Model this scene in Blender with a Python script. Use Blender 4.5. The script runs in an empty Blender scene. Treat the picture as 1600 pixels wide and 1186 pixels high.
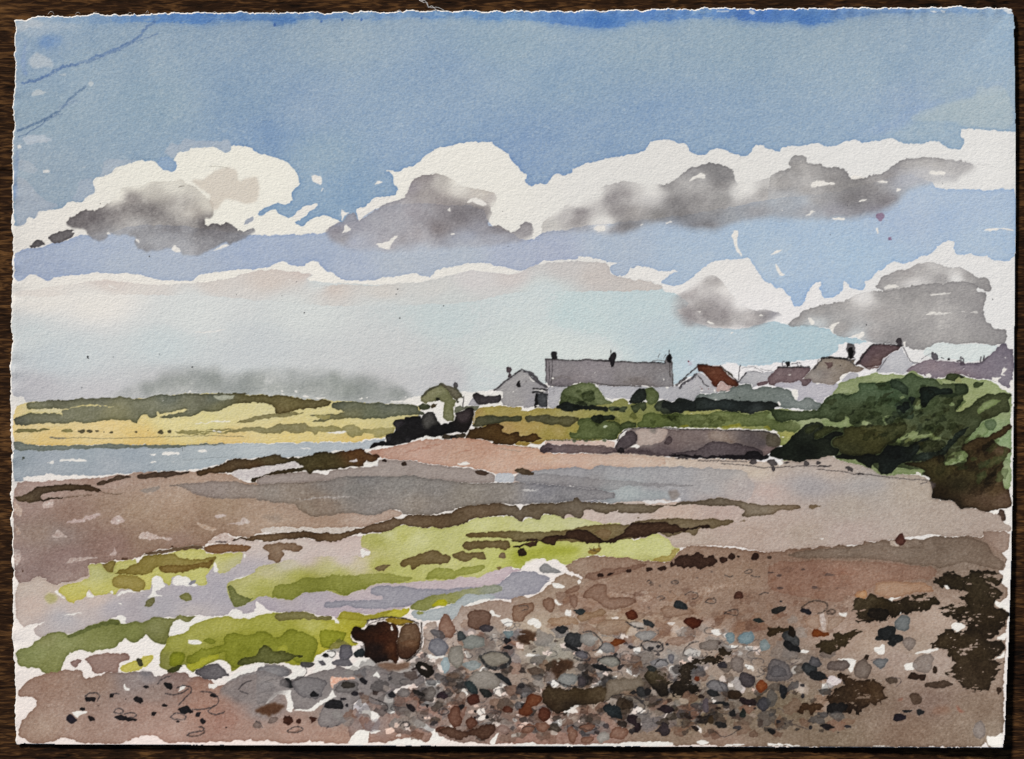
# A watercolour landscape on a sheet of rough deckle-edged paper, lying flat on a dark wooden table.
# The painting is flat in the place itself, so it is built as a flat sheet: every painted shape is a mesh
# lying in the sheet's surface, its pigment held in a colour attribute computed below.
import bpy, math
import numpy as np

K = 0.9                      # canvas samples per photo pixel
W, H = 1600, 1186
PX = 0.000245                # metres per photo pixel on the sheet
CW, CH = int(W * K), int(H * K)
rng = np.random.default_rng(7)

def rgb(h): return np.array([int(h[i:i + 2], 16) / 255 for i in (0, 2, 4)])

def value_noise(w, h, scale, seed, ax=1.0):
    r = np.random.default_rng(seed)
    gx, gy = int(w / (scale * ax)) + 3, int(h / scale) + 3
    g = r.standard_normal((gy, gx)).astype(np.float32)
    xs = np.arange(w) / (scale * ax); ys = np.arange(h) / scale
    xi = xs.astype(int); yi = ys.astype(int)
    fx = xs - xi; fy = ys - yi
    fx = (fx * fx * (3 - 2 * fx)).astype(np.float32); fy = (fy * fy * (3 - 2 * fy)).astype(np.float32)
    rows = g[:, xi] * (1 - fx) + g[:, xi + 1] * fx
    return rows[yi, :] * (1 - fy)[:, None] + rows[yi + 1, :] * fy[:, None]

def fractal(scale, octs, seed, fall=0.6, ax=1.0):
    out = 0; a = 1.0; t = 0
    for o in range(octs):
        out = out + a * value_noise(CW, CH, max(1.0, scale * K / 2 ** o), seed * 31 + o, ax); t += a * a; a *= fall
    return (out / math.sqrt(t)).astype(np.float32)

NX = fractal(15, 5, 1, .84); NY = fractal(15, 5, 2, .84)        # ragged brush edges
GR = fractal(2.6, 2, 3, .8)                                    # granulation of the pigment in the paper's tooth
BL = fractal(70, 5, 4, .62)                                    # blooms and uneven washes
DRY = fractal(9, 4, 5, .8, 2.2)                                # dry-brush skips

def blur(a, r):
    r = int(max(1, round(r)))
    for ax in (0, 1):
        for _ in range(2):
            p = [(0, 0), (0, 0)]; p[ax] = (r + 1, r)
            c = np.cumsum(np.pad(a, p, mode='edge'), axis=ax, dtype=np.float64)
            n = a.shape[ax]
            hi = np.take(c, range(2 * r + 1, 2 * r + 1 + n), axis=ax); lo = np.take(c, range(0, n), axis=ax)
            a = ((hi - lo) / (2 * r + 1)).astype(np.float32)
    return a

def chaikin(p, n=1):
    for _ in range(n):
        q = np.roll(p, -1, 0)
        p = np.stack([.78 * p + .22 * q, .22 * p + .78 * q], 1).reshape(-1, 2)
    return p

def refine(p, step, closed=True):
    q = np.roll(p, -1, 0) if closed else np.vstack([p[1:], p[-1:]])
    out = []
    for a, b in zip(p, q):
        n = max(1, int(np.hypot(*(b - a)) / step))
        t = np.arange(n)[:, None] / n
        out.append(a + (b - a) * t)
    return np.vstack(out)

def jitter(p, amp):
    xi = np.clip(p[:, 0].astype(int), 0, CW - 1); yi = np.clip(p[:, 1].astype(int), 0, CH - 1)
    return p + np.stack([NX[yi, xi], NY[yi, xi]], 1) * amp * K

SS = 3
def raster(p, box):
    x0, y0, x1, y1 = box; w, h = (x1 - x0) * SS, (y1 - y0) * SS
    tog = np.zeros((h, w + 1), np.int32)
    q = (p - (x0, y0)) * SS
    for (ax, ay), (bx, by) in zip(q, np.roll(q, -1, 0)):
        if ay == by: continue
        if ay > by: ax, ay, bx, by = bx, by, ax, ay
        r0, r1 = max(0, math.ceil(ay - .5)), min(h, math.ceil(by - .5))
        if r1 <= r0: continue
        rows = np.arange(r0, r1)
        xs = ax + (rows + .5 - ay) * (bx - ax) / (by - ay)
        np.add.at(tog, (rows, np.clip(np.ceil(xs - .5).astype(int), 0, w)), 1)
    m = (np.cumsum(tog, 1)[:, :w] & 1).astype(np.float32)
    return m.reshape(y1 - y0, SS, x1 - x0, SS).mean((1, 3))

canvas = np.zeros((CH, CW, 3), np.float32)
ids = np.zeros((CH, CW), np.int32)
PAPER = rgb('e9e7e0')

def field(ctrls, box):
    """A smooth colour and strength field through control points [(rgb, alpha, x, y)] in canvas samples."""
    x0, y0, x1, y1 = box
    if len(ctrls) == 1:
        c = ctrls[0]; return np.broadcast_to(c[0], (y1 - y0, x1 - x0, 3)).astype(np.float32), c[1]
    st = 4
    X, Y = np.meshgrid(np.arange(x0, x1 + st, st), np.arange(y0, y1 + st, st))
    wsum = 0; col = 0; al = 0
    for c, a, x, y in ctrls:
        w = 1 / ((X - x) ** 2 + (1.6 * (Y - y)) ** 2 + 30) ** 1.5
        wsum = wsum + w; col = col + w[..., None] * c; al = al + w * a
    col = col / wsum[..., None]; al = al / wsum
    def up(a):
        ys = np.arange(y1 - y0) / st; xs = np.arange(x1 - x0) / st
        yi = ys.astype(int); xi = xs.astype(int)
        fy = (ys - yi).reshape((-1, 1) + (1,) * (a.ndim - 2)); fx = (xs - xi).reshape((1, -1) + (1,) * (a.ndim - 2))
        r = a[:, xi] * (1 - fx) + a[:, xi + 1] * fx
        return r[yi] * (1 - fy) + r[yi + 1] * fy
    return up(col).astype(np.float32), up(al).astype(np.float32)

def paint(m, box, ctrls, o, key):
    x0, y0, x1, y1 = box
    sl = (slice(y0, y1), slice(x0, x1))
    e = 0
    if o['soft'] > 0:
        m = blur(m, o['soft'] * K)
        m = np.clip(m + .10 * BL[sl] * (m > .02) * (m < .98), 0, 1)
    elif o['e'] > 0:
        e = np.clip(m - blur(m, 2 * K), 0, 1) * 1.9 + np.clip(m - blur(m, 6 * K), 0, 1) * .45
    if o['dry'] > 0:
        near = 1 - blur(m, 7 * K)
        m = m * np.clip((DRY[sl] + 1.9 - o['dry'] * (1.0 + 3.2 * near)) * 3, 0, 1)
    for q, ax, d in (('fb', 0, 1), ('ft', 0, -1), ('fr', 1, 1), ('fl', 1, -1)):     # washed-out side
        if o[q] > 0:
            n = int(o[q] * K); s_ = np.roll(m, -d * n, ax)
            if ax == 0: s_[(-n if d > 0 else 0):(None if d > 0 else n)] = 0
            else: s_[:, (-n if d > 0 else 0):(None if d > 0 else n)] = 0
            m = m * np.clip(blur(s_, n * .5) + .12 * BL[sl], 0, 1) ** 1.2
    col, al = field(ctrls, box)
    a = m * al * o['a']
    D = -np.log(np.clip(col / PAPER, .004, .995))
    D = D * np.clip(1 + o['g'] * GR[sl] + o['b'] * BL[sl] + o['e'] * e, .05, 3)[..., None]
    if o['m'] == 'g':
        canvas[sl] *= np.exp(-D * a[..., None])
    else:
        canvas[sl] = canvas[sl] * (1 - a[..., None]) + PAPER * np.exp(-D) * a[..., None]
    if key is not None:
        v = ids[sl]; v[a > o['t']] = key

DEF = dict(a=1.0, r=1.15, soft=0, e=.22, g=.075, b=.085, dry=0, m='c', t=.45, h=0, fb=0, ft=0, fr=0, fl=0, k=0)
TILES = {'S': (0, 0, 1.0)}
for i in range(4):
    TILES['Z%d' % i] = ((0, 400, 800, 1180)[i], 0, 3.8095)
    TILES['A%d' % i] = (400 * i, 200, 3.9525)
    TILES['B%d' % i] = ((0, 300, 900, 1200)[i], (480, 480, 440, 440)[i], 3.9525)
    TILES['D%d' % i] = (400 * i, 680, 3.9525)
    TILES['E%d' % i] = (400 * i, 886, 3.9525)
    TILES['C%d' % i] = ((560, 720, 920, 1120)[i], 530, 6.5875)
TILES['C4'] = (1340, 500, 6.081)
TILES['F'] = (0, 0, 1.0)

def conv(tile, x, y):
    a, b, s = TILES[tile]; return ((a + float(x) / s) * K, (b + float(y) / s) * K)

def points(txt, tile):
    out = []
    for tok in txt.split():
        if tok[0] == '@': tile = tok[1:]
        else:
            x, y = tok.split(','); out.append(conv(tile, x, y))
    return np.array(out), tile

def clipbox(p, pad):
    x0, y0 = np.floor(p.min(0) - pad).astype(int); x1, y1 = np.ceil(p.max(0) + pad).astype(int)
    return max(0, x0), max(0, y0), min(CW, x1), min(CH, y1)

PARTS = {}; KEYS = []
def declare(key, name, parent, label):
    PARTS[key] = dict(name=name, parent=parent, label=label, id=len(KEYS)); KEYS.append(key)
declare('paper', 'paper_sheet', None, '')

def kid(key, shape='stone'):
    if key == '-': return None
    if key[-1] == '*':                                   # a fresh repeat of this kind
        base = key[:-1]; n = base + '#%d' % len(KEYS)
        declare(n, PARTS[base]['name'], PARTS[base]['parent'], ''); return PARTS[n]['id']
    return PARTS[key]['id']

def run(text):
    tile = 'S'
    for ln in text.strip().split('\n'):
        ln = ln.strip()
        if not ln or ln[0] == '#': continue
        op, rest = ln[0], ln[1:].strip()
        if op == 'T': tile = rest; continue
        if op == 'P':
            declare(*[s.strip() for s in rest.split('|')]); continue
        head, pts = rest.split('|')
        tok = head.split(); key = tok[0]; o = dict(DEF); ctrls = []; ct = tile; vals = []
        for t in tok[1:]:
            if t[0] == '@': ct = t[1:]
            elif '=' in t:
                k, v = t.split('='); o[k] = v if k == 'm' else float(v)
            else:
                a = 1.0; xy = (0, 0)
                if '@' in t:
                    t, q = t.split('@'); xy = conv(ct, *q.split(','))
                if ':' in t: t, a = t.split(':'); a = float(a)
                if len(t) == 6: ctrls.append((rgb(t), a, xy[0], xy[1]))
                else: raise ValueError(ln)
        if o['k'] > 0:                                    # keep this wash closer to one even blue
            ctrls = [(c + (rgb('8aa8c3') - c) * o['k'], a_, x_, y_) for c, a_, x_, y_ in ctrls]
        if op == 'W' or op == 'H':
            p, _ = points(pts, ct)
            if op == 'H':
                ctrls = [(rgb('ebe9e2') if not ctrls else ctrls[0][0], 1.0, 0, 0)]; o['e'] = 0; o['g'] = .3; o['b'] = 0
            if not o['h']: p = chaikin(p, 1)
            p = jitter(refine(p, 2.0), o['r'])
            box = clipbox(p, 4 + o['soft'] * 3)
            if box[2] <= box[0] or box[3] <= box[1]: continue
            paint(raster(p, box), box, ctrls, o, kid(key))
        elif op == 'L':                                   # a pencil or pen line: w=width in px
            for seg in pts.split('/'):
                if seg.split()[0][0] == '@': ct = seg.split()[0][1:]
                p, _ = points(seg, ct)
                if len(p) > 2 and not o['h']:
                    for _i in range(2):
                        p = np.vstack([p[:1], np.stack([.75 * p[:-1] + .25 * p[1:], .25 * p[:-1] + .75 * p[1:]], 1).reshape(-1, 2), p[-1:]])
                p = jitter(refine(p, 1.5, False), o['r'] * .5)
                wd = o.get('w', 1.2) * K
                box = clipbox(p, wd + 2)
                if box[2] <= box[0] or box[3] <= box[1]: continue
                Y, X = np.mgrid[box[1]:box[3], box[0]:box[2]].astype(np.float32)
                m = np.zeros(X.shape, np.float32)
                for i, (a, b) in enumerate(zip(p[:-1], p[1:])):
                    lo = np.floor(np.minimum(a, b) - wd - 1).astype(int) - (box[0], box[1]); hi = np.ceil(np.maximum(a, b) + wd + 2).astype(int) - (box[0], box[1])
                    lo = np.maximum(lo, 0)
                    s2 = (slice(lo[1], hi[1]), slice(lo[0], hi[0])); xs, ys = X[s2], Y[s2]
                    if xs.size == 0: continue
                    d = b - a; L = max(d @ d, 1e-6)
                    t = np.clip(((xs - a[0]) * d[0] + (ys - a[1]) * d[1]) / L, 0, 1)
                    dist = np.hypot(xs - a[0] - t * d[0], ys - a[1] - t * d[1])
                    loc = wd * (.5 + .16 * math.sin(i * .37 + a[0]))
                    m[s2] = np.maximum(m[s2], np.clip(loc - dist + .5, 0, 1))
                sl = (slice(box[1], box[3]), slice(box[0], box[2]))
                m = m * np.clip(.92 + .22 * GR[sl], 0, 1)
                paint(m, box, ctrls, dict(o, e=0), kid(key))
        elif op in 'OD':                                  # O: stones  x,y,rx,ry,rot   D: dots x,y,r
            for i, tok in enumerate(pts.split()):
                if tok[0] == '@': ct = tok[1:]; continue
                v = [float(s) for s in tok.split(',')]
                c = np.array(conv(ct, v[0], v[1])); s = TILES[ct][2]
                rx = v[2] / s * K; ry = (v[3] / s * K if len(v) > 3 else rx); rot = math.radians(v[4]) if len(v) > 4 else 0
                r = np.random.default_rng(int(c[0] * 13 + c[1] * 7))
                nv = int(r.integers(6, 10)) if op == 'O' and rx > 5 else 10
                th = np.sort((np.arange(nv) + r.uniform(-.38, .38, nv)) / nv * 2 * math.pi)
                q = r.uniform(.76, 1.2, nv)
                p = np.stack([np.cos(th) * rx * q, np.sin(th) * ry * q], 1)
                p = p @ np.array([[math.cos(rot), math.sin(rot)], [-math.sin(rot), math.cos(rot)]]) + c
                p = jitter(refine(chaikin(p, 1), 2.0), o['r'] * min(1, rx / 6))
                box = clipbox(p, 4 + o['soft'] * 3)
                if box[2] <= box[0] or box[3] <= box[1]: continue
                paint(raster(p, box), box, [ctrls[(i * 7) % len(ctrls)]] if len(ctrls) > 1 else ctrls, o, kid(key))
        else: raise ValueError(ln)
canvas[:] = field([(rgb(c), 1, x * K, y * K) for c, x, y in (
    ('ecebdf', 330, 260), ('e9e8df', 700, 280), ('e2e2dd', 1000, 280), ('e2e3e0', 1450, 240), ('e2e3e1', 1500, 500), ('ebe8e0', 60, 420),
    ('ece9e4', 700, 640), ('e9e8e8', 1250, 590), ('ebe3dd', 500, 1060), ('ecdfda', 300, 1150), ('ece0da', 1000, 1160), ('e4dfdc', 1560, 1150),
    ('e6e3de', 1570, 850), ('ece8e2', 300, 1000))], (0, 0, CW, CH))[0]
canvas *= (1 + .006 * GR + .004 * BL)[..., None]
SKY = '''
P sky|painted_sky|-|blue watercolour sky wash above white clouds
P band|painted_sky_band|-|paler lilac blue band of sky beneath the grey clouds
P haze|painted_horizon_haze|-|pale washed sky fading to grey above the hills
P c1|painted_cloud|-|cream cloud with charcoal underside at the left of the painting
P c1s|cloud_shadow|c1|charcoal underside of the left cloud
P c2|painted_cloud|-|rounded white cloud with grey base in the middle of the sky
P c2s|cloud_shadow|c2|grey base of the middle cloud
P c3|painted_cloud|-|long white cloud bank with soft grey patches running to the right
P c3s|cloud_shadow|c3|soft grey patches of the long cloud bank
P c4|painted_cloud|-|low white cloud above the village roofs
P c4s|cloud_shadow|c4|grey body of the low cloud above the village
P c5|painted_cloud|-|thin pinkish streak of cloud low in the sky
# upper sky
W sky k=.5 @Z0 93b0d0@300,45 8ba6c6@250,300 9db2c4@60,40 95aec5@500,400 97b1c6@900,600 99b0c2@230,700 a1b2c5@60,900 9eafc0@200,1080 @S 8aa8ca@380,150 9db4c9@520,60 93add0@480,170 82a3cf@420,215 8fadc9@500,240 86a8ce@520,300 8fabce@700,130 87a6d0@700,205 8ba9d2@640,230 9cb5c9@800,60 8fadcc@880,120 7f9fd0@830,240 86a5d0@900,220 9bb4c9@1000,70 88a8d2@1040,190 90aed2@1150,210 9fb8cb@1150,60 a3bacc@1280,60 9db7cf@1350,110 95afd4@1420,160 a8bccb@1500,165 a5bccf@1450,200 a2bbd4@1500,60 a0bcd8@1570,50 9bb6d6@1350,190 a0bad2@1480,215 b=.05 g=.10 e=.4 | @S 5,5 60,5 200,5 400,5 700,5 1000,5 1300,3 1605,-5 1605,200 @Z3 1560,790 1345,772 1220,770 1225,800 1243,850 1225,890 1190,888 1130,870 1090,842 1060,838 1000,850 940,862 860,850 810,822 760,830 700,845 650,848 560,826 460,878 380,855 300,868 215,868 165,875 140,908 45,868 @A2 1581,125 1545,104 1490,115 1465,160 1430,182 1340,150 1270,122 1225,135 1200,165 1150,160 1100,148 1075,97 1030,98 960,70 890,72 850,90 828,115 830,145 740,168 600,182 500,215 380,248 370,275 320,297 300,285 270,282 240,310 225,350 160,340 105,365 80,325 100,300 60,265 15,220 0,195 @A1 1575,190 1550,155 1500,125 1462,100 1465,88 1320,85 1240,92 1180,122 1130,120 1060,160 1020,205 960,238 940,240 880,275 860,278 830,262 800,256 830,275 845,300 850,340 875,360 872,400 860,418 800,422 740,430 690,465 680,490 650,495 617,500 630,560 635,575 560,600 530,590 520,575 500,570 450,550 400,540 350,555 305,590 290,608 270,605 230,580 240,570 310,545 330,520 385,475 385,462 340,480 290,490 240,525 215,550 190,555 150,535 125,510 100,500 65,515 45,545 30,545 10,530 40,500 80,480 120,460 180,472 205,468 232,440 218,420 222,390 240,372 278,352 262,335 260,300 247,270 222,240 190,210 130,182 60,162 0,150 @A0 1550,125 1500,112 1420,112 1418,140 1400,152 1370,140 1330,118 1190,120 1145,158 1105,152 1075,192 1090,215 1092,250 1075,270 1060,265 1010,258 975,235 970,207 850,202 760,228 720,240 680,290 610,300 572,325 585,370 583,408 560,408 530,430 510,468 490,465 430,452 370,500 320,498 240,515 222,530 220,560 170,560 160,600 70,600
# paler lobes round the first cloud, upper left scuffs
W - a9b8ca e=.05 a=.75 | @A0 1035,120 1060,100 1115,100 1125,75 1160,65 1195,70 1250,80 1290,75 1350,85 1410,70 1418,100 1420,140 1400,152 1370,140 1330,118 1190,120 1145,158 1105,152 1080,190 1020,160
W - a9b8ca e=.05 a=.7 | @A0 640,200 700,192 800,195 850,202 760,228 720,240 680,290 610,300 640,260
W - 8fadcf e=.3 a=.8 | @A0 975,210 1000,180 1060,180 1092,215 1092,250 1075,272 1010,258 978,238
W - b3bccb e=.1 a=.55 | @A0 105,300 160,320 200,370 260,430 370,480 320,498 240,515 222,560 170,560 160,600 95,600
W - a9b8cc e=.1 a=.6 | @A0 480,340 520,315 575,310 585,370 583,408 540,420 505,465 440,450 470,400
W - b4bfcd e=.05 a=.5 | @A0 110,200 200,210 240,260 200,280 120,260
W - b0c0d0 e=.05 a=.45 soft=2 | @Z0 130,140 300,120 420,140 500,170 300,190 200,230 150,210
W - 6f97cc a=.55 soft=3 | @Z0 230,220 380,210 370,260 290,290 240,290
W - c4ccd2 a=.6 soft=1 | @Z0 170,350 210,310 240,330 300,350 330,400 260,400 200,410 180,390
W - c6cdd3 a=.5 soft=1 | @Z0 110,130 180,110 240,120 270,160 180,170 130,200 100,170
W - c3cedc a=.6 e=0 | @A0 130,60 240,30 330,70 300,88 180,110
H c1 a=.8 | @A0 265,255 285,262 315,265 300,278 275,280
H - a=.9 | @A0 105,115 120,105 138,122 120,135
H - a=.45 | @Z0 185,550 230,530 270,555 300,548 250,570 190,572
H - a=.45 | @Z0 525,490 540,480 565,492 548,520 530,505
H - a=.4 | @A0 500,245 540,232 520,250
H - a=.35 | @Z0 340,445 400,440 390,455
# strong blue along the deckled top edge
W - 5b8fd0:.2@80,30 4c84cf@300,25 5588c8@440,28 6a97cc@600,27 5c8fcb@760,24 4a80cc@900,22 5488cf@1090,20 4279cb@1180,22 4f84cc@1260,28 5a88c8:.8@1350,18 6b97cf:.8@1500,16 7ba3d3:.5@1575,15 r=1.5 soft=0 e=.1 dry=.6 a=.55 | @S 40,24 200,20 400,14 700,12 1000,10 1300,8 1586,10 1586,22 1500,22 1420,20 1340,26 1300,36 1260,40 1180,34 1080,28 1000,38 940,46 900,40 820,33 700,28 640,30 560,30 480,30 440,38 400,32 300,38 250,36 180,36 130,40 100,36
W - 5b8fd0:.2@80,30 4c84cf@300,25 5588c8@440,28 6a97cc@600,27 5c8fcb@760,24 4a80cc@900,22 5488cf@1090,20 4279cb@1180,22 4f84cc@1260,28 5a88c8:.8@1350,18 6b97cf:.8@1500,16 7ba3d3:.5@1575,15 r=3 soft=6 a=.55 | @S 40,24 200,20 400,14 700,12 1000,10 1300,8 1586,10 1586,22 1500,22 1420,20 1340,26 1300,36 1260,40 1180,34 1080,28 1000,38 940,46 900,40 820,33 700,28 640,30 560,30 480,30 440,38 400,32 300,38 250,36 180,36 130,40 100,36
W - 4a80c6:.8 soft=1 a=.7 | @Z1 100,110 180,100 240,105 245,150 190,130 130,160 100,140
W - 3f78c9 soft=4 a=.4 | @Z3 200,80 420,85 440,140 350,160 260,140
W - 3f7cc6 soft=4 a=.4 | @Z2 440,90 600,95 640,140 520,165 430,130
D - 3a6dbb soft=0 a=.6 | @Z1 390,128,9 515,118,8 628,118,9 985,108,7 112,150,9
H - a=.8 | @Z3 1030,66 1085,66 1080,74 1040,74
H - a=.6 | @Z3 1098,66 1128,66 1120,80
H - a=.5 | @Z2 1210,70 1290,66 1300,74 1230,80
H - a=.6 | @Z2 1405,62 1440,60 1455,78 1420,80
# soft vertical drips of blue on the right
W - 8eabd4:.9 soft=6 a=.6 | @S 1330,215 1390,190 1440,165 1520,140 1570,130 1575,138 1500,152 1430,180 1400,205
W - b2c2c6:.75 soft=1 a=.55 | @Z3 980,660 1200,600 1310,570 1330,510 1380,530 1460,500 1500,560 1530,600 1530,770 1345,760 1225,760 1200,720 900,720
# folded creases top left: blue brush strokes
L - 4a70ae w=3.2 a=.6 r=2.5 | @Z0 130,495 250,460 330,410 450,385 560,345 640,315 700,285 800,235 870,170 925,130
L - 5678ac w=2 a=.6 r=2.5 | @Z0 160,490 280,455 380,400 480,378 560,360 650,325 760,262 860,225 940,205
L - 486a98 w=3 a=.65 r=2.5 | @Z0 105,775 170,755 250,720 320,680 365,650 420,590 470,540 508,518
L - 46679a w=1.6 a=.6 r=2.5 | @Z0 115,810 170,795 210,760 300,705 370,675
L - 7b96bd w=5 a=.35 r=2.5 | @Z0 360,640 400,620 450,600
L - 6f90c8 w=5 a=.5 r=2.5 soft=1 | @Z0 104,900 95,1000 90,1170
L - 7897ce w=5 a=.45 r=2.5 soft=1 | @Z0 150,240 140,330 150,440
# lower lilac blue band
W band @S a3b4d0@60,420 a8b9d3@130,390 abbbd1@200,420 a9b9d0@300,425 a2b5d2@400,390 9fb2cf@480,410 a7b7d0@560,420 aebcce@620,410 afbdcf@720,400 a8b6cf@800,400 a9b6cf@860,400 abbdd3@960,390 a8bfd8@1080,390 a4bed9@1180,390 a5bfdb@1250,420 9fbbdb@1260,460 a4c0dc@1340,400 abc0da@1420,340 a6bedb@1500,330 a3bedc@1560,380 a9c1db@1540,390 b=.045 e=.35 | @A0 90,780 130,755 190,740 250,740 290,725 330,705 410,700 480,665 530,660 600,670 800,600 1100,600 1400,640 1500,660 @A1 0,664 185,660 420,655 480,600 545,575 635,570 700,500 900,460 1400,480 1440,600 1581,650 @A2 60,690 130,690 180,650 230,640 500,600 900,560 1300,500 1581,440 @A3 100,430 400,400 700,330 850,280 1000,330 1050,378 1180,378 1300,382 1400,385 1440,370 1475,382 1530,378 1530,790 1510,800 1490,822 1390,818 1360,788 1310,795 1265,785 1250,770 1200,790 1160,780 1142,740 1150,692 1095,700 1060,715 1020,775 940,795 870,835 800,830 740,840 705,875 660,900 635,940 600,940 595,985 575,1000 520,990 490,960 458,938 465,970 465,1000 440,1020 410,1045 350,1060 335,1040 330,1005 312,985 330,960 325,938 280,965 250,1000 228,1050 215,1088 185,1105 155,1095 145,1060 110,1020 95,990 50,1000 20,960 @A2 1581,965 1550,940 1535,905 1490,850 1460,800 1430,812 1390,815 1320,805 1230,825 1160,890 1100,935 1060,955 1020,975 960,968 915,955 925,940 985,900 1035,885 900,882 850,858 740,860 705,905 630,922 600,860 680,825 650,835 600,830 570,820 500,800 405,790 405,815 330,812 275,815 240,825 190,818 145,848 60,885 30,870 0,868 @A1 1500,850 1400,828 1300,845 1180,855 1100,885 1090,917 1020,912 1000,897 950,900 860,918 750,938 680,935 620,945 570,942 500,915 440,885 400,850 385,822 345,820 310,835 290,858 230,852 180,828 120,832 80,858 0,868 @A0 1480,878 1370,885 1290,902 1235,900 1210,920 1190,942 1100,940 1000,938 920,918 820,900 680,898 590,892 480,908 380,912 340,925 295,957 260,935 235,915 180,903 150,935 90,947
# pale horizon wash and pink streak
W haze @S e2e1dc:.3@150,470 e4e2dc:.2@60,460 ccd7da:.9@50,520 c3cfd6@80,560 d5dcdb@300,490 d2dad9@480,490 c8d4d8@250,540 cad4d8@120,550 c0c1c6@60,605 c7c8cb@150,620 c3c6c8@250,600 c6ced2@400,540 cbd0d1@500,570 c6c8c9@600,600 cbd0d1@620,550 c3d2d6@700,500 c8d8da@820,480 bed3d9@900,490 bbd0d8@1000,480 b9ccd6@1030,520 cfdcda@850,540 ccdbd9@780,560 d0dcda@920,560 c3c5c8@700,590 c9d4d6@760,590 b4cbd6@1060,545 b0c6d6@1120,540 a9c5d4@1230,540 a9c5d3@1300,545 b9cedc@1100,565 b2ccd9@1380,510 e=.2 b=.04 a=.97 | @A0 75,1010 240,998 380,972 480,957 620,937 700,937 830,957 940,967 1100,960 1350,947 1460,912 1560,887 @A1 0,877 140,877 240,887 360,905 310,935 400,955 570,960 700,968 800,968 1090,940 1280,890 1400,885 1500,898 @A2 0,905 60,885 130,850 200,835 400,822 560,828 600,850 620,920 850,940 880,965 930,975 935,1005 1000,1020 1040,1035 1100,1100 @B2 600,180 800,280 1000,300 1230,235 1300,270 @B3 240,265 380,300 420,330 500,345 630,370 540,385 500,375 440,385 420,400 @C3 1250,50 1250,110 1165,165 1000,215 880,215 750,235 600,240 420,270 250,280 170,235 0,260 @C2 1500,240 1370,265 1250,262 1220,290 1200,340 1000,390 865,480 700,420 0,450 @C1 600,460 100,560 0,560 @C0 1240,545 1180,545 1060,530 900,560 645,600 500,605 330,640 280,660 0,655 @B1 800,640 0,640 @B0 900,620 170,595 155,560 130,545 90,550 60,500
W c5 a=.75 @S e0d8d1:.6@60,455 d6cac4:.9@170,440 dad0c8:.7@250,450 d7cac1:.8@330,445 d6c8bf@420,435 d5c5bd@470,428 ddd8cf:.0@500,440 d4c6bd@520,450 d9cec3:.8@600,455 d9d0c6:.7@680,450 ddd0cc:.8@740,435 d8c8c2:.9@800,432 cdc4bf@880,420 cfc1b9@930,430 d1c4bb@1000,440 d6d3cb:.5@700,470 d6d8d3:.1@300,470 d6d8d3:.05@150,470 dcd9d0:.1@450,480 d4dcd8:.0@600,485 d0dcd8:0@850,458 e=.3 b=.06 | @A0 75,1010 240,998 380,972 480,957 620,937 700,937 830,957 940,967 1100,960 1350,947 1460,912 1560,887 @A1 0,877 140,877 240,887 360,905 300,935 420,975 570,965 700,975 800,968 1090,940 1280,890 1400,885 1500,898 @A2 0,905 60,885 130,850 200,835 400,822 560,828 600,850 620,920 850,940 880,965 930,975 935,1000 800,1003 600,1010 300,1010 0,1015 @A1 1300,1080 800,1100 400,1100 0,1060 @A0 1200,1030 600,1030 100,1050
# white of clouds (bare paper) as identified shapes
H - a=.9 | @A0 660,965 700,975 730,990 690,985
# cloud 1
W c1s a=.93 fb=3 @S 6f6a6c@145,340 7a7576@130,345 8d8a8b@150,355 7b7677@180,335 6f6a6b@200,325 6e696a@225,330 8b8584:.9@205,308 a39d96:.55@235,298 b7b1a8:.25@270,290 a59e98:.85@300,330 bcb5ac:.45@325,320 948f8c:.9@280,320 6f6b6c@250,345 6e6a6b@270,355 7a7676@300,355 807c7d@345,355 8f8d8f@340,362 9b9b9d@180,365 9fa0a3@240,375 a5a5a8@300,395 9c9c9f@320,380 8c8b8d@220,350 d8d3c6:.0@215,285 d8d3c6:.0@180,305 e0d8cc:0@340,300 9a9a9d@360,372 9a9ea6:.9@395,375 9d9ea2@250,385 9fa0a4@160,368 7a7677@320,350 9b9c9f@290,398 e=.55 g=.09 b=.22 r=1.8 | @A0 408,600 415,580 440,550 480,515 540,507 590,517 640,480 690,452 720,430 760,380 850,340 1000,330 1150,330 1230,370 1290,440 1320,480 1325,550 1310,572 1265,558 1262,603 1320,595 1400,583 1440,597 1465,638 1520,635 1581,625 1581,655 1540,670 1500,690 1430,715 1380,718 1310,755 1250,790 1190,805 1150,790 1110,768 1060,750 1000,770 920,775 850,745 830,710 850,690 740,670 690,658 665,640 655,700 600,700 560,680 530,655 515,635 490,632 440,615
W c1s c0b7ae:.6@1200,330 c9c2b2:.7@1400,290 cdbfb6:.55@1450,330 d5c8be:.5@1400,400 d8cabf:.55@1550,420 dccdc2:.4@1350,450 b9b1a4:.6@1440,260 e=.15 t=.9 soft=1.2 | @A0 1180,320 1260,330 1300,280 1400,240 1450,260 1475,330 1530,300 1600,300 1600,440 1540,470 1440,440 1370,440 1340,520 1290,470 1300,400 1220,360
W c1s 6e6a6b@350,640 8f8c8c@420,680 7d797a@300,690 e=.5 | @A0 290,680 330,660 380,640 430,622 470,630 465,660 430,685 380,705 330,708 305,695
W c1s 6f6b6c e=.4 | @A0 185,728 230,692 265,694 285,722 255,725 225,742 190,738
H - | @A0 440,640 470,625 500,640 530,640 530,660 480,662
H - | @A0 655,655 668,636 690,658
H - | @A0 832,692 865,688 868,714
H - | @A0 1052,752 1085,715 1092,735 1110,745 1118,768 1085,765
H - | @A0 1308,762 1350,735 1400,718 1425,722 1380,740
H - | @A0 1560,660 1581,650 1581,668
W - a9b2c0 | @A0 1505,590 1520,565 1560,545 1570,560 1545,580 1515,595
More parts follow.
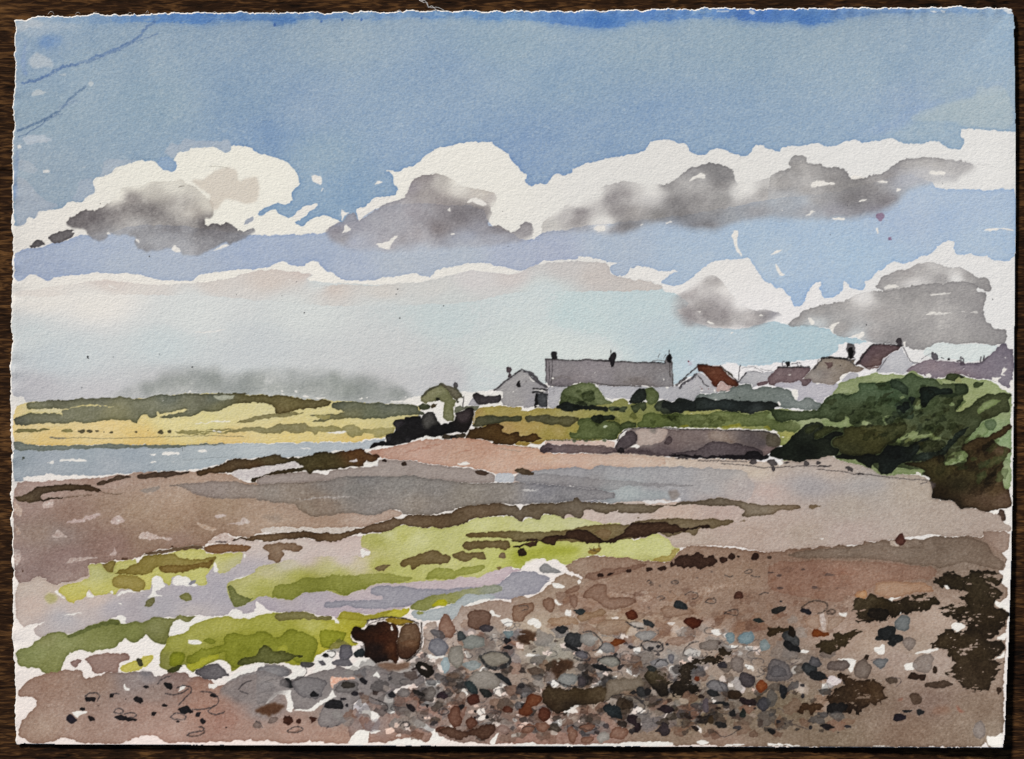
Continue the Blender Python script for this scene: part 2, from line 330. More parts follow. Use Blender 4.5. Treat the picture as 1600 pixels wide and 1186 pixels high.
L - 8f8d80 w=1 a=.5 | @A0 1290,240 1340,235 1400,245
D - 3c3836 | @A0 922,792,5,4 620,468,3 1460,1030,3
L - 4a4440 w=.8 | @A0 1100,363 1135,359
# cloud 2
W c2s a=.88 fb=7 @A1 9d98a2:.2@450,560 908c93@480,640 a4a4ad@620,560 b2b4c0:.6@600,700 9f9da1@540,680 a7a8b0@700,540 a0a0a8@850,480 a09ba0@960,370 958f90@1050,310 9c9692:.7@1150,330 b0a8a2:.3@1250,380 958e8e@1150,460 9b9594@1050,400 a5a0a4@950,520 a8a7ad@850,600 8c8686@1250,500 7e7879@1350,500 857f80@1250,560 8f8888@1150,600 8a8180@1130,620 a8a0a0@1000,660 9c9698@900,690 aaa4a8@820,720 b0b0b8:.4@700,770 b4b6c2:.3@1000,760 a7a8b2:.5@1300,680 9c989c:.8@1400,600 8c8788@1430,560 b5aca4:.6@1400,400 c8c0b6:.1@1250,330 b4adaa:.8@1470,430 8b8688@1500,630 9fa1ab:.8@1480,680 a2a6b2:.7@1250,700 a2a5b0:.8@900,750 e=.5 b=.18 soft=0 r=1.6 | @A1 425,655 430,625 500,585 545,575 560,530 610,510 632,575 700,530 790,470 880,435 915,432 935,400 940,365 980,320 1050,288 1130,285 1180,300 1300,370 1420,380 1480,400 1492,440 1480,490 1440,485 1465,530 1435,570 1440,605 1500,598 1581,650 @A2 20,640 50,620 50,590 90,575 125,585 133,640 120,690 60,720 @A1 1581,740 1400,760 1200,760 1000,790 800,790 600,780 460,720
H - | @A1 1300,475 1340,435 1365,430 1430,470 1425,485 1380,480 1350,462
H - | @A1 1180,505 1208,490 1205,515 1190,515
H - | @A1 730,720 780,710 830,690 850,668 885,668 850,695 830,725 828,755 800,745 770,735
H - | @A1 520,660 540,640 540,610 562,590 575,615 585,625 560,645 535,655
H - | @A1 1205,655 1230,652 1215,664
H - | @A1 340,292 380,298 400,295 408,345 385,348 350,330
H - | @A1 525,510 530,500 555,515 580,515 550,530 535,570 525,570
H - | @A1 728,358 750,325 788,335 760,345
H - a=.8 | @A1 395,390 415,370 420,375 405,395
H - a=.8 | @A1 523,360 533,352 530,362
H c2 | @A1 617,500 650,495 680,490 690,465 740,430 800,422 880,425 870,438 800,462 740,500 680,530 650,565 637,575 628,545
H c2 | @A1 215,548 240,525 290,490 330,480 385,460 375,485 330,520 305,545 250,560
D - 4a4a50 | @A1 250,950,3 160,1035,3 875,995,4 865,1027,4 1158,1098,4 298,1140,4 888,1175,4 1523,515,2.5 1556,730,3
H - a=.8 | @A1 190,942 205,938 215,948
# cloud 3
W c3s a=.9 fb=9 @A2 a9a6a2:.5@230,600 8d8889@400,570 8b8688@420,520 a39fa0:.6@330,540 8c888a@620,430 8f8b8c@700,400 a7a3a2:.5@780,390 969292@650,500 9c9896@750,520 8f8c8b@700,600 8c8889@650,640 989698:.8@400,650 a0a2aa:.3@500,690 e6e4de:0@560,590 a5a3a5:.4@850,420 959391@900,540 929090@1000,450 8f8d8d@1050,520 939191@1150,450 9c9a99@1250,500 918f90@1200,600 949396@1150,620 a9adb8:.4@950,620 999897@1300,430 d6d4d0:.1@850,400 8c8b8d@1100,270 858485@1250,250 8a898a@1330,300 918f8f@1300,350 929090@950,350 b5b5b4:.3@1400,400 a09f9f:.8@1350,560 9d9b9c:.8@1480,460 9c9a99@1550,400 a2a2a5@1500,500 e0dfdb:0@1440,370 aeb4c2:.2@1400,620 e0ded8:0@500,400 e0ded8:0@250,500 e0ded8:0@850,340 e0ded8:0@400,450 afb8c8:0@800,700 b0bccc:.0@1000,680 e=.45 b=.2 r=1.6 | @A2 130,690 190,640 170,600 300,500 450,420 600,340 800,330 920,352 985,335 1030,300 1070,258 1150,235 1230,213 1290,230 1350,250 1370,275 1370,355 1440,340 1520,320 1581,310 @A3 80,270 150,240 122,215 155,180 185,163 245,170 240,215 300,213 330,215 370,248 470,248 500,270 505,320 560,315 640,290 720,280 760,240 830,195 900,187 960,178 1000,178 1060,185 1100,190 1250,210 1300,240 1250,300 1200,320 1165,325 1178,350 1160,372 1050,376 900,400 850,430 800,480 720,520 600,580 300,600 0,580 @A2 1400,620 1200,660 900,620 800,640 680,690 550,690 300,670
W c3s a=.9 fb=11 @A3 9c9a98@50,330 949290@200,230 969493@250,260 8f8e8e@190,190 9b9998@400,290 979594@100,350 a5a3a1@230,380 999795@400,350 9a9896@550,350 918e8d@650,350 8d8a8b@720,290 a09e9d@300,440 a0a0a4:.7@250,500 a7a3a8:.6@400,520 989594@500,430 959292@600,400 908d8e@700,440 949093@760,450 9c99a2:.7@690,520 a4a4b0:.3@800,560 979595@850,220 9b9998@950,205 a19f9e@1050,220 aaa9aa:.8@1150,260 b4b3b2:.4@1230,260 a9afbd@900,300 a8aebc@850,330 a8abb5@950,280 a8acb6@1100,330 a9adb6@1000,350 8f8e92@1170,350 a0bad4:.0@900,430 a9bed6:.1@100,450 a7bcd4:.2@180,450 b0b8c8:.2@300,560 dcdad6:.15@1280,250 b=.18 e=.5 r=1.6 | 0,300 80,265 150,240 122,215 155,180 185,163 245,170 240,215 300,213 330,215 370,248 470,248 500,270 505,320 560,315 640,290 720,280 760,240 830,195 900,187 960,178 1000,178 1060,185 1100,190 1250,210 1380,220 1400,240 1300,280 1250,310 1200,320 1165,325 1178,350 1160,372 1050,376 900,400 850,430 800,480 720,540 600,580 300,590 0,580
H - | @A2 1090,335 1120,305 1160,287 1190,285 1192,318 1160,310 1120,320
H - a=.9 | @A2 785,605 800,592 812,594 798,608
H - a=.9 | @A2 942,583 985,578 992,586 960,588
W - dedcd8:.9 soft=4 e=0 | @A2 500,620 520,580 560,570 600,600 590,640 540,642
H - | @A2 500,625 520,605 570,600 582,640 520,638
H c3 | @A2 1350,665 1375,630 1398,628 1398,660 1385,690 1395,720 1420,790 1430,805 1380,755 1365,690
H - | @A3 268,350 285,330 350,323 360,340 410,330 415,345 350,355 270,366
H - | @A3 510,298 600,300 590,310 540,320 510,322
H - | @A3 683,333 700,328 740,328 730,340 690,342
H - | @A3 790,368 800,372 828,382 810,392 793,392
H - | @A3 995,268 1020,262 1030,270 1095,268 1092,295 1050,290 1000,290
H - | @A3 552,465 575,448 615,440 600,450
H - | @A3 218,542 250,520 300,508 270,528
H - | @A3 385,560 430,552 475,560 460,570 410,568
H - | @A3 82,515 92,502 95,514
H - | @A3 668,620 680,620 695,652 672,652
H - | @A3 1325,625 1400,618 1450,618 1505,625 1520,640 1450,628 1340,632
H - | @A3 12,785 50,755 100,748 60,770
H - | @A3 45,840 60,845 80,885 110,915 60,910
W - 8b5a6c:.55@690,550 a06a86:.5@720,540 e=.3 soft=0 | @A3 665,550 675,525 715,522 728,548 705,580 678,578
D - 9a6685 a=.6 | @A3 750,685,13
D - 555a60 | @A3 384,658,3 490,480,3 1078,344,3 1386,1058,4
# low cloud right
W c4s fb=6 fl=8 @A2 a49e9e@1080,1010 999392@1150,960 918c8b@1230,940 9a9596@1300,1080 989393@1250,1150 a29e9c@1180,1090 c8c2ba:.3@1330,1000 8f8a8b@1200,1060 979293@1300,1100 9b9696@1050,1100 b5b5b4:.5@985,1080 @B2 8d8889@800,180 9a9596@700,200 a3a0a0:.8@610,180 969192@900,200 9c9897@1000,230 989493@900,270 aeb5bb:.2@800,320 aaa5a3:.7@1080,220 9a9798@1150,200 a5a5ab@1230,210 e4e2dd:0@1020,130 e=.45 b=.12 | @A2 1068,1010 1110,960 1180,920 1240,905 1290,930 1400,1080 1500,1130 1530,1120 @B2 1130,175 1165,168 1210,182 1275,192 1280,225 1235,240 1180,270 1080,310 950,320 800,315 650,300 560,230 560,100
H - | @B2 750,190 775,178 770,192
H - | @B2 800,242 825,240 858,258 840,260 815,252
H - | @B2 952,237 975,235 970,242
H - | @B2 955,322 975,305 962,326
H - | @B2 1125,210 1145,205 1155,215 1135,220
W c4s @A3 a7a5a4@720,940 aeaba9@850,900 b4b2b0@950,860 b8b6b3:.6@1000,840 c6c3c0:.5@900,960 a4a2a1@1080,930 d8d6d2:.15@1160,930 a8a6a4@1230,920 9e9c9b@1320,960 aaa8a6:.8@800,1010 e=.5 b=.1 | 662,990 690,950 700,920 780,880 870,868 930,840 1000,825 1050,840 1130,870 1190,850 1220,880 1290,920 1340,920 1368,940 1372,1000 1350,1012 1280,975 1200,970 1150,985 1000,1010 850,1030 730,1005
W c4s @B3 a19f9e@180,220 a5a3a1@300,170 a9a7a5@450,130 d0cdc9:.3@590,90 a6a4a2@700,80 a5a3a1@900,90 a3a1a0@1100,60 a4a2a1@1300,100 a9a6a4@700,200 a8a6a4@900,200 a19f9e@1050,240 a5a3a2@1280,240 a3a1a0@1400,320 a09e9d@800,330 a29f9e@650,320 a6a4a2@450,280 b2bcc0:.6@280,270 aeb8bd:.6@550,330 a7a5a3@1000,350 a5a3a1@1200,370 e=.5 b=.18 r=1.6 | 115,275 160,230 200,190 300,150 420,130 500,110 560,70 620,55 750,60 850,30 1000,10 1200,0 1300,20 1280,60 1340,60 1355,90 1330,150 1335,200 1360,270 1400,290 1480,300 1483,350 1460,385 1400,400 1330,380 1200,385 1050,370 1000,400 950,430 900,425 860,400 700,385 640,375 580,355 540,345 440,340 410,320 380,290 300,290 230,275
H - | @B3 245,225 270,225 290,265 275,275 258,265
H - | @B3 380,288 400,262 438,242 430,255 405,280 410,320 395,310
H - | @B3 505,345 545,325 590,305 598,320 570,355 540,345
H - a=.85 | @B3 990,90 1040,72 1130,62 1150,72 1080,78 1020,90
H - a=.85 | @B3 970,205 1010,185 1060,190 1145,195 1100,202 1000,205
H - a=.7 | @B3 1180,185 1220,182 1210,192
H - a=.7 | @B3 1245,186 1290,184 1300,192 1260,192
H - a=.85 | @B3 715,40 760,20 800,18 820,30 760,45 725,55
D - 55585c | @B3 606,268,5
W haze d3dfe4@1100,400 dbe4e8@1200,440 c9dbe0@1350,390 a=.9 | @B3 1000,395 1060,372 1200,388 1330,383 1430,402 1380,440 1330,480 1250,500 1150,480 1050,480 960,460 960,430
'''
MID = '''
P hill|painted_hill|-|long olive green hill across the bay
P sand|painted_sandbank|-|yellow sandbank below the olive hill
P water|painted_water|-|pale grey blue strip of water with white glints
P mist|painted_far_trees|-|misty grey green trees above the hill
P rocks|painted_headland_rocks|-|black rocks at the end of the headland
P rk|boulder|rocks|
P grass|painted_grass|-|green and ochre grass in front of the village
P gbank|painted_bank|-|dark brown bank above the pink beach
P hedge|painted_hedge|-|near black clipped hedge in front of the houses
P bushbig|painted_bush|-|round olive green bush beside the long house
P bush2|painted_bush|-|dark and light green bush in the middle of the long house
P bluebush|painted_bush|-|blue green bush at the foot of the village houses
P hut|painted_cottage|-|olive green gabled cottage on the headland
P hutroof|roof|hut|
P hutch|chimney|hut|
P hutwin|window|hut|
P hutwall|wall|hut|white side wall
P shed|painted_shed|-|low shed with a dark grey roof
P shedroof|roof|shed|
P gable|painted_cottage|-|grey gable fronted cottage with a black slit window
P gabwin|window|gable|
P gabch|chimney|gable|
P gabroof|roof|gable|
P gabdoor|door|gable|
P long|painted_long_house|-|long two chimney house with a mauve grey roof
P longroof|roof|long|
P longch|chimney|long|
P longwall|wall|long|
P red|painted_cottage|-|cottage with a rust red roof
P redroof|roof|red|
P redwall|wall|red|
P v1|painted_house|-|pale grey house between the red roof and the mauve roof
P v2|painted_house|-|house with a mauve hipped roof and a black chimney
P v2roof|roof|v2|
P v2ch|chimney|v2|
P v3|painted_house|-|brown grey roofed house with a tall black chimney
P v3roof|roof|v3|
P v3ch|chimney|v3|
P v4|painted_house|-|white gabled house with a steep dark maroon roof
P v4roof|roof|v4|
P v4ch|chimney|v4|
P v5|painted_house_row|-|row of mauve roofs above the trees at the right
P v5ch|chimney|v5|
P pole|painted_pole|-|short pole beside the olive cottage
P mast|painted_mast|-|thin mast between the red roof and the pale house
P wall|painted_sea_wall|-|long mauve brown stone sea wall
P wallb|boulder|wall|
P lowwall|painted_low_wall|-|low dark mauve wall running left from the sea wall
# misty trees
W mist a=.72 @S c0c2c2:0@180,600 a3a8a6:.8@200,612 8d9591@240,605 8b938e@285,595 8e9692@330,592 9aa09d:.8@300,582 b4b8b8:.2@280,575 969d98@400,600 8f9790@430,605 949a94@490,606 8e968d@540,606 98a098:.9@520,596 a1a6a2:.7@420,592 b5b8b8:.2@450,583 b5b8b8:.1@350,577 a0a6a2:.8@580,606 9ba19c@620,615 b0b3b3:.3@600,596 b8baba:.0@550,580 bcbdbe:0@640,600 b8babb:0@500,575 soft=4 e=0 b=.25 | @B0 640,560 700,520 740,500 860,470 950,470 1000,430 1100,400 @B1 0,390 300,410 500,400 700,400 860,380 1050,390 1200,450 1380,520 1340,600 1100,592 860,582 300,530 0,540 @B0 1000,560 870,575
W mist 959d98:.5 soft=5 e=0 b=.3 a=.55 | @S 215,612 235,596 262,580 300,572 340,578 372,584 400,576 440,574 470,580 510,576 545,584 590,592 625,602 640,625 520,625 420,618 320,612
W mist 8d958f soft=4 e=0 a=.35 | @S 402,580 412,578 416,610 406,612
W mist 8d958f soft=4 e=0 a=.3 | @S 452,580 460,578 464,612 455,612
W mist 8d958f soft=4 e=0 a=.35 | @S 515,582 526,578 530,616 519,616
W mist 8d958f soft=4 e=0 a=.3 | @S 556,588 564,586 568,618 560,618
W mist 8d958f soft=4 e=0 a=.3 | @S 330,572 342,570 342,606 332,606
# sandy base
W sand @B0 d9cfa6@300,640 e4cd9b@150,740 e3cb98@600,740 e0c389@300,810 dfc388@900,810 dcd09c@1050,720 d8cfa0@1400,640 d9d09c@1300,720 dfc590@1400,810 @B1 d6cd9e@450,620 dfcb92@600,800 d6cb98@800,640 d8cc99@1000,720 dcc386@1000,810 cfc594@1200,700 e=.3 b=.05 | @B0 85,610 165,590 400,575 640,560 870,568 1000,540 1200,530 1480,530 @B1 310,540 500,545 700,565 860,575 1100,590 1390,605 1420,640 1380,690 1260,700 1240,790 1200,805 1160,815 1050,815 1040,830 900,830 600,835 200,842 0,845 @B0 1186,850 900,852 700,847 180,852 80,845
H - | @B0 110,560 160,580 160,598 100,600
W hill @B0 8a8a6e@200,610 74745e@350,580 84846a@500,650 7b7b63@250,690 6f7060@100,700 757661@600,580 8a8767@700,640 7d7e66@900,600 656b5b@1050,560 72735c@1150,590 6b705e@1300,560 7d7d63@1100,650 807e60@1350,620 @B1 6a6a55@60,560 716a4c@350,570 655c3c@450,570 685d3b@600,600 655838@560,640 695f40@750,590 e=.6 b=.10 | @B0 165,600 200,590 290,578 400,573 480,563 640,558 760,558 870,570 930,552 1000,540 1150,533 1300,533 1450,528 1530,530 @B1 310,540 450,545 550,548 700,567 800,572 860,580 866,592 855,608 780,620 700,628 640,637 600,648 580,655 545,660 510,662 508,640 512,610 460,598 430,590 380,585 320,600 260,600 220,620 190,635 160,645 120,650 80,640 60,645 40,660 0,665 @B0 1170,672 1100,680 1050,687 990,692 978,680 1050,665 1130,645 1170,632 1130,630 1060,650 990,665 978,645 965,645 972,670 960,680 930,688 900,665 875,668 865,690 860,700 850,720 820,712 790,700 740,705 680,693 600,710 520,715 450,708 380,717 300,713 230,716 170,728 130,732 95,726 82,690 150,665 210,652 340,650 370,655 385,640 400,632 370,630 290,625 170,636
W sand dbd0a4 e=.2 | @B0 90,680 160,655 210,645 300,648 370,652 372,640 400,628 480,615 540,600 620,604 725,617 640,611 540,610 480,620 420,630 380,640 388,660 385,680 378,660 340,652 210,652 150,665
W - b5b8a4 e=.2 | @B1 125,548 200,545 270,542 245,570 190,585 160,575
W hill @B1 686c59@900,600 757860@1000,600 6b7060@1200,600 6e725d@1350,620 757a60@1100,650 7f7e60@1000,660 86815f@900,680 757962@1250,660 e=.55 | @B1 865,605 880,585 930,582 1000,585 1200,595 1390,605 1400,640 1445,650 1440,668 1390,665 1280,672 1180,682 1100,687 1060,698 1045,682 980,687 900,690 860,695 810,705 730,705 800,690 760,672 720,662 780,660 810,665 870,660 965,645 905,632 870,622
W hill 9b926c@300,700 958d6a@450,680 8c8663@620,660 a1986f@700,665 e=.4 | @B1 265,710 300,695 400,668 470,660 590,650 640,652 700,660 650,668 540,680 420,692 350,710 280,715
W sand b0a778@760,665 9b946c@820,680 e=.3 | @B1 745,655 800,668 860,665 850,695 800,690 760,675
W hill @B1 a19a70@100,770 99916d@300,760 938c68@450,755 8f8866@560,735 948c6a@650,740 a59d74@800,745 a8a078@980,750 9c956c@1010,780 b2a97d@1150,760 aaa275@1200,780 e=.35 | @B1 0,757 60,755 120,765 180,768 290,750 350,742 430,740 480,745 530,725 580,720 640,712 715,712 722,740 800,733 880,733 918,738 930,752 925,738 960,727 1000,722 1035,735 1045,755 1130,752 1200,745 1245,740 1245,775 1190,800 1150,812 1120,800 1135,790 1080,775 1040,800 1020,790 990,806 970,795 940,765 860,768 800,762 780,760 765,785 752,783 745,768 700,770 640,778 590,765 560,772 500,780 480,777 430,780 400,772 330,765 250,775 180,777 120,787 80,772 0,782 @B0 1400,772 1300,787 1150,787 1100,780 1075,765 1130,768 1200,758 1300,770 1500,745
H - | @B1 820,768 940,765 960,775 900,780 840,775
H - a=.9 | @B1 120,762 185,762 180,768 130,768
H - a=.8 | @B1 20,708 90,712 180,705 245,706 200,712 80,716 20,714
H - a=.7 | @B0 1160,708 1260,712 1380,700 1430,706 1300,714
H - a=.85 | @B1 0,155 120,148 180,140 215,142 170,150 60,160
W hill 8a8665@200,755 968e68@110,768 e=.5 | @B0 88,768 130,752 200,750 290,747 316,757 250,766 170,770 100,776
W - 9b946c e=.4 | @B0 370,765 390,752 450,755 455,765 400,772
O - 6f6852 e=.4 | @B0 505,768,22,10,0 550,765,22,11,-5 597,763,15,7,0 685,771,15,8,0 641,770,6,4 840,771,11,7,0 914,762,5,3 985,769,20,14,0 1046,768,17,12,0
L - 6e6a55 w=1 a=.8 | @B0 310,802 350,806 420,806 500,802 600,808 750,806 900,800 1100,795 1300,790 1500,795
L - 6b6a60 w=2 | @B0 312,804 360,807 400,805
# water
W water @B0 95a3af@100,920 a0acb8@300,940 9aa8b4@500,900 9ba9b6@800,900 a2adb8@700,980 a3aeb8@300,1000 a6b2ba@1100,920 a9b5bc@1300,900 @B1 b0babf@100,870 b3bec4@400,880 aeb9c1@700,860 b2bcc4@1000,850 a9b7c0@100,950 e=.25 b=.05 g=.06 | @B0 78,845 180,853 500,857 700,848 900,853 1186,850 @B1 0,848 200,843 600,838 850,835 1000,833 1050,835 1085,820 1160,822 1190,812 1200,820 1140,850 1100,872 1060,880 860,890 780,905 700,920 650,918 600,922 560,930 420,930 240,933 200,945 190,965 130,980 80,992 0,1003 @B0 1186,1003 1040,1010 850,1020 700,1035 600,1040 430,1035 370,1040 290,1022 260,1040 140,1048 135,1075 78,1075
W - 7d8579@200,870 838b80@500,865 8f9890@900,865 e=.4 | @B0 78,850 95,828 130,828 180,850 260,852 340,850 480,848 620,852 660,842 720,842 780,850 900,853 1000,850 1130,848 1186,846 @B1 200,842 200,848 0,853 @B0 1130,860 1100,868 1000,872 900,868 740,875 600,870 420,877 350,887 250,885 150,890 90,882
L - 6c7062 w=1.3 a=.6 | @B0 1186,850 1300,850 @B1 0,850 200,846
H - | @B0 277,965 300,950 330,942 330,968 300,968
H - | @B0 370,943 430,940 480,938 520,940 538,955 480,958 430,952 375,952
H - | @B0 910,908 945,902 958,898 955,920
H - | @B0 1000,895 1060,895 1110,898 1108,910 1060,912 1003,915
H - | @B0 1222,885 1273,882 1273,898 1222,900
H - | @B0 910,963 930,952 970,960 940,963
H - a=.8 | @B0 1050,955 1080,953 1070,958
H - | @B1 655,872 700,870 745,876 700,878
L - 5b6068 w=1 | @B0 1122,865 1123,885
L - 7f888c w=.8 a=.7 | @B0 1130,942 1250,932 1400,920
D - 4d5240 | @B0 145,932,9,7 137,942,4
H - | @B1 855,893 880,882 960,884 1000,880 950,886 900,892
# specks above the hill
H - | @B1 545,520 560,514 565,522 550,530
H - | @B1 545,535 575,538 570,545 550,545
H - | @B1 630,518 650,520 650,530 635,530
H - | @B1 680,548 700,542 715,550 725,556 700,556
H - | @B1 755,558 775,555 790,562 830,565 800,570
H - | @B1 1025,568 1050,560 1060,566
H - | @B1 1070,560 1090,554 1085,562
H - | @B0 1155,522 1170,514 1185,520 1180,528
H - | @B0 1196,526 1222,516 1210,530
H - a=.8 | @B0 1510,512 1535,508 1520,516
H - a=.8 | @B0 990,580 1000,574 1012,582
D - 2f3338 | @B0 541,307,9,8 545,316,4 699,308,3 1187,369,5 985,291,3 505,497,3 @B1 692,35,4 1284,69,4 3,369,4
# white around the headland cottage
H - a=1 | @C0 330,632 420,642 480,622 560,602 640,590 652,598 645,665 560,662 450,655 345,647
H - | @C0 440,600 520,580 520,586 460,600
H - | @C0 1035,560 1050,540 1100,530 1200,550 1240,545 1300,530 1320,560 1400,545 1480,537 1492,600 1480,695 1240,695 1130,700 1100,710 1000,720 1010,640 1040,600 1075,600
H hutwall | @C0 715,640 830,632 872,645 868,740 872,800 908,850 845,893 800,815 760,757 695,750 740,700 710,668
# ground wash of grass
W grass @C1 ada060@250,720 a89a62@450,730 a99a5c@700,760 a4975e@900,740 a39a66@1100,770 ab9160@200,730 b39a66@600,900 b2966a@480,910 ab935c@750,880 9c8b4c@900,970 a18c55@1000,930 9a8e4c@1150,940 a19a60@1400,750 97945a@1550,760 @C2 898b4c@400,780 8f9050@200,760 8e8f52@350,640 8b9152@640,720 8a9050@1100,760 94975a@1300,740 88904e@1000,900 @C3 8e9757@300,740 a7a460@180,890 97a05f@520,910 96a468@830,860 a8a55f@730,980 9ba35c@700,1060 919d5f@800,830 e=.3 b=.09 | @C1 150,740 180,705 250,692 620,692 640,740 700,745 760,712 970,712 1000,700 1100,700 1581,640 @C2 100,620 190,625 250,645 300,605 390,618 410,680 700,640 900,700 1300,700 1581,700 @C3 200,700 500,700 600,720 700,715 850,745 950,730 1050,720 1300,720 1300,900 1000,1000 800,1080 645,1115 662,1010 620,975 560,945 350,925 0,915 @C2 1300,912 1000,912 830,905 500,908 380,922 330,962 290,1035 180,1045 0,1042 @C1 1400,1040 880,1035 850,1060 800,1085 700,1062 640,1095 560,1090 440,1000 300,900 100,890
W grass @C1 5e6c33@1300,900 5a6730@1450,980 65733a@1280,980 616f38@1500,860 @C2 5a6733@150,960 4d5c2b@250,980 e=.45 | @C1 1190,870 1215,815 1330,800 1440,820 1581,815 @C2 120,840 300,855 332,900 340,940 300,1000 290,1020 255,1035 180,1048 60,1035 0,1035 @C1 1480,1040 1400,1028 1300,1030 1230,1025 1150,1032 1120,1010 1105,985 1120,965 1190,975 1200,940 1218,900
W grass 525f30@400,880 5a6836@340,930 e=.5 | @C2 315,895 340,870 400,845 440,838 490,850 492,905 420,915 360,935 330,950
W grass @C2 6b7a3a@600,850 5f6d32@900,850 687634@700,800 69763a@1100,830 6f7c3a@1400,830 @C3 6d7b3c@200,820 707e42@400,830 6a783d@560,880 6d7a42@760,890 78854b@850,890 e=.45 | @C2 490,860 540,830 560,780 590,757 660,748 740,772 800,775 850,768 900,760 960,782 1020,785 1100,765 1200,775 1300,745 1400,740 1581,737 @C3 0,743 200,737 250,760 330,785 420,755 520,750 560,775 600,840 700,850 830,838 880,865 888,885 850,930 800,965 760,958 690,938 670,960 600,940 560,928 480,900 200,900 0,908 @C2 1400,900 1200,905 900,905 560,908 500,905
W - 97953f e=.3 | @C3 40,905 60,885 120,880 180,880 200,868 240,870 265,905
W - 97953f e=.3 | @C2 930,900 960,880 1010,885 1050,905
W - 989546 e=.3 | @C3 480,915 520,895 560,915 570,935 520,930
W - a8a86a e=.2 | @C2 980,765 1010,745 1100,740 1200,745 1300,732 1380,725 1390,738 1280,748 1200,770 1100,775 1000,780
H - a=.9 | @C2 1050,765 1082,765 1070,775
W - b9b894 e=.1 | @C3 730,815 760,805 830,830 800,836 740,838
W - b8bc90 e=.1 | @C3 845,845 900,850 930,860 960,855 968,800 975,825 1050,825 1050,805 1130,830 1180,870 1240,880 1290,850 1320,850 1320,790 1360,830 1360,860 1420,885 1380,905 1260,915 1200,890 1100,900 1080,860 1040,842 960,870 890,890
W - c3cdb0 e=.1 | @C2 155,905 175,885 195,905 190,925 160,915
W grass @C1 5f5d45@200,840 55563f@350,830 5c5e42@550,820 e=.5 | @C1 105,885 130,850 160,800 200,785 270,778 340,785 390,795 450,790 520,795 600,788 628,800 632,825 600,850 560,845 500,845 430,858 380,870 310,878 280,880 230,885 180,908 110,890
W grass @C1 625f47@750,810 5d5a3e@900,850 615d3f@1100,830 5b5638@1050,880 e=.45 | @C1 650,805 680,790 720,785 800,785 850,785 900,785 960,800 1020,800 1085,785 1150,790 1213,798 1205,835 1180,860 1140,880 1100,905 1060,900 1030,888 980,880 930,900 900,895 860,880 840,850 780,840 685,848
W gbank @C1 503a22@150,970 563d22@400,1000 4a331d@400,1060 4d361f@650,1010 53391d@780,1000 e=.55 b=.12 | @C1 55,1012 75,970 95,925 140,912 190,905 250,890 300,872 350,868 400,880 440,885 447,905 428,930 450,958 490,970 520,955 560,950 595,955 605,998 650,995 700,985 740,968 775,970 795,1000 835,1008 830,1025 770,1028 745,1060 690,1062 640,1048 590,1045 560,1080 535,1092 500,1082 440,1085 400,1078 370,1095 330,1085 325,1070 345,1045 300,1048 200,1030 120,1035 70,1030
W - 9d8449 e=.3 | @C1 560,1085 590,1052 690,1066 740,1066 770,1035 855,1036 850,1060 800,1088 740,1066 690,1092 680,1105 600,1095
H - | @C1 690,1085 740,1065 800,1085 815,1100 800,1122 740,1118 695,1108
L - 6a3f2e w=1.6 a=.8 | @C1 430,1092 500,1100 560,1098 640,1106 700,1110 780,1118
L - 7a5648 w=1 a=.7 | @C1 350,1108 420,1128 520,1135 600,1140
# rocks
W rocks @C0 1f1d1e@200,1080 1c1b1c@330,1010 1b1a1b@420,900 1e1d1f@560,860 1a191a@600,960 181718@750,950 161516@950,920 2b2423@1080,780 221d1c@1100,880 e=.5 g=.05 b=.1 | @C0 108,1125 130,1090 155,1068 200,1075 240,1050 270,1048 295,1062 282,1000 310,975 368,968 370,920 362,860 385,828 430,825 468,832 480,805 510,802 560,795 630,792 648,815 650,840 662,795 700,757 755,757 785,785 800,815 835,858 848,893 880,865 940,850 985,835 1000,800 1005,755 1060,733 1100,722 1130,690 1190,692 1198,740 1185,800 1155,860 1140,930 1110,965 1080,968 1000,950 960,970 900,975 860,1000 830,1003 760,1008 715,993 690,990 640,1012 590,1037 545,1050 520,1072 480,1065 440,1080 380,1092 340,1093 300,1090 240,1095 200,1105 130,1130
W rk* 565450@740,800 474540@720,870 e=.6 | @C0 655,850 665,800 700,760 755,758 780,790 800,830 833,865 800,880 760,885 730,930 680,925 655,900
W rk* 423e42 e=.6 | @C0 368,860 400,832 460,838 470,860 420,900 415,965 375,960
W rk* 3a393c e=.6 | @C0 285,1000 320,972 370,965 365,1000 350,1060 300,1060
W rk* 39383a e=.5 | @C0 450,1040 500,1000 540,1005 550,1045 500,1062
W rk* 50474a:.9@1080,800 453b39@1100,860 e=.5 | @C0 1000,800 1010,755 1070,740 1120,715 1150,730 1150,800 1110,860 1060,860 1010,830
W rk* 363535 e=.4 | @C0 370,1060 440,1030 480,1060 400,1088
W - 55483a@900,1000 4c4436@1050,990 e=.5 | @C0 850,1012 890,978 960,990 1020,975 1080,970 1120,985 1100,1008 1000,1022 940,1025 900,1037
W - 201e1e | @C0 945,1010 970,985 1010,990 1000,1025 960,1030
H - | @C0 640,1020 690,992 720,990 770,1008 860,1005 850,1032 760,1040 700,1015
L - b9b4b0 w=1.3 | @C0 985,770 1000,780 990,800 / 985,700 1000,680 / 1190,730 1195,800 1180,850
# hut
W hut @C0 8c8b68@760,560 8a8a66@860,620 86885f@930,700 858663@940,800 8f8d6c@690,620 7d7f5a@850,590 e=.5 h=1 | @C0 645,640 650,590 700,548 760,498 830,480 880,475 930,530 970,590 1000,640 992,700 985,790 972,838 930,848 905,848 868,800 863,740 872,650 830,634 780,637 730,642 700,665 660,663
W hutroof 74705c@700,560 6d6a55@770,510 e=.4 | @C0 650,592 690,545 740,505 780,490 830,485 780,515 730,540 690,575 660,605
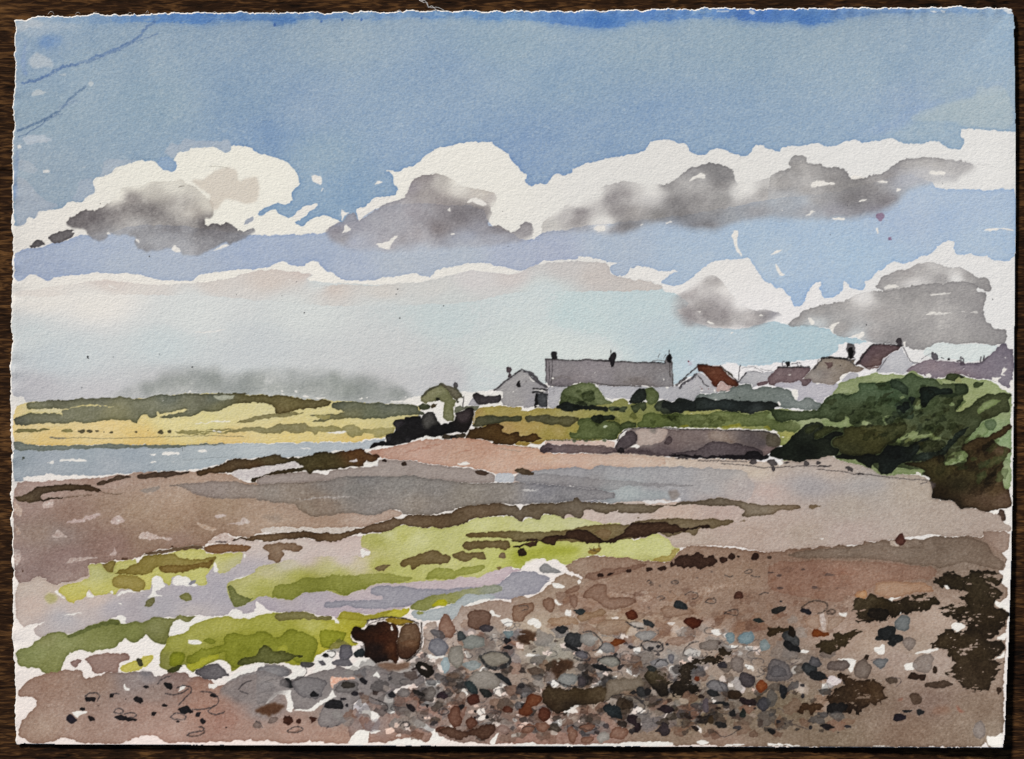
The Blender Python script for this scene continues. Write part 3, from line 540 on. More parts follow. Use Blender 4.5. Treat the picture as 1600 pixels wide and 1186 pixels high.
W hutroof 79745f@950,500 807a68@1000,560 6c6758@900,490 e=.6 | @C0 822,475 835,458 860,450 900,470 940,480 985,482 1020,512 1050,555 1070,600 1045,603 1020,620 1000,632 970,590 930,535 895,510 865,480
W hutch 6d6a6c e=.5 | @C0 975,480 975,455 990,437 1018,438 1024,475 1022,500 1005,515 985,500
W hutwin 45452f e=.5 | @C0 790,612 795,600 830,600 835,625 825,635 797,637
L - 4a4a38 w=2.2 | @C0 650,592 700,545 770,492 825,482 840,455 870,455 / 985,480 1030,530 1068,598 / 1005,630 1018,655 1020,640
W - 5c6346 e=.6 | @C0 612,690 650,672 700,668 738,682 742,712 700,735 660,738 630,725
W - 6d4a3c@760,690 5f6346@740,690 e=.3 | @C0 735,672 765,660 812,672 790,690 765,715 745,705
W - 7c7f6c@1040,700 84876c@1200,700 e=.3 | @C0 990,740 1010,690 1060,680 1080,700 1130,682 1240,685 1235,705 1195,750 1190,700 1130,695 1100,720 1050,735 1005,760
L pole 3a3535 w=1.6 | @C0 1082,585 1076,640 1074,695
W - b6b5b8 e=.4 | @C0 1130,668 1160,620 1185,588 1210,640 1250,672 1245,684 1140,676
W shedroof @C0 4a4547@1250,620 4d474a@1400,620 3c3739@1220,570 e=.5 b=.06 | @C0 1180,572 1205,548 1230,552 1262,572 1330,575 1428,572 1445,560 1468,590 1465,640 1445,660 1380,662 1300,672 1240,678 1215,655 1195,615
'''
VILLAGE = '''
# gable cottage
W gable @C1 a9a7a6@600,400 a5a3a2@500,560 a3a1a2@700,500 a6a3a1@600,650 9d9b9d@840,500 a09ea2@700,650 e=.3 b=.05 h=1 | @C1 335,523 380,485 420,455 500,400 560,355 612,318 632,320 690,345 760,410 790,420 870,470 895,500 895,560 890,706 770,710 765,690 720,695 700,712 650,710 640,692 600,690 520,690 430,680 412,640 425,600 428,545 400,530
W gabroof 6f6d70@700,360 77757a@820,440 e=.5 h=1 | @C1 622,300 650,318 700,332 745,350 790,380 805,410 835,438 900,482 905,500 880,500 835,472 790,445 765,428 740,395 700,362 650,335
L - 3b393c w=2.4 | @C1 345,522 420,458 500,395 560,350 618,308
L - 504e52 w=1.4 | @C1 622,302 690,335 760,380 830,450 905,500 / 700,362 740,405 780,440 860,480
H - | @C1 700,382 715,395 735,420 770,435 775,442 740,432 715,408
W gabch 6b5f63 e=.5 | @C1 470,335 472,305 490,285 515,287 528,310 520,340 500,350 512,370 515,385 485,400 478,375 492,350
W gabwin 2f2c2e e=.3 | @C1 585,432 600,425 612,432 620,470 618,492 600,500 588,498 582,470
D - 5d5557 | @C1 672,435,5,9
H - | @C1 535,540 555,528 550,548
W gabdoor 53565a@840,640 4b4e53@860,600 e=.4 h=1 | @C1 795,562 895,555 893,700 850,700 800,690 792,640
W gabdoor 1f1d1f e=.2 | @C1 772,562 800,560 802,620 790,690 775,708 750,712 770,650
L - 262427 w=2.6 | @C1 748,510 800,512 860,518 925,514 / 740,542 790,540 842,546 
L - 262427 w=1.6 | @C1 895,560 890,640 884,710
H - | @C1 745,530 790,522 870,532 878,545 850,545 790,532
H - | @C1 775,690 795,675 808,690 800,700
H - | @C1 610,730 640,715 705,712 712,735 660,742
H - | @C1 895,680 930,670 935,690 905,712 895,700
# long house
W longwall @C1 b7b7ba@960,600 b1b1b5@930,520 babbc0@1500,560 @C2 b9babf@250,560 b5b6bb@400,560 b6b7bb@760,560 b2b3b7@900,560 b4b4b8@1050,450 acadb1@1100,560 e=.3 b=.05 h=1 | @C1 900,500 925,478 1110,480 1581,470 @C2 70,470 540,492 870,482 900,480 950,490 1030,420 1100,340 1130,340 1200,375 1240,430 1275,475 1310,495 1330,555 1260,562 1140,565 1100,600 1085,628 1000,620 900,605 870,642 805,640 720,610 600,610 400,620 330,602 290,605 250,642 190,625 160,590 80,480 @C1 1400,500 1040,560 1020,620 1010,660 970,715 900,700
D longwall 6e6a6c | @C1 958,510,3,5 960,535,3,6 952,555,4,5
H - | @C1 925,480 965,478 950,492
W longroof @C1 908b8d@930,350 8a8587@1050,260 8f898c@1300,300 8a8385@1200,400 7f797c@1050,420 918c8f@1500,400 @C2 8b8686@300,400 87807e@500,440 8f8b8c@500,330 918f90@800,380 8a8686@750,280 e=.4 b=.07 h=1 | @C1 875,205 930,202 1000,207 1300,210 1581,212 @C2 200,217 400,228 600,238 785,248 792,205 858,200 868,300 866,400 875,480 800,490 750,495 600,488 400,485 250,482 130,475 50,465 @C1 1581,475 1430,477 1390,462 1300,455 1250,452 1180,458 1110,485 1000,478 930,475 905,470 885,440 870,430 878,300
L - 3a3739 w=1.8 | @C1 875,210 930,205 1000,208 1300,212 1500,214 1581,216 @C2 0,212 200,225 350,228 600,238 700,242 785,240
L - 4b474a w=1.4 | @C1 878,210 880,300 872,380 875,440 / 908,215 910,330 905,460 / 938,220 940,330 930,450 / 905,470 960,478 1110,482 
L - 55504f w=1.5 | @C2 0,440 100,455 250,470 400,478 540,490 / 850,230 858,300 866,380 860,480 / 835,250 828,330 832,380
L - 77706e w=3 a=.6 r=3 | @C2 380,420 480,400 520,410 / 350,445 430,430 560,440 / @C1 950,410 1000,380 1060,395 1140,405
H - | @C1 1378,335 1385,330 1392,350 1384,364
H - | @C2 58,335 66,330 74,348 66,362
H - | @C2 762,398 772,400 778,422 770,422
H - a=.8 | @C2 715,303 740,300 735,308
H - | @C1 940,402 955,395 968,402 950,410
H - | @C2 540,488 620,488 690,495 640,500 560,495
H - | @C2 790,488 810,485 825,495 800,510
H - | @C1 1150,470 1180,450 1210,455 1160,480
H - | @C1 1380,465 1400,465 1420,490 1405,505
H - | @C2 60,470 95,470 90,500
H - | @C2 165,585 190,600 230,620 290,605 320,600 250,650 200,635
W longch* 2c2a2d e=.2 | @C1 930,170 932,148 960,125 985,138 992,160 990,205 960,210 935,205
W longch* 37343a@250,160 1f1c1f@240,240 e=.4 | @C2 195,200 210,170 225,140 245,130 272,133 280,170 275,205 268,220 270,268 255,288 235,285 222,265 215,222
W longch* 2f2c30@830,170 1d1b1e@830,220 e=.4 | @C2 798,200 800,170 815,145 845,145 862,165 863,195 852,205 852,238 830,245 812,235
L - 2e2b2e w=2 | @C2 218,108 222,140 / 824,108 820,150
L - 6c696b w=.9 | @C2 718,150 712,190 / 720,152 728,148 / 765,190 772,165 785,155 / 795,205 793,180 800,165
L - 5d5a5d w=.9 | @C2 650,230 700,212 760,215 790,230
# red cottage
W redroof @C2 5f3328@1200,300 65382d@1300,330 5c2d23@1300,460 61342a@1450,420 60392f@1250,270 e=.5 b=.1 | @C2 1110,300 1112,275 1150,257 1230,262 1290,272 1350,270 1385,295 1410,325 1430,370 1470,400 1520,430 1535,460 1530,478 1500,482 1440,482 1400,460 1375,440 1350,430 1330,465 1315,495 1285,490 1255,450 1245,420 1210,385 1190,350 1150,335 1120,320
W - 6c6a5c@1420,330 e=.3 a=.9 | @C2 1350,268 1390,290 1440,330 1480,365 1480,385 1440,370 1410,325 1385,295
L - 2c2524 w=1.6 | @C2 1115,262 1150,255 1220,258 / 1350,270 1400,305 1450,350 1490,400 1530,435
L - 4a484b w=2 | @C2 893,468 950,420 1010,370 1060,320 1110,278 / 900,472 960,430 1000,390
L - 45434a w=3 | @C2 930,498 960,462 985,450 / 975,452 1000,430 1060,400 1085,360 
L - 4c4a4e w=1.8 | @C2 1080,365 1100,342 1125,378 1160,410 1175,450 1200,475 1225,488 / 1105,345 1090,390
W redwall b59e9b@1360,520 c0a8a3@1320,530 e=.3 | @C2 1310,497 1330,470 1352,430 1385,455 1440,482 1500,485 1470,505 1440,530 1380,540 1330,548 1312,535
D - 7b3c38 | @C2 1162,512,8,6 1148,490,4 1232,512,7,4
H - | @C2 1130,545 1170,525 1185,540 1160,548
H - | @C2 1283,550 1298,515 1312,550
D - 86203c | @C2 1028,226,10,9
D - c08a9c a=.5 soft=1 | @C2 1045,250,12,16
L mast 4a4a50 w=2.2 | @C2 1552,262 1545,330 1535,412
# pale house
W v1 @C3 b4b5b8@350,400 bcbdc0@500,380 b0b1b4@280,450 e=.35 b=.05 h=1 | @C3 215,455 240,420 300,345 345,328 400,330 450,348 520,345 560,338 605,342 540,405 525,435 440,433 415,465 370,505 355,462 300,452
L - 3f3f44 w=2 | @C3 215,438 240,410 300,345 / 195,420 215,435
L - 6b6b70 w=.8 | @C3 250,292 330,285 380,282 / 380,290 430,310 470,335 / 440,295 490,320 560,320 / 340,325 400,330 470,345
D - 4f4f55 | @C3 398,290,4 468,335,3 640,290,3 390,285,5,2
W v2 b3b2b8@900,560 b9b9c0@1000,540 b0b0b7@760,480 bab9c2@1200,500 e=.25 b=.05 h=1 | @C3 590,478 620,440 760,447 840,437 870,440 880,486 930,470 970,430 1020,455 1100,458 1160,475 1290,460 1270,490 1220,520 1190,560 1110,600 1088,655 1040,640 1000,620 940,605 900,620 830,637 845,600 842,520 770,512 700,500 690,485 600,485
W v2roof @C3 7b6a6d@700,330 7e6b6e@600,400 826f72@850,380 77666a@930,440 e=.5 b=.05 h=1 | @C3 530,470 527,405 560,365 622,285 700,280 760,287 850,280 950,280 970,295 965,320 940,350 910,380 880,402 965,400 976,425 950,455 920,478 890,485 875,465 872,440 840,434 800,445 760,445 700,438 620,438 605,460 590,475 550,478
W v2roof 7f6c70 e=.4 | @C3 415,468 430,440 470,430 528,434 526,462 490,472 450,485 425,485
W v2ch 1b191b | @C3 698,230 720,208 742,215 748,245 738,270 720,285 705,270
L - 55525a w=1.2 | @C3 672,235 665,260 690,272 / 690,225 675,230
L - 2c2a2c w=2 | @C3 620,288 650,282 700,285 760,290 / 760,288 840,282 950,280
L - 4f4d52 w=1.2 | @C3 820,240 822,265 830,275 / 850,265 865,255 875,278 / 760,250 800,245 860,240 / 880,282 940,280 960,295
H - | @C3 725,362 770,355 745,370
# brown roofed house
W v3roof @C3 958a7f@1100,260 8f8377@1250,240 8d8175@1350,290 a09892@1000,380 8f8a85@1050,350 867c78@1100,350 8c8178@1300,320 988e88@1150,430 94897f@1200,400 857a70@1430,260 93857b@1450,310 e=.4 b=.10 | @C3 888,402 940,350 985,310 1010,270 1050,232 1072,218 1082,182 1160,182 1240,195 1340,205 1420,210 1400,240 1430,265 1480,290 1525,308 1490,325 1440,335 1360,330 1340,345 1300,352 1265,390 1268,420 1240,445 1200,475 1150,470 1100,456 1000,450 976,440 972,405
W - 7a6664@1130,270 e=.4 | @C3 1100,240 1130,232 1185,238 1198,255 1185,290 1165,305 1120,320 1130,290 1110,265
D - 3f3738 | @C3 1270,272,8,6
L - 201e20 w=3 | @C3 1075,215 1082,183 1160,182 / 1160,183 1240,192 1340,202
L - 4c4949 w=1.6 | @C3 990,310 1020,260 1070,220 / 1000,300 1040,245 / 1350,210 1390,240 1420,262 1470,225 / 1335,220 1420,205
L - 77726f w=1 | @C3 1030,240 1040,205 1055,215
W v3ch 6d6a6c@1370,100 e=.4 h=1 | @C3 1340,60 1352,42 1385,38 1412,52 1418,120 1410,195 1345,200
W v3ch 121112 | @C3 1348,90 1362,75 1390,78 1398,110 1395,180 1375,205 1352,195
H - | @C3 1262,392 1290,360 1330,342 1350,345 1320,372 1280,412
W - b9bac0 e=.3 | @C3 1280,420 1330,372 1360,350 1400,330 1450,350 1455,395 1390,415 1320,440
H - | @C3 1005,452 1055,450 1020,468
H - | @C3 762,518 830,512 842,545 845,590 828,640 805,638 802,590 775,570
# maroon roof house
W v4roof @B3 6f5c5f@750,410 67555a@600,480 755f5e@650,500 624f54@620,410 e=.5 b=.06 h=1 | @B3 540,508 580,460 608,418 625,395 650,388 720,390 800,392 815,400 800,428 770,435 740,455 710,475 695,515 665,520 640,538 600,540 575,520
L - 2a282b w=2.2 | @B3 545,512 580,468 612,420 640,385 720,382 790,390 820,395
L - d8d8d8 w=1 | @B3 660,380 730,380 790,386
W - 8b7a78 | @B3 600,540 640,538 670,520 700,515 660,550 620,545
W v4ch 4f494d e=.4 | @B3 793,355 805,345 820,347 826,370 818,395 805,398 790,390
W v4 @B3 c3c5c9@780,480 bcbec3@850,520 b7b9bf@700,545 e=.3 b=.05 h=1 | @B3 800,432 818,410 835,435 862,465 880,500 910,505 870,535 852,560 830,568 740,562 665,562 690,520 708,480 740,457 765,437
L - 6a686c w=1.2 | @B3 828,405 850,440 865,470 890,500 912,505 940,500 / 735,462 700,515 670,555
H - | @B3 825,375 850,370 850,385 840,400 830,395
# mauve row
W v5 @C4 8d8188@600,440 92848a@700,450 8a7f87@850,430 877e88@1000,450 857d88@1200,430 7f7985@1400,280 857f8a@1350,400 8b8690@1400,560 8a8089@700,520 938489@950,500 e=.4 b=.08 | @C4 456,492 500,450 540,430 600,390 640,375 680,372 720,382 760,388 830,388 900,398 940,405 1000,402 1060,412 1150,412 1190,395 1210,365 1250,340 1270,310 1310,285 1350,250 1360,232 1400,225 1418,240 1420,262 1450,275 1480,280 1478,562 1440,590 1455,640 1420,645 1400,628 1340,612 1320,590 1290,575 1240,575 1190,562 1150,560 1050,548 1000,530 960,518 900,505 850,515 830,545 760,550 700,548 640,530 590,515 570,500 530,488 480,500
L - 5c5560 w=2 | @C4 1170,405 1210,372 1240,345 / 1060,408 1150,408 1180,400
L - 4b474e w=2 | @C4 975,345 968,390 1000,395 / 985,360 1005,370 1000,400 / 1168,350 1160,395 / 1198,345 1190,385 / 940,390 975,385
W v5ch 57535a@720,340 77757c@750,350 e=.4 | @C4 700,320 712,303 725,312 745,312 765,330 765,385 720,382 705,360
W v5ch 35323a | @C4 858,370 870,358 880,368 872,388 862,385
L - 3c3a3e w=1.6 | @C4 790,358 812,365
L - 807e84 w=1 | @C4 600,370 640,345 690,320 / 430,262 460,310 480,370 520,405 560,400
W - 665c66 | @C4 965,400 1000,395 1020,412 1000,430 975,425
H - | @C4 640,525 655,505 685,500 710,520 700,540 665,540
H - | @C4 1000,472 1010,460 1018,470 1005,478
H - | @C4 1380,355 1400,350 1405,360
H - | @C4 1370,495 1375,455 1395,440 1405,460 1410,480 1390,490 1375,515 1405,520 1400,530 1365,522
H - a=.9 | @C4 1030,515 1050,522 1065,534 1045,530
H - | @C4 750,545 775,540 820,545 822,562 780,562
H - | @C4 1260,545 1290,548 1340,545 1362,535 1355,552 1320,560 1325,590 1310,595 1290,578 1270,565
H - | @C4 1335,610 1380,630 1450,648 1475,600 1475,675 1440,672 1390,660 1350,645
H - | @C4 1430,600 1470,560 1475,620 1450,625
# blue green bush, hedge, bushes
W bluebush @C3 7b8783@100,550 7f8b86@300,520 74807a@200,600 76827c@500,560 7d8984@650,560 6c7872@300,480 6e7974@650,500 808b88@800,680 77827f@950,650 7b8784@700,640 e=.5 b=.10 | @C3 0,545 60,540 110,525 150,490 190,482 240,460 300,450 345,462 365,490 372,512 440,500 500,485 540,490 575,512 620,485 680,487 708,515 765,528 782,560 795,590 805,618 832,640 880,630 905,610 940,605 985,612 1015,635 1085,658 1060,695 1035,715 950,725 880,720 800,715 720,718 660,708 600,680 0,660 @C2 1100,640 1088,605 1105,580 1150,567 1230,572 1310,560 1360,545 1440,535 1470,510
D - 2f3733 | @C3 235,603,8,6
W hedge @C2 525b46@720,680 4d5744@690,700 4a533c@760,740 3a4238@780,700 283029@850,700 232c2a@1000,680 202929@1300,680 212a2a@1500,680 @C3 1f2929@100,680 202828@300,690 222a27@500,680 3d4648:.95@430,720 e=.5 b=.08 g=.05 | @C2 663,690 690,655 740,630 800,640 845,650 870,655 888,625 920,602 955,598 1000,608 1030,628 1070,635 1110,605 1180,600 1230,610 1270,625 1320,630 1400,620 1581,628 @C3 40,620 110,620 200,632 300,628 400,640 480,640 560,650 600,652 640,670 655,690 640,700 600,705 590,735 570,768 545,745 510,742 440,745 400,750 340,782 300,768 250,752 215,735 180,740 100,748 60,733 @C2 1560,760 1530,735 1430,747 1390,742 1350,725 1280,735 1200,738 1150,735 1100,745 1050,748 1010,738 990,745 960,775 930,770 900,752 850,765 800,775 770,765 720,742 685,728
W - 232b2a e=.3 a=.8 | @C2 740,680 770,640 840,650 880,655 930,640 1000,640 1040,650 1100,640 1100,740 990,740 955,770 900,750 850,755 800,720 750,705
H - | @C3 610,640 640,635 655,655 652,690 630,665
H - a=.9 | @C2 1290,618 1315,610 1335,622 1310,627
H - a=.8 | @C2 795,630 806,622 810,638
W bushbig @C1 6b7946@1300,500 647142@1150,560 59663a@1100,600 64713f@1350,560 707c48@1450,560 6a7744@1280,600 7d8757@1520,660 4f5b36@1250,650 e=.45 b=.10 | @C1 1010,668 1022,640 1020,600 1035,560 1060,520 1100,490 1150,470 1200,457 1270,453 1340,455 1372,462 1400,495 1430,530 1465,580 1490,625 1540,632 1581,660 @C2 60,680 0,700 @C1 1500,730 1300,720 1100,710
W - 55623a:.8 e=.6 | @C1 1245,560 1300,530 1370,535 1390,580 1380,640 1300,650 1260,620
W bushbig 1b221f@1100,690 1e2620@1300,705 242d24@1480,710 e=.3 | @C1 978,712 1000,680 1040,655 1085,640 1130,648 1165,668 1215,672 1290,688 1400,692 1490,700 1520,715 1515,735 1480,735 1420,720 1380,718 1250,725 1180,728 1130,748 1080,752 1030,735
W - 4a5438 e=.4 | @C1 1165,660 1200,635 1245,632 1290,665 1300,685 1215,680
W bush2 @C2 67743f@640,560 6d7a45@650,640 616e3e@700,600 e=.45 | @C2 560,520 600,503 650,500 688,510 705,555 722,590 715,640 690,655 650,680 600,670 585,620
W bush2 2b332c@500,580 242b26@480,640 323b33@540,540 e=.4 | @C2 405,642 425,620 445,590 460,558 500,525 550,508 585,512 592,560 590,600 575,630 540,655 520,672 470,675 430,668
W - 545f3c e=.5 | @C2 420,685 470,672 520,672 580,640 595,690 590,715 570,737 540,728 522,710 515,740 490,762 450,745 430,715
W - 30382c@50,700 2b332a@150,720 e=.4 | @C2 0,672 60,680 130,690 200,700 205,730 190,752 150,735 100,730 0,735
W - 242a22 e=.2 | @C2 0,685 100,695 195,708 190,730 130,722 60,725 0,728
W - 5a6446 e=.4 | @C2 190,690 260,688 310,700 350,690 400,702 385,730 368,755 330,742 300,735 230,745
W - 242a22 e=.2 | @C2 252,712 290,702 318,712 305,735 262,735
W grass 2f3b26@150,810 e=.4 | @C2 15,805 60,785 120,775 180,778 250,773 270,795 262,830 225,835 195,828 150,850 120,858 60,845
W grass 303b28 e=.4 | @C1 1325,805 1360,790 1420,778 1500,778 1581,775 1581,830 1520,828 1480,845 1430,858 1380,850 1350,835
# sea wall
W lowwall @C1 cdb6ae@1200,1065 @B2 d2bdb3@120,1000 e=.2 | @C1 860,1050 900,1040 1150,1040 1400,1045 1581,1050 @B2 60,982 200,985 245,990 240,1025 120,1022 0,1015 @C1 1400,1095 1100,1085 860,1085
O - 7f8a70 e=.3 | @C1 1170,1048,22,18,0 1290,1046,20,14,0 1478,1048,24,16,0
L - 3d4128 w=1.4 | @C1 880,1036 1000,1038 1200,1036 1400,1030 
W lowwall @C1 4f4347@830,1140 5f5054@880,1150 746567@1000,1120 786868@1300,1130 @B2 796866@60,1030 6b5c5c@200,1040 5c5052@350,1060 665a5c@480,1040 e=.4 b=.08 | @C1 805,1140 815,1105 850,1082 900,1078 960,1085 1000,1090 1080,1082 1200,1090 1400,1095 1581,1100 @B2 100,1018 230,1020 330,1030 450,1020 560,1005 600,1040 580,1070 530,1082 420,1085 300,1072 200,1070 130,1068 40,1062 0,1060 @C1 1450,1180 1300,1182 1180,1170 1000,1165 930,1172 880,1175 830,1182 808,1165
W - 483c40 e=.4 a=.8 | @C1 808,1150 860,1130 920,1125 940,1120 930,1145 880,1170 830,1180
D - 2f2529 | @C1 936,1130,10,8
W - 574b4e e=.3 a=.8 | @B2 130,1060 200,1045 330,1050 400,1040 520,1040 530,1075 420,1082 300,1070 200,1068
W wall @B2 908581@450,950 837572@650,960 7a6b6a@600,1000 8c7c75@870,950 8f8078@930,980 6b6262@1050,960 645c5d@1150,1000 6c6161@700,1060 5e5556@1000,1060 5b5154@850,1040 685c5e@550,1050 7b6d6b@760,940 8a7877@1190,1030 6a6152@1230,970 e=.4 b=.10 | @B2 238,1040 250,1000 280,950 310,925 350,908 430,905 520,898 575,912 600,905 750,908 950,910 1080,915 1170,918 1215,930 1245,945 1265,970 1265,1005 1230,1030 1190,1062 1150,1095 1100,1098 1000,1098 780,1092 690,1090 620,1085 560,1075 480,1060 440,1030 330,1035 300,1050 260,1058
W - b9aba3@400,930 b0a29c@460,980 baaaa2@550,930 e=.25 | @B2 358,918 440,905 520,900 575,912 560,945 545,985 480,1005 400,1018 375,1005 382,960
W - 7f7a74 e=.1 a=.8 soft=1.5 | @B2 440,905 500,905 480,940 465,930
W wallb* 5f5558@310,980 51484a@350,960 e=.5 | @B2 238,1035 250,1000 285,945 320,925 355,918 378,945 380,975 362,1005 320,1030 290,1040 260,1052
W - 2a2427 | @B2 256,1050 262,1030 285,1025 303,1040 292,1062 270,1068
H - | @B2 322,1026 380,1003 402,1018 390,1030 360,1028
H - a=.9 | @B2 262,960 290,935 312,925 280,965 265,975
W wallb* 6a5d5e e=.5 | @B2 545,1000 560,960 580,950 590,990 570,1010 550,1008
W - 5c5254@900,1040 574d50@1050,1060 62575a@700,1060 e=.45 a=.95 | @B2 560,1070 640,1052 720,1048 770,1030 800,1005 840,990 880,983 930,1000 985,1000 1050,1020 1130,1030 1160,1060 1150,1095 1000,1098 780,1092 620,1085
W - 9a8a80@880,940 8c7c74@930,980 e=.3 a=.7 | @B2 830,925 940,925 945,970 975,995 920,995 870,980 820,980 810,940
W - 655e50@1230,970 e=.3 a=.8 | @B2 1170,950 1200,935 1240,945 1265,968 1265,1015 1225,1020 1180,1020
W wall 1f1c20@650,1075 221e22@1000,1080 1d1a1f@1100,1060 e=.2 | @B2 565,1068 620,1066 700,1072 770,1075 780,1085 850,1075 950,1068 1040,1068 1060,1050 1090,1042 1130,1050 1150,1075 1190,1068 1185,1095 1150,1102 1060,1097 900,1097 780,1092 680,1086 610,1082
W - 5f5457 e=.4 | @B2 610,1080 650,1078 695,1090 680,1103 650,1100
W wallb* 4e464b e=.4 | @B2 1060,1100 1110,1100 1108,1125 1080,1130 1065,1115
H - | @B2 560,912 620,905 700,903 760,905 780,910 700,908 620,912
H - | @B2 940,908 1000,905 1030,912 980,915
H - | @C3 0,912 30,910 60,920 150,918 265,915 275,930 100,930 0,925
H - | @C3 350,928 440,930 560,942 595,930 630,955 625,975 590,970 520,945 400,940
H - | @C3 660,1010 690,1005 680,1018
H - | @C2 730,905 850,905 930,912 830,912 760,915
L - 3c3838 w=1.4 | @C2 290,1035 330,965 380,925 500,908 830,908 950,925 1300,928 / @C3 0,932 200,935 400,940 520,948 600,980
'''
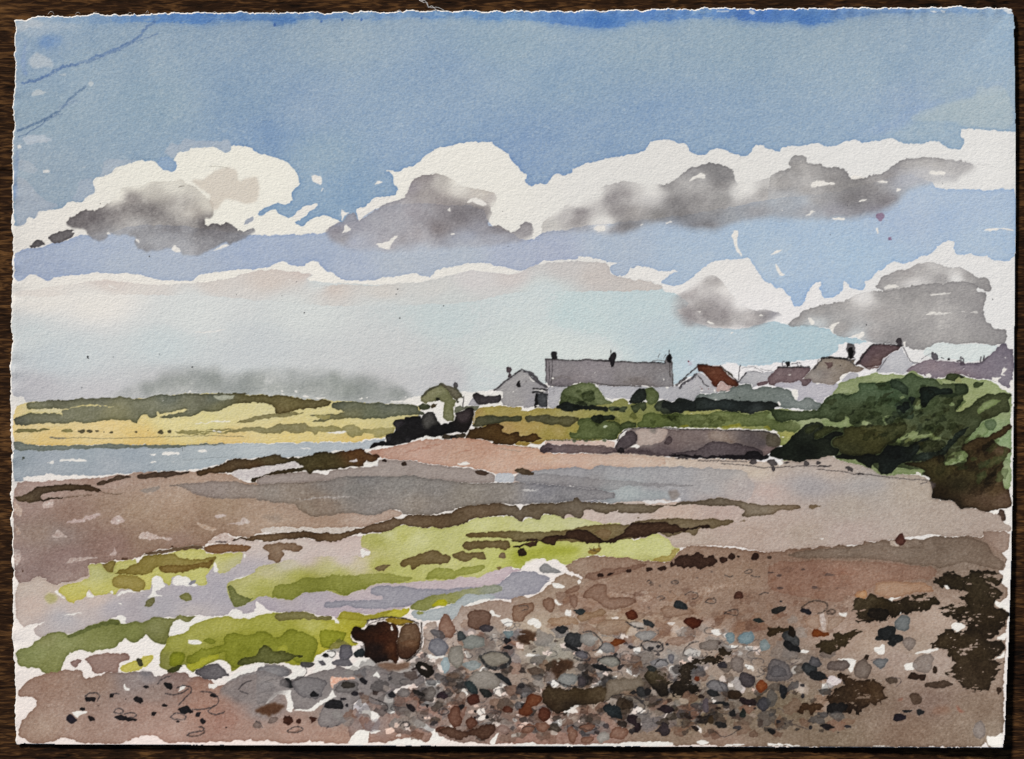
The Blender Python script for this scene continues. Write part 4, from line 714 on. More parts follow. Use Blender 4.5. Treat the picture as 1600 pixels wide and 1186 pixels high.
TREES = '''
P trees|painted_trees|-|big mass of green trees above the right of the beach
P treelight|sunlit_leaves|trees|
P treedark|dark_hollow|trees|
P treebrown|painted_shrub|-|brown and olive shrub spreading over the beach at the right edge
W trees @B3 9aa86f@300,870 a1b076@700,590 8c9c62@620,640 a0ad6f@1300,700 a5b478@1390,640 93a56c@1400,780 8fa56e@1300,880 8ca870@1430,960 97a768@900,960 8fa46b@1150,1080 8ea56f@1490,1100 a0ab68@1180,780 @D3 8ba066@850,220 95a870@1480,200 8b9a60@700,220 e=.35 b=.10 | @B3 0,820 40,790 150,800 240,800 310,780 345,730 400,690 420,660 440,630 520,597 560,590 620,575 680,570 780,575 850,572 870,555 905,550 935,575 960,590 1020,600 1090,600 1105,575 1160,570 1200,590 1300,605 1390,620 1430,660 1470,675 1503,690 1503,760 1500,870 1500,1186 @D3 1498,330 1440,325 1400,300 1000,260 960,245 900,240 800,245 740,265 700,290 680,325 655,325 640,290 630,240 600,190 540,180 430,150 400,125 370,145 250,165 170,175 70,150 @B3 100,1030 160,945 215,900 130,850 0,850
H - | @B3 1495,780 1503,760 1503,900 1497,880
H - | @D3 1488,330 1503,275 1502,330
W trees @C4 4f6541@100,700 47603d@300,700 4d6640@100,640 3f5531@350,760 5b6f48@600,600 45572f@200,850 3a4724@60,880 384522@150,940 4c5c33@700,800 53603a@600,950 4e5530@450,1050 4a5430@100,1080 4b5731@850,900 4a5232@1000,880 4d5733@900,740 5b6b42@1000,650 4e5633@1250,730 4a5230@1380,780 525636@1200,900 4a5331@1050,1050 505b38@1130,960 e=.55 b=.13 | @B3 0,790 60,790 150,800 240,800 310,780 345,730 400,690 440,690 480,700 500,700 @C4 10,680 0,650 0,600 60,585 120,590 200,595 300,580 340,560 430,550 440,520 500,500 545,515 590,545 660,545 720,550 765,572 775,612 800,600 850,612 920,600 1010,598 1050,620 1055,650 1040,700 1010,710 1005,760 990,820 950,822 940,850 940,885 1000,865 1050,830 1090,800 1120,758 1200,715 1250,700 1330,695 1420,690 1470,705 1440,740 1425,750 1440,790 1440,860 1400,888 1370,885 1300,930 1240,945 1190,975 1150,1020 1080,1080 1030,1130 1010,1186 @B3 1240,1010 1200,1050 1150,1060 1120,1110 1080,1140 @D3 1000,240 960,250 810,190 700,240 640,180 560,150 430,140 400,125 250,160 170,175 70,140 @B3 100,1030 160,945 250,890 330,870 345,900 440,895 520,890 480,860 390,870 370,850 300,840 260,850 250,865 210,860 120,860 60,870 30,840
W treelight 98a86e e=.3 | @B3 330,870 345,850 400,868 440,865 470,850 480,830 500,845 500,870 535,885 520,895 440,900 420,890 380,885 350,895
W treelight 8fa064 e=.4 | @C4 1138,850 1160,810 1220,778 1300,762 1362,762 1335,785 1290,815 1240,850 1190,875 1145,897
W treelight a0b07a e=.3 | @C4 858,798 890,775 910,790 916,822 870,812
W treelight 97a56b@600,1080 8f9f60@420,1140 e=.35 | @C4 348,1178 385,1120 430,1100 470,1075 520,1062 580,1055 620,1045 665,1038 700,1060 720,1085 760,1108 795,1115 785,1138 740,1140 690,1118 640,1115 600,1122 540,1130 500,1145 440,1175
W treelight 93a26b e=.2 | @C4 237,908 300,906 290,925 250,935 262,975 285,1000 262,990 240,960
W treelight 9aa970 e=.2 | @C4 35,995 45,965 75,955 110,975 145,995 110,1012 90,1030 70,1002
W treelight 8c9d68 e=.2 | @C4 530,850 555,800 580,760 600,765 605,830 570,852
W treelight 9aaa74 a=.8 e=.2 | @C4 395,745 430,715 450,735 420,748
W treelight 94a36c e=.2 | @C4 770,572 800,570 805,600 780,612
W treelight a6ac74 e=.2 | @C4 925,590 940,555 960,535 985,590 950,592
W treedark 4c5632 e=.5 | @C4 830,560 838,525 870,505 940,512 985,530 1020,552 985,560 960,545 935,560 925,590 890,578 860,575
W treedark 56653a e=.5 | @C4 1095,615 1125,590 1190,590 1198,610 1180,630 1140,650 1105,645
W treedark 3b4c36:.8@400,650 33462f@450,680 e=.5 | @C4 298,590 340,565 390,572 440,595 470,625 492,655 485,705 440,705 400,672 360,658 330,650 310,615
W treedark 36462a:.8@980,640 e=.5 | @C4 920,600 1005,598 1050,625 1052,660 1035,700 980,705 900,740 820,740 760,740 780,710 900,700 930,650
W treedark 3c4f3b:.85@450,880 465a40:.8@400,790 e=.5 | @C4 345,815 385,775 430,740 490,750 520,800 522,850 528,930 500,952 430,945 385,905 360,850
W treedark 1c2a22 e=.4 | @C4 573,690 588,655 640,637 700,630 745,632 770,645 850,648 895,662 900,690 870,712 810,710 760,715 715,740 690,775 650,822 612,835 605,790 598,760 575,740 600,720
W treedark 22302a e=.3 | @C4 468,745 485,728 520,728 555,745 548,775 525,808 500,795 512,770 480,765
W treedark 1b2722 e=.3 | @C4 368,828 395,812 425,812 418,782 450,770 490,782 497,800 488,845 458,855 442,892 425,888 405,855 375,848
W treedark 3d4a30:.8 e=.4 | @C4 250,925 290,930 350,915 365,930 340,965 320,1000 290,1005
W treedark @B3 1e261b@150,1000 1a2119@250,1040 242b1e@330,1020 2b3222@300,900 1f271e@420,950 e=.4 b=.15 | @B3 0,1075 20,1040 50,1022 90,1020 140,965 200,915 250,880 310,865 340,882 335,910 290,940 285,985 340,958 400,932 460,920 465,942 420,965 395,980 385,1010 400,1025 445,1030 440,1060 400,1072 370,1085 345,1105 300,1100 250,1110 210,1120 175,1130 150,1110 100,1100 60,1090
W - 3c4324:.9 e=.4 | @B3 225,915 270,885 320,880 322,895 280,925 250,945
W - 454b28@400,915 474c28@320,950 e=.4 | @B3 345,900 380,888 410,900 445,905 430,918 380,935 330,958 290,980 285,940 320,915
W trees @B3 4b4a28@550,950 4a4827@650,1000 484c2a@800,950 47482a@500,1040 e=.5 b=.12 | @B3 398,980 440,960 470,935 465,905 520,895 560,900 620,882 720,890 800,870 860,880 850,930 790,985 780,1005 740,1012 705,1035 690,1065 600,1072 520,1075 445,1062 445,1030 395,1020
W treedark @D3 1b2019@600,140 1a2220@800,130 1e2723@760,180 222c26@900,70 1c2016@520,130 e=.35 b=.15 | @D3 405,135 440,115 470,112 520,128 600,115 650,118 690,122 700,95 730,72 780,65 860,75 890,45 930,35 965,18 1000,15 985,40 950,60 930,100 900,125 890,160 840,172 810,180 790,205 770,235 720,245 692,240 680,200 690,175 660,170 640,185 632,212 610,195 580,172 560,170 545,150 480,150 440,145
W treedark 2c3828@1080,1040 242f27@1180,940 26302a@950,1080 e=.3 | @B3 880,1075 960,1055 1050,1050 1100,1010 1130,960 1180,920 1250,890 1220,930 1170,975 1130,1020 1100,1070 1040,1100 940,1110 890,1115
W treedark 41472a@990,1010 e=.4 | @B3 925,1010 960,985 1010,975 1060,985 1110,995 1080,1030 1030,1052 950,1058
W treelight 8fa066 e=.3 | @D3 770,240 790,205 840,205 900,215 972,203 975,215 955,232 960,248 900,240 840,238
W - 5b6a3d@670,280 66754a@680,300 e=.5 | @D3 633,240 660,250 700,250 722,262 705,295 685,330 655,328 642,290
D - 55643c | @D3 735,270,12,7 610,258,9,5 745,262,6
H - | @D3 912,225 935,230 950,240 945,252 920,240
W treebrown @B3 4e3d28@1400,920 4a3a26@1300,1000 4c4029@1420,1080 @D3 443b22@1150,180 3b351d@1050,220 2c2616@1180,300 3d3620@1300,260 4a3c28@1380,160 56432f@1400,340 5a4638@1330,400 4d3b2c@1230,410 2f2416@1060,370 261d12@1170,420 654f42@1450,380 5d4a3a@1440,100 e=.55 b=.13 r=1.3 | @B3 1215,1005 1250,985 1280,962 1310,955 1345,968 1370,950 1390,930 1440,905 1495,880 1505,905 1470,940 1430,965 1395,975 1410,1005 1450,1015 1490,1035 1500,1050 1475,1080 1455,1120 @D3 1450,210 1440,230 1452,270 1440,320 1500,332 1498,450 1465,455 1420,460 1380,475 1340,477 1300,465 1285,445 1250,452 1210,460 1180,448 1160,452 1142,432 1145,400 1120,398 1060,402 1005,400 1008,372 1028,338 1008,345 975,330 990,290 1005,262 960,248 970,210 900,195 830,180 880,165 960,165 1010,140 1060,120 1100,130 1085,185 1150,182 1170,165 1215,165 1240,125 1230,100 1190,90 1200,60
W treelight 8ca063 e=.35 | @B3 1088,1138 1110,1090 1140,1055 1180,1048 1215,1040 1238,1060 1228,1090 1200,1112 1160,1105 1120,1130
W treelight 8aa068 e=.35 | @B3 1210,1008 1215,975 1260,940 1310,895 1335,870 1360,900 1365,935 1330,958 1290,962 1240,990
W - 6e845a e=.4 | @B3 1335,880 1360,850 1410,855 1410,890 1385,925 1360,920
W treebrown 5d4a40@1440,490 e=.5 | @D3 1412,490 1430,460 1455,460 1475,500 1470,530 1440,530 1418,512
H - | @D3 1360,476 1400,462 1420,465 1415,485 1380,480
H - | @D3 1455,458 1495,452 1490,560 1440,548 1425,528 1470,535 1478,500
W - 5e5450@1010,310 e=.4 | @D3 975,325 985,280 1010,285 1040,300 1030,325 1000,345
'''

def _leaves():
    r = np.random.default_rng(8); out = []
    def dabs(n, x0, y0, x1, y1, s0, s1, cols, a, rot, key, mode='g', ok=None):
        for _ in range(n):
            x, y = r.uniform(x0, x1), r.uniform(y0, y1)
            if ok and not ok(x, y): continue
            s = r.uniform(s0, s1)
            out.append('O %s %s m=%s a=%.2f e=.6 r=2.2 | @S %.1f,%.1f,%.1f,%.1f,%.0f' % (key, cols[r.integers(len(cols))], mode, a * r.uniform(.5, 1), x, y, s, s * r.uniform(.3, .6), rot + r.uniform(-25, 25)))
    top = lambda x, y: y > 598 + max(0, 1310 - x) * .55 and y < 640 + (x - 1230) * .33
    dabs(50, 1290, 600, 1500, 700, 5, 16, ['9aa07a', 'a3a784', '8f9b80', 'b0a888'], .75, -20, '-', ok=top)
    dabs(45, 1380, 620, 1565, 740, 6, 18, ['9a9c7c', 'a0a488', 'a59a80'], .5, -38, '-')
    dabs(30, 1300, 640, 1470, 712, 4, 11, ['4f5a34', '3f4a2c', '5c5a34', '2c3a28'], .75, -30, '-', 'c', ok=top)
    dabs(45, 1450, 700, 1570, 790, 6, 20, ['9c8f80', '8d8578', 'a89a8a'], .5, -35, '-', ok=lambda x, y: y < 700 + (x - 1400) * .55)
    dabs(20, 930, 648, 1180, 662, 5, 14, ['a5a884', '979c78'], .5, 0, '-')
    dabs(16, 880, 612, 940, 640, 4, 10, ['9ba078', '8f9670'], .5, -10, '-')
    dabs(22, 1470, 700, 1572, 770, 5, 15, ['5d6b3c', '6b7a48', '54603a'], .6, -50, '-', 'c', ok=lambda x, y: y < 690 + (x - 1400) * .42)
    return chr(10).join(out)
BEACH = '''
P beach|painted_beach|-|pinkish brown beach curving round the bay
P pink|painted_sand|beach|rose pink upper beach below the rocks
P mudl|painted_mud|beach|warm brown mudflat at the left
P mudg|painted_mud|beach|dark grey wet mud in the middle of the bay
P greysand|painted_sand|beach|blue grey sand below the sea wall
P palesand|painted_sand|beach|pale pinkish grey sand at the right
P weed|painted_weed_line|-|long brown weed line across the middle of the beach
P weedl|painted_weed_line|-|brown weed line along the water's edge
P weedh|painted_weed_line|-|arched olive brown weed stroke at the left edge
P weedk|painted_weed_line|-|short dark weed stroke nearest the waterline at the left
P weedj|painted_weed_line|-|thin dark weed stroke between two others along the water
P weedi|painted_weed_patch|-|oval brown weed patch on the grey sand
P weedd|painted_weed_line|-|dark brown weed line above the yellow green weed
P green|painted_green_weed|-|yellow green weed in the middle of the beach
P greend|painted_green_weed|-|olive green weed band at the lower left
P greenl|painted_green_weed|-|ochre and yellow weed patches at the left
P greenm|painted_green_weed|-|yellow green weed left of the brown boulder
P pool|painted_pool|-|lavender grey wet strip between the weed bands
P shingle|painted_shingle|-|red brown shingle at the front of the beach
P stone|painted_stone|shingle|
P boulder|painted_boulder|-|dark brown boulder at the edge of the green weed
P kelp|painted_kelp|-|ragged near black kelp patches at the lower right
P redst|painted_red_stone|shingle|
# pale sand, right
W palesand @D3 b9aba0@100,60 bdafa6@400,200 aca6a4@250,310 b0a9a3@600,310 b4a79b@900,330 b3a79d@500,450 b5a59a@200,600 b4a69c@1000,520 b0a198@1350,560 bdaca3@50,660 b8a7a0@500,600 b7a59c@100,520 @D2 c9b9ac@1000,150 c9baae@1400,170 c7b9ab@1500,230 b3a7a4@1450,300 c0aca6@1560,350 bda9a2@1300,470 b9a69c@1500,600 c2ada2@1000,480 b8a79c@1100,650 c3b5ae@700,500 bfb0ab@1500,400 c8b7af@450,520 e=.3 b=.05 g=.11 | @D2 380,120 560,110 800,120 1000,135 1150,148 1400,150 1581,165 @D3 100,170 70,150 200,165 300,150 390,125 430,150 540,180 600,190 640,215 700,250 800,245 900,240 990,265 1005,300 1020,340 1005,400 1060,402 1145,400 1180,448 1210,460 1285,447 1340,475 1400,485 1430,490 1450,540 1495,560 1492,600 1440,595 1380,590 1330,600 1325,625 1200,625 1100,628 1000,612 930,625 870,625 750,640 690,655 600,660 560,680 450,672 430,695 350,690 200,710 100,715 0,720 @D2 1480,705 1380,690 1250,680 1180,680 1050,693 1000,690 850,660 700,600 600,560 500,560 330,525 250,500 300,460 700,420 400,300 0,300 0,240 300,200
# pink sand
W pink @D1 bb968a@900,80 bd9a8d@1100,60 c4a094@1000,110 c2a091@1300,110 c8a798@1500,170 c09a8b@1400,80 @D2 c39c8b@60,130 c8a592@200,130 ccb0a3@350,150 cab3a6@600,160 cbb6a9@800,150 c4a395@150,180 e=.35 b=.09 g=.09 | @D1 685,98 780,84 860,66 900,60 950,50 1000,38 1040,22 1100,18 1160,32 1220,20 1290,12 1380,28 1450,35 1470,60 1520,62 1581,68 @D2 60,72 110,78 170,84 170,110 250,112 330,108 440,118 640,120 800,130 950,140 950,190 800,200 700,205 560,185 515,190 490,212 400,205 300,205 250,215 130,215 60,235 0,240 @D1 1500,235 1470,232 1430,215 1350,205 1280,190 1200,190 1130,188 960,150 870,150 770,140 720,115
L - a3695c w=1.6 a=.5 r=3 | @D1 930,100 1000,85 1100,70 / 1000,75 1150,50 / 1250,110 1350,85
L - 8b8378 w=1 a=.7 r=2 | @D1 1250,195 1350,210 / 1500,80 1581,92 / @D2 0,95 60,92
H - | @D1 1240,170 1290,165 1330,175 1300,185 1250,180
# left brown flats
W mudl @D0 b59e97@300,290 ad948b@650,265 a88f83@900,240 b09688@1300,240 a8918a@150,450 9f8a80@250,600 a38a80@450,480 a1887a@700,420 a58c7b@850,460 a78c7b@1100,450 a38a78@1350,430 a28876@1050,550 9b8070@1250,580 9d8476@900,640 9a7f78@700,680 98807c@400,750 96807c@200,850 9b8a84@350,620 a28d88@120,750 9a7f74@1100,640 @D1 b19989@100,520 ad9485@400,560 b39c90@700,520 a89082@200,440 b29e93@300,280 e=.35 b=.09 g=.10 | @D0 82,285 200,288 400,278 600,262 780,245 860,225 1000,225 1100,222 1200,222 1320,232 1400,235 1480,262 1500,280 1581,290 @D1 100,245 320,225 420,255 420,460 560,470 700,490 800,460 860,455 910,490 830,515 740,545 640,572 500,568 400,572 250,570 60,570 20,585 60,600 0,605 @D0 1560,625 1450,628 1400,600 1330,625 1280,665 1260,692 1200,675 1100,695 960,705 900,735 850,765 780,775 740,770 680,780 630,790 545,800 555,850 545,870 450,905 370,915 330,925 280,905 290,890 240,868 200,885 190,905 90,920 78,700
W greysand a79891@400,260 9f948e@600,220 9b918b@850,180 9b918b@1100,230 a0989a@1400,270 a59a94@100,280 e=.4 b=.06 @D1 | 0,260 100,245 200,232 320,226 400,235 440,250 470,215 560,208 650,200 740,195 765,145 870,150 960,152 1130,190 1280,198 1400,215 1470,235 1475,292 1300,290 900,260 500,270 200,300 0,310
H - d2cfcf | @D1 665,192 675,163 740,168 758,172 755,190 700,196
W - b9bfc6@1530,265 e=.2 | @D1 1475,240 1500,232 1581,232 @D2 12,245 15,290 0,290 @D1 1475,290
W mudg @D1 978a80@200,340 8f857d@100,340 8b847f@500,300 85827f@680,262 898580@600,330 8a8681@900,300 8c8580@750,420 8f877e@1300,380 8c8782@1100,320 91877e@1000,430 938276@400,430 948477@300,450 8f8881@1500,350 8f8780@1100,460 @D2 89898e@200,340 918f90@500,370 8b8a8c@300,390 @D0 978a84@1300,330 9d9289@900,330 9a8d85@1500,360 e=.45 b=.06 g=.11 | @D1 0,308 100,298 350,288 480,268 560,255 700,253 800,252 900,250 1000,250 1130,272 1250,285 1400,292 1581,292 @D2 0,288 150,298 300,312 450,328 640,348 640,395 500,400 300,412 100,425 0,430 @D1 1581,425 1480,425 1400,430 1300,440 1200,470 1100,485 1060,490 1000,488 910,492 890,465 860,455 820,458 770,480 740,492 690,492 600,480 520,480 470,495 400,500 330,500 270,470 250,440 240,420 130,418 60,405 0,402 @D0 1581,392 1500,385 1400,392 1280,385 1200,372 1180,345 1150,330 1100,318 1020,322 1090,305 1200,295 1320,285 1450,283 1581,312
W - 968d86 e=.25 a=.8 | @D0 850,350 870,335 930,325 995,318 975,345 920,360
H - a8a09b a=.8 | @D1 215,400 300,395 420,380 520,375 620,380 560,388 400,392 300,402
D - 6b6058 a=.7 soft=1 | @D1 922,346,10,10
D - 8d7c71 a=.6 soft=2 | @D1 110,510,70,22
H - cdc3ba e=.2 | @D1 22,590 35,570 80,568 140,575 200,568 250,572 300,565 420,572 550,568 640,570 600,585 555,598 510,606 430,602 380,592 300,590 230,590 150,600 110,608
# pale marks in the mud
H - c2aeaa a=.9 | @D0 408,548 430,532 500,515 560,490 615,486 620,498 560,520 500,540 440,545
H - c4b1ac a=.9 | @D0 672,552 700,510 730,490 755,505 765,535 740,548
H - c4b3ac a=.9 | @D0 310,620 340,605 365,580 380,605 425,625 380,635 330,642
H - c9b7b0 a=.9 | @D0 852,640 875,600 920,598 960,605 990,625 1020,635 1080,630 1040,652 1000,640 920,640
H - bda9a4 a=.9 | @D0 672,745 695,725 700,680 712,690 725,740
H - c2b1aa a=.9 | @D0 400,790 430,760 480,750 540,755 620,758 560,768 500,775 450,785
H - c8b4ad a=.9 | @D0 255,425 280,405 330,400 332,440 290,450 265,448
H - c0a898 a=.8 | @D0 1190,530 1230,545 1290,560 1338,570 1335,588 1270,585 1240,565
H - cbbdb8 a=.9 | @D0 1318,492 1370,485 1408,492 1350,512
H - c8bab4 a=.9 | @D0 1375,550 1480,540 1500,510 1520,515 1550,545 1480,552
H - c6b4ac a=.9 | @D0 1275,670 1310,640 1370,600 1410,610 1460,640 1581,650 1581,670 1440,665 1350,668
D - 7d6f6c | @D0 1360,660,40,7
H - c9b1a4 a=.8 | @D0 85,405 110,430 140,460 130,510 95,490
H - c9b1a4 a=.7 | @D0 85,540 110,560 130,610 100,612
H - c6b5ae a=.8 | @D0 85,700 130,710 130,760 110,815 85,790
# grey strips below the wall
W greysand @D2 a3a4a6@100,230 a1a1a4@400,230 a3a4a7@700,220 a4a4a6@1000,240 a4a4a4:.75@1300,240 acaaa8:.35@1400,300 9a9898@500,280 9c9a9b@300,310 a0a0a2@900,290 a4a6a8:.8@1200,340 a9abac:.3@1400,370 9fa9ac@720,350 a4adb0@600,340 9d9fa3@850,370 a6a6aa@1000,380 adaaaa:.7@1200,380 9a9aa0@450,390 e=.4 b=.06 g=.10 | 20,250 60,235 130,215 200,212 300,205 400,195 470,205 490,210 515,190 560,183 620,192 700,203 850,192 1000,195 1200,200 1350,212 1440,220 1455,250 1500,300 1480,370 1450,400 1440,405 1370,395 1300,382 1200,395 1100,408 1040,415 1000,400 860,395 800,408 640,415 500,415 400,415 300,412 640,395 640,348 450,328 200,302 20,290
W - 8f8b8b:.7@400,270 928f8f:.5@900,320 e=.35 | @D2 150,235 300,245 420,258 600,275 800,290 1000,300 1150,310 1100,318 900,318 700,310 640,345 450,328 200,300 15,290 15,245
W - 9aa6aa:.6 soft=2 | @D2 640,350 800,335 1000,350 1050,390 900,395 660,400
W - 8b807a:.8@1000,360 e=.3 soft=.8 | @D2 960,345 1020,340 1040,370 1010,400 980,390
H - dbd9d8 | @D2 803,408 850,395 900,400 950,405 1000,402 1045,385 1050,412 1000,405 950,418 850,420
H - a=.8 | @D2 765,182 790,178 780,188
H - a=.6 | @D2 60,335 170,335 150,345 70,345
W - a9a7a9:.7@200,310 a8a6a8:.6@600,320 a=.5 soft=6 | @D3 0,270 300,260 400,290 700,270 750,320 600,340 450,360 300,370 0,300
L - 57504f w=1.6 a=.8 r=1.5 | @D3 0,198 150,192 300,190 390,190 / 300,208 400,212 540,238 650,245 800,265 900,270 990,278 / 940,300 985,285 / @D2 1290,175 1400,178 1500,195 1581,200 / @D2 1150,155 1350,160 1450,160
D - 66605f e=.4 | @D3 30,170,35,22,0 35,205,12,20,0 110,170,20,9,0 237,178,20,17,0 310,172,20,14,0 500,208,32,17,10 345,192,45,6,0 570,242,25,8,0
D - 66605f e=.4 | @D2 1050,143,40,10,0 1485,165,22,20,0
H - | @D3 60,170 85,158 90,175 75,190
# brown weed lines
W weedh @D0 59493a@250,360 5c4a39@500,330 6b5a47@130,390 5d4838@600,340 e=.6 b=.12 r=1.2 | 85,385 150,372 190,345 220,322 280,315 350,308 420,298 480,305 560,305 570,320 600,330 632,350 600,358 560,345 520,340 450,340 380,340 330,350 280,355 250,378 240,395 280,392 330,380 400,378 330,400 260,408 190,415 130,415 110,408
W weedk @D0 5f4c40 e=.5 | 597,300 620,280 680,268 740,250 800,248 815,262 760,275 700,285 640,300 610,306
W weedj @D0 5d4a3f e=.5 | 845,255 860,240 930,232 1000,222 1070,220 1100,228 1170,218 1172,235 1130,245 1080,245 1030,265 960,262 900,268 850,270
L - 6b5648 w=1.6 a=.8 r=2 | @D0 400,380 450,375 500,372 560,370 / 630,352 680,358 750,362
W weedl @B1 5a4430@100,1010 5a4835@280,950 52452f@480,935 534631@540,920 4b4229@700,950 4b4228@800,920 4c4127@850,970 604028@1000,900 5f422d@1100,920 5b412d@400,1000 54452d@560,1020 4c3f28@380,1055 e=.6 b=.13 r=1.3 | 25,1015 50,1000 110,998 170,975 230,945 280,932 340,935 400,940 440,925 480,910 530,910 560,925 600,930 620,915 640,930 700,922 740,915 760,895 800,885 860,895 920,890 1000,880 1060,872 1085,905 1140,905 1165,925 1140,950 1110,962 1070,945 1065,980 1030,992 1000,985 940,990 880,1000 800,1005 760,1010 735,1030 700,1010 640,1015 560,1030 500,1040 430,1040 400,1055 385,1078 360,1065 370,1045 430,1035 460,1030 530,1005 600,998 700,990 660,975 650,955 600,955 540,970 480,975 400,990 330,995 250,1022 200,1020 150,1025 90,1030 40,1040
H - cdc7c5 | @B1 245,1030 270,1010 340,1000 400,990 480,975 550,968 600,955 645,950 660,975 695,988 620,995 540,1005 480,1020 420,1038 370,1048 340,1065 290,1062 260,1045
H - d0cbcc | @B1 960,948 1000,942 1015,935 1020,948 990,955
H - | @B1 1062,985 1070,955 1100,962 1155,945 1145,980 1100,985
D - 3e2e25 e=.3 | @B1 1192,948,18,12,0 1310,967,20,17,0
W - @D1 57443a e=.4 | 1345,225 1370,212 1420,218 1440,232 1420,245 1370,245
W weedi @D2 5b4b3c e=.4 | 12,220 40,205 80,205 135,225 130,250 100,252 80,245 40,240
W weed @D1 6f5843@60,620 66503d@250,605 6b543f@450,630 6d5745@700,580 665140@900,530 6c5743@1100,530 6e5a48@1400,460 6b5845@1250,510 @D2 6b5e4f@50,480 6b5c4b@150,470 74685a@400,440 726555@600,440 776a5a@850,455 766a5c@1250,405 7d6f5f@1500,440 @D3 877563@100,450 e=.6 b=.10 r=1.2 | @D1 0,612 80,610 150,605 230,592 300,590 400,600 480,608 540,605 600,588 650,572 700,555 750,545 830,515 900,510 960,490 1060,490 1190,488 1240,462 1300,438 1400,428 1500,422 1581,435 @D2 20,430 35,440 45,468 60,465 80,432 150,425 200,418 370,412 375,385 410,380 420,412 500,416 640,420 800,425 960,430 1050,415 1150,400 1250,390 1320,384 1360,398 1450,410 1510,420 1515,430 1581,432 @D3 100,430 195,432 208,448 150,460 70,462 40,488 0,490 @D2 1581,490 1500,500 1440,508 1410,490 1440,470 1410,445 1350,430 1280,442 1200,432 1060,430 1000,435 950,430 930,450 900,460 870,485 800,480 650,482 660,465 620,475 560,482 500,470 440,462 438,500 420,515 380,500 340,488 320,517 280,500 220,485 190,485 170,530 140,525 120,508 80,515 45,535 0,495 @D1 1568,510 1560,492 1450,510 1400,515 1320,515 1300,545 1220,565 1130,577 1080,575 1050,572 960,560 900,552 870,580 800,600 700,605 620,610 560,625 520,650 480,662 380,655 350,640 290,630 230,635 200,640 100,650 60,665 30,650 0,648 @D0 1500,645 1430,652 1440,638 1520,630
W weed 877460 e=.4 | @D3 243,440 270,430 320,438 335,442 300,450 275,465 255,455
W weed 9c8b7b e=.3 | @D2 1400,520 1440,518 1440,535
# lavender and pale strips underneath the green weed
W pool @D1 cfc3bb@200,680 cdbfb9@400,740 cbbab4@550,680 b9b0b0@150,1000 b6aeb4@350,1000 c2b5b7@600,930 c3b5b8@1100,920 c4b4b9@1500,860 bdb0b6@550,1060 b3abb2@100,1030 @D0 b8b2b5@1550,850 aeabb3@1400,960 b1adb4@1200,980 b0adb2@1000,1050 b4afb3@700,1060 b6b3b5@400,1120 bdb6b5@1200,1090 cdbfb8@1500,660 c7b7ab@350,960 c8b5ac@200,1050 c4b5ab@150,930 c9b9b2@600,1010 c6b9b4@450,1080 c7b6ab@560,830 e=.3 b=.06 | @D0 90,920 190,905 200,885 240,868 290,890 280,905 330,925 450,905 545,870 550,800 640,790 700,870 900,960 960,800 1330,830 1400,690 1450,640 @D1 0,650 60,662 200,640 290,632 380,655 480,662 560,625 640,615 900,700 1100,900 1581,790 @D2 0,830 60,822 60,835 0,850 @D1 1581,850 1555,870 1540,890 1500,920 1490,930 1300,950 1000,1050 900,1065 760,1110 620,1100 510,1090 510,1130 500,1140 480,1115 380,1120 340,1090 230,1090 100,1095 0,1030 @D0 1581,1030 1581,1080 1500,1110 1490,1090 1450,1065 1400,1110 1290,1120 1220,1105 1060,1120 960,1130 880,1160 760,1165 740,1120 700,1130 540,1186 @E0 410,420 300,420 250,432 215,420 210,370 300,330 100,380
H - | @E0 380,300 420,290 500,282 505,287 430,298
H - | @E0 715,300 760,295 775,330 770,352 750,358 740,335
H - | @E0 730,225 770,232 745,240
H - | @E0 1420,85 1480,65 1540,48 1545,58 1460,85
H - | @E0 1410,300 1440,262 1460,255 1490,290 1530,290 1581,275 1581,310 1500,318
H - | @E0 1060,330 1110,320 1160,340 1200,322 1260,310 1300,295 1300,310 1190,350 1165,385 1120,410 1040,428 1045,380
W - c3b9b5 a=.0 | @E0 0,0 5,0 5,5
W pool 9d9da6@800,160 9b9ca6@1000,170 a09fa8@600,230 a19fa8@450,240 9fa0a8@1400,130 989ba8@1540,70 e=.45 b=.06 @E1 | 708,168 715,135 740,120 800,116 900,118 980,135 1170,138 1300,130 1500,112 1515,90 1550,70 1581,35 @E2 0,30 60,28 150,22 170,40 235,65 235,75 205,90 245,80 210,100 180,130 165,155 130,165 70,180 20,200 0,205 @E1 1581,200 1500,195 1300,190 1280,200 1200,180 1100,180 1000,220 950,238 900,240 800,255 700,258 620,255 580,240 560,240 520,252 440,258 415,240 430,218 480,212 600,208 700,202 780,198 785,172 740,170
W - 8d9496@200,25 9c9490@270,35 e=.4 | @E2 165,10 190,-25 220,-20 240,0 300,20 308,38 240,40 190,35
# yellow green weed
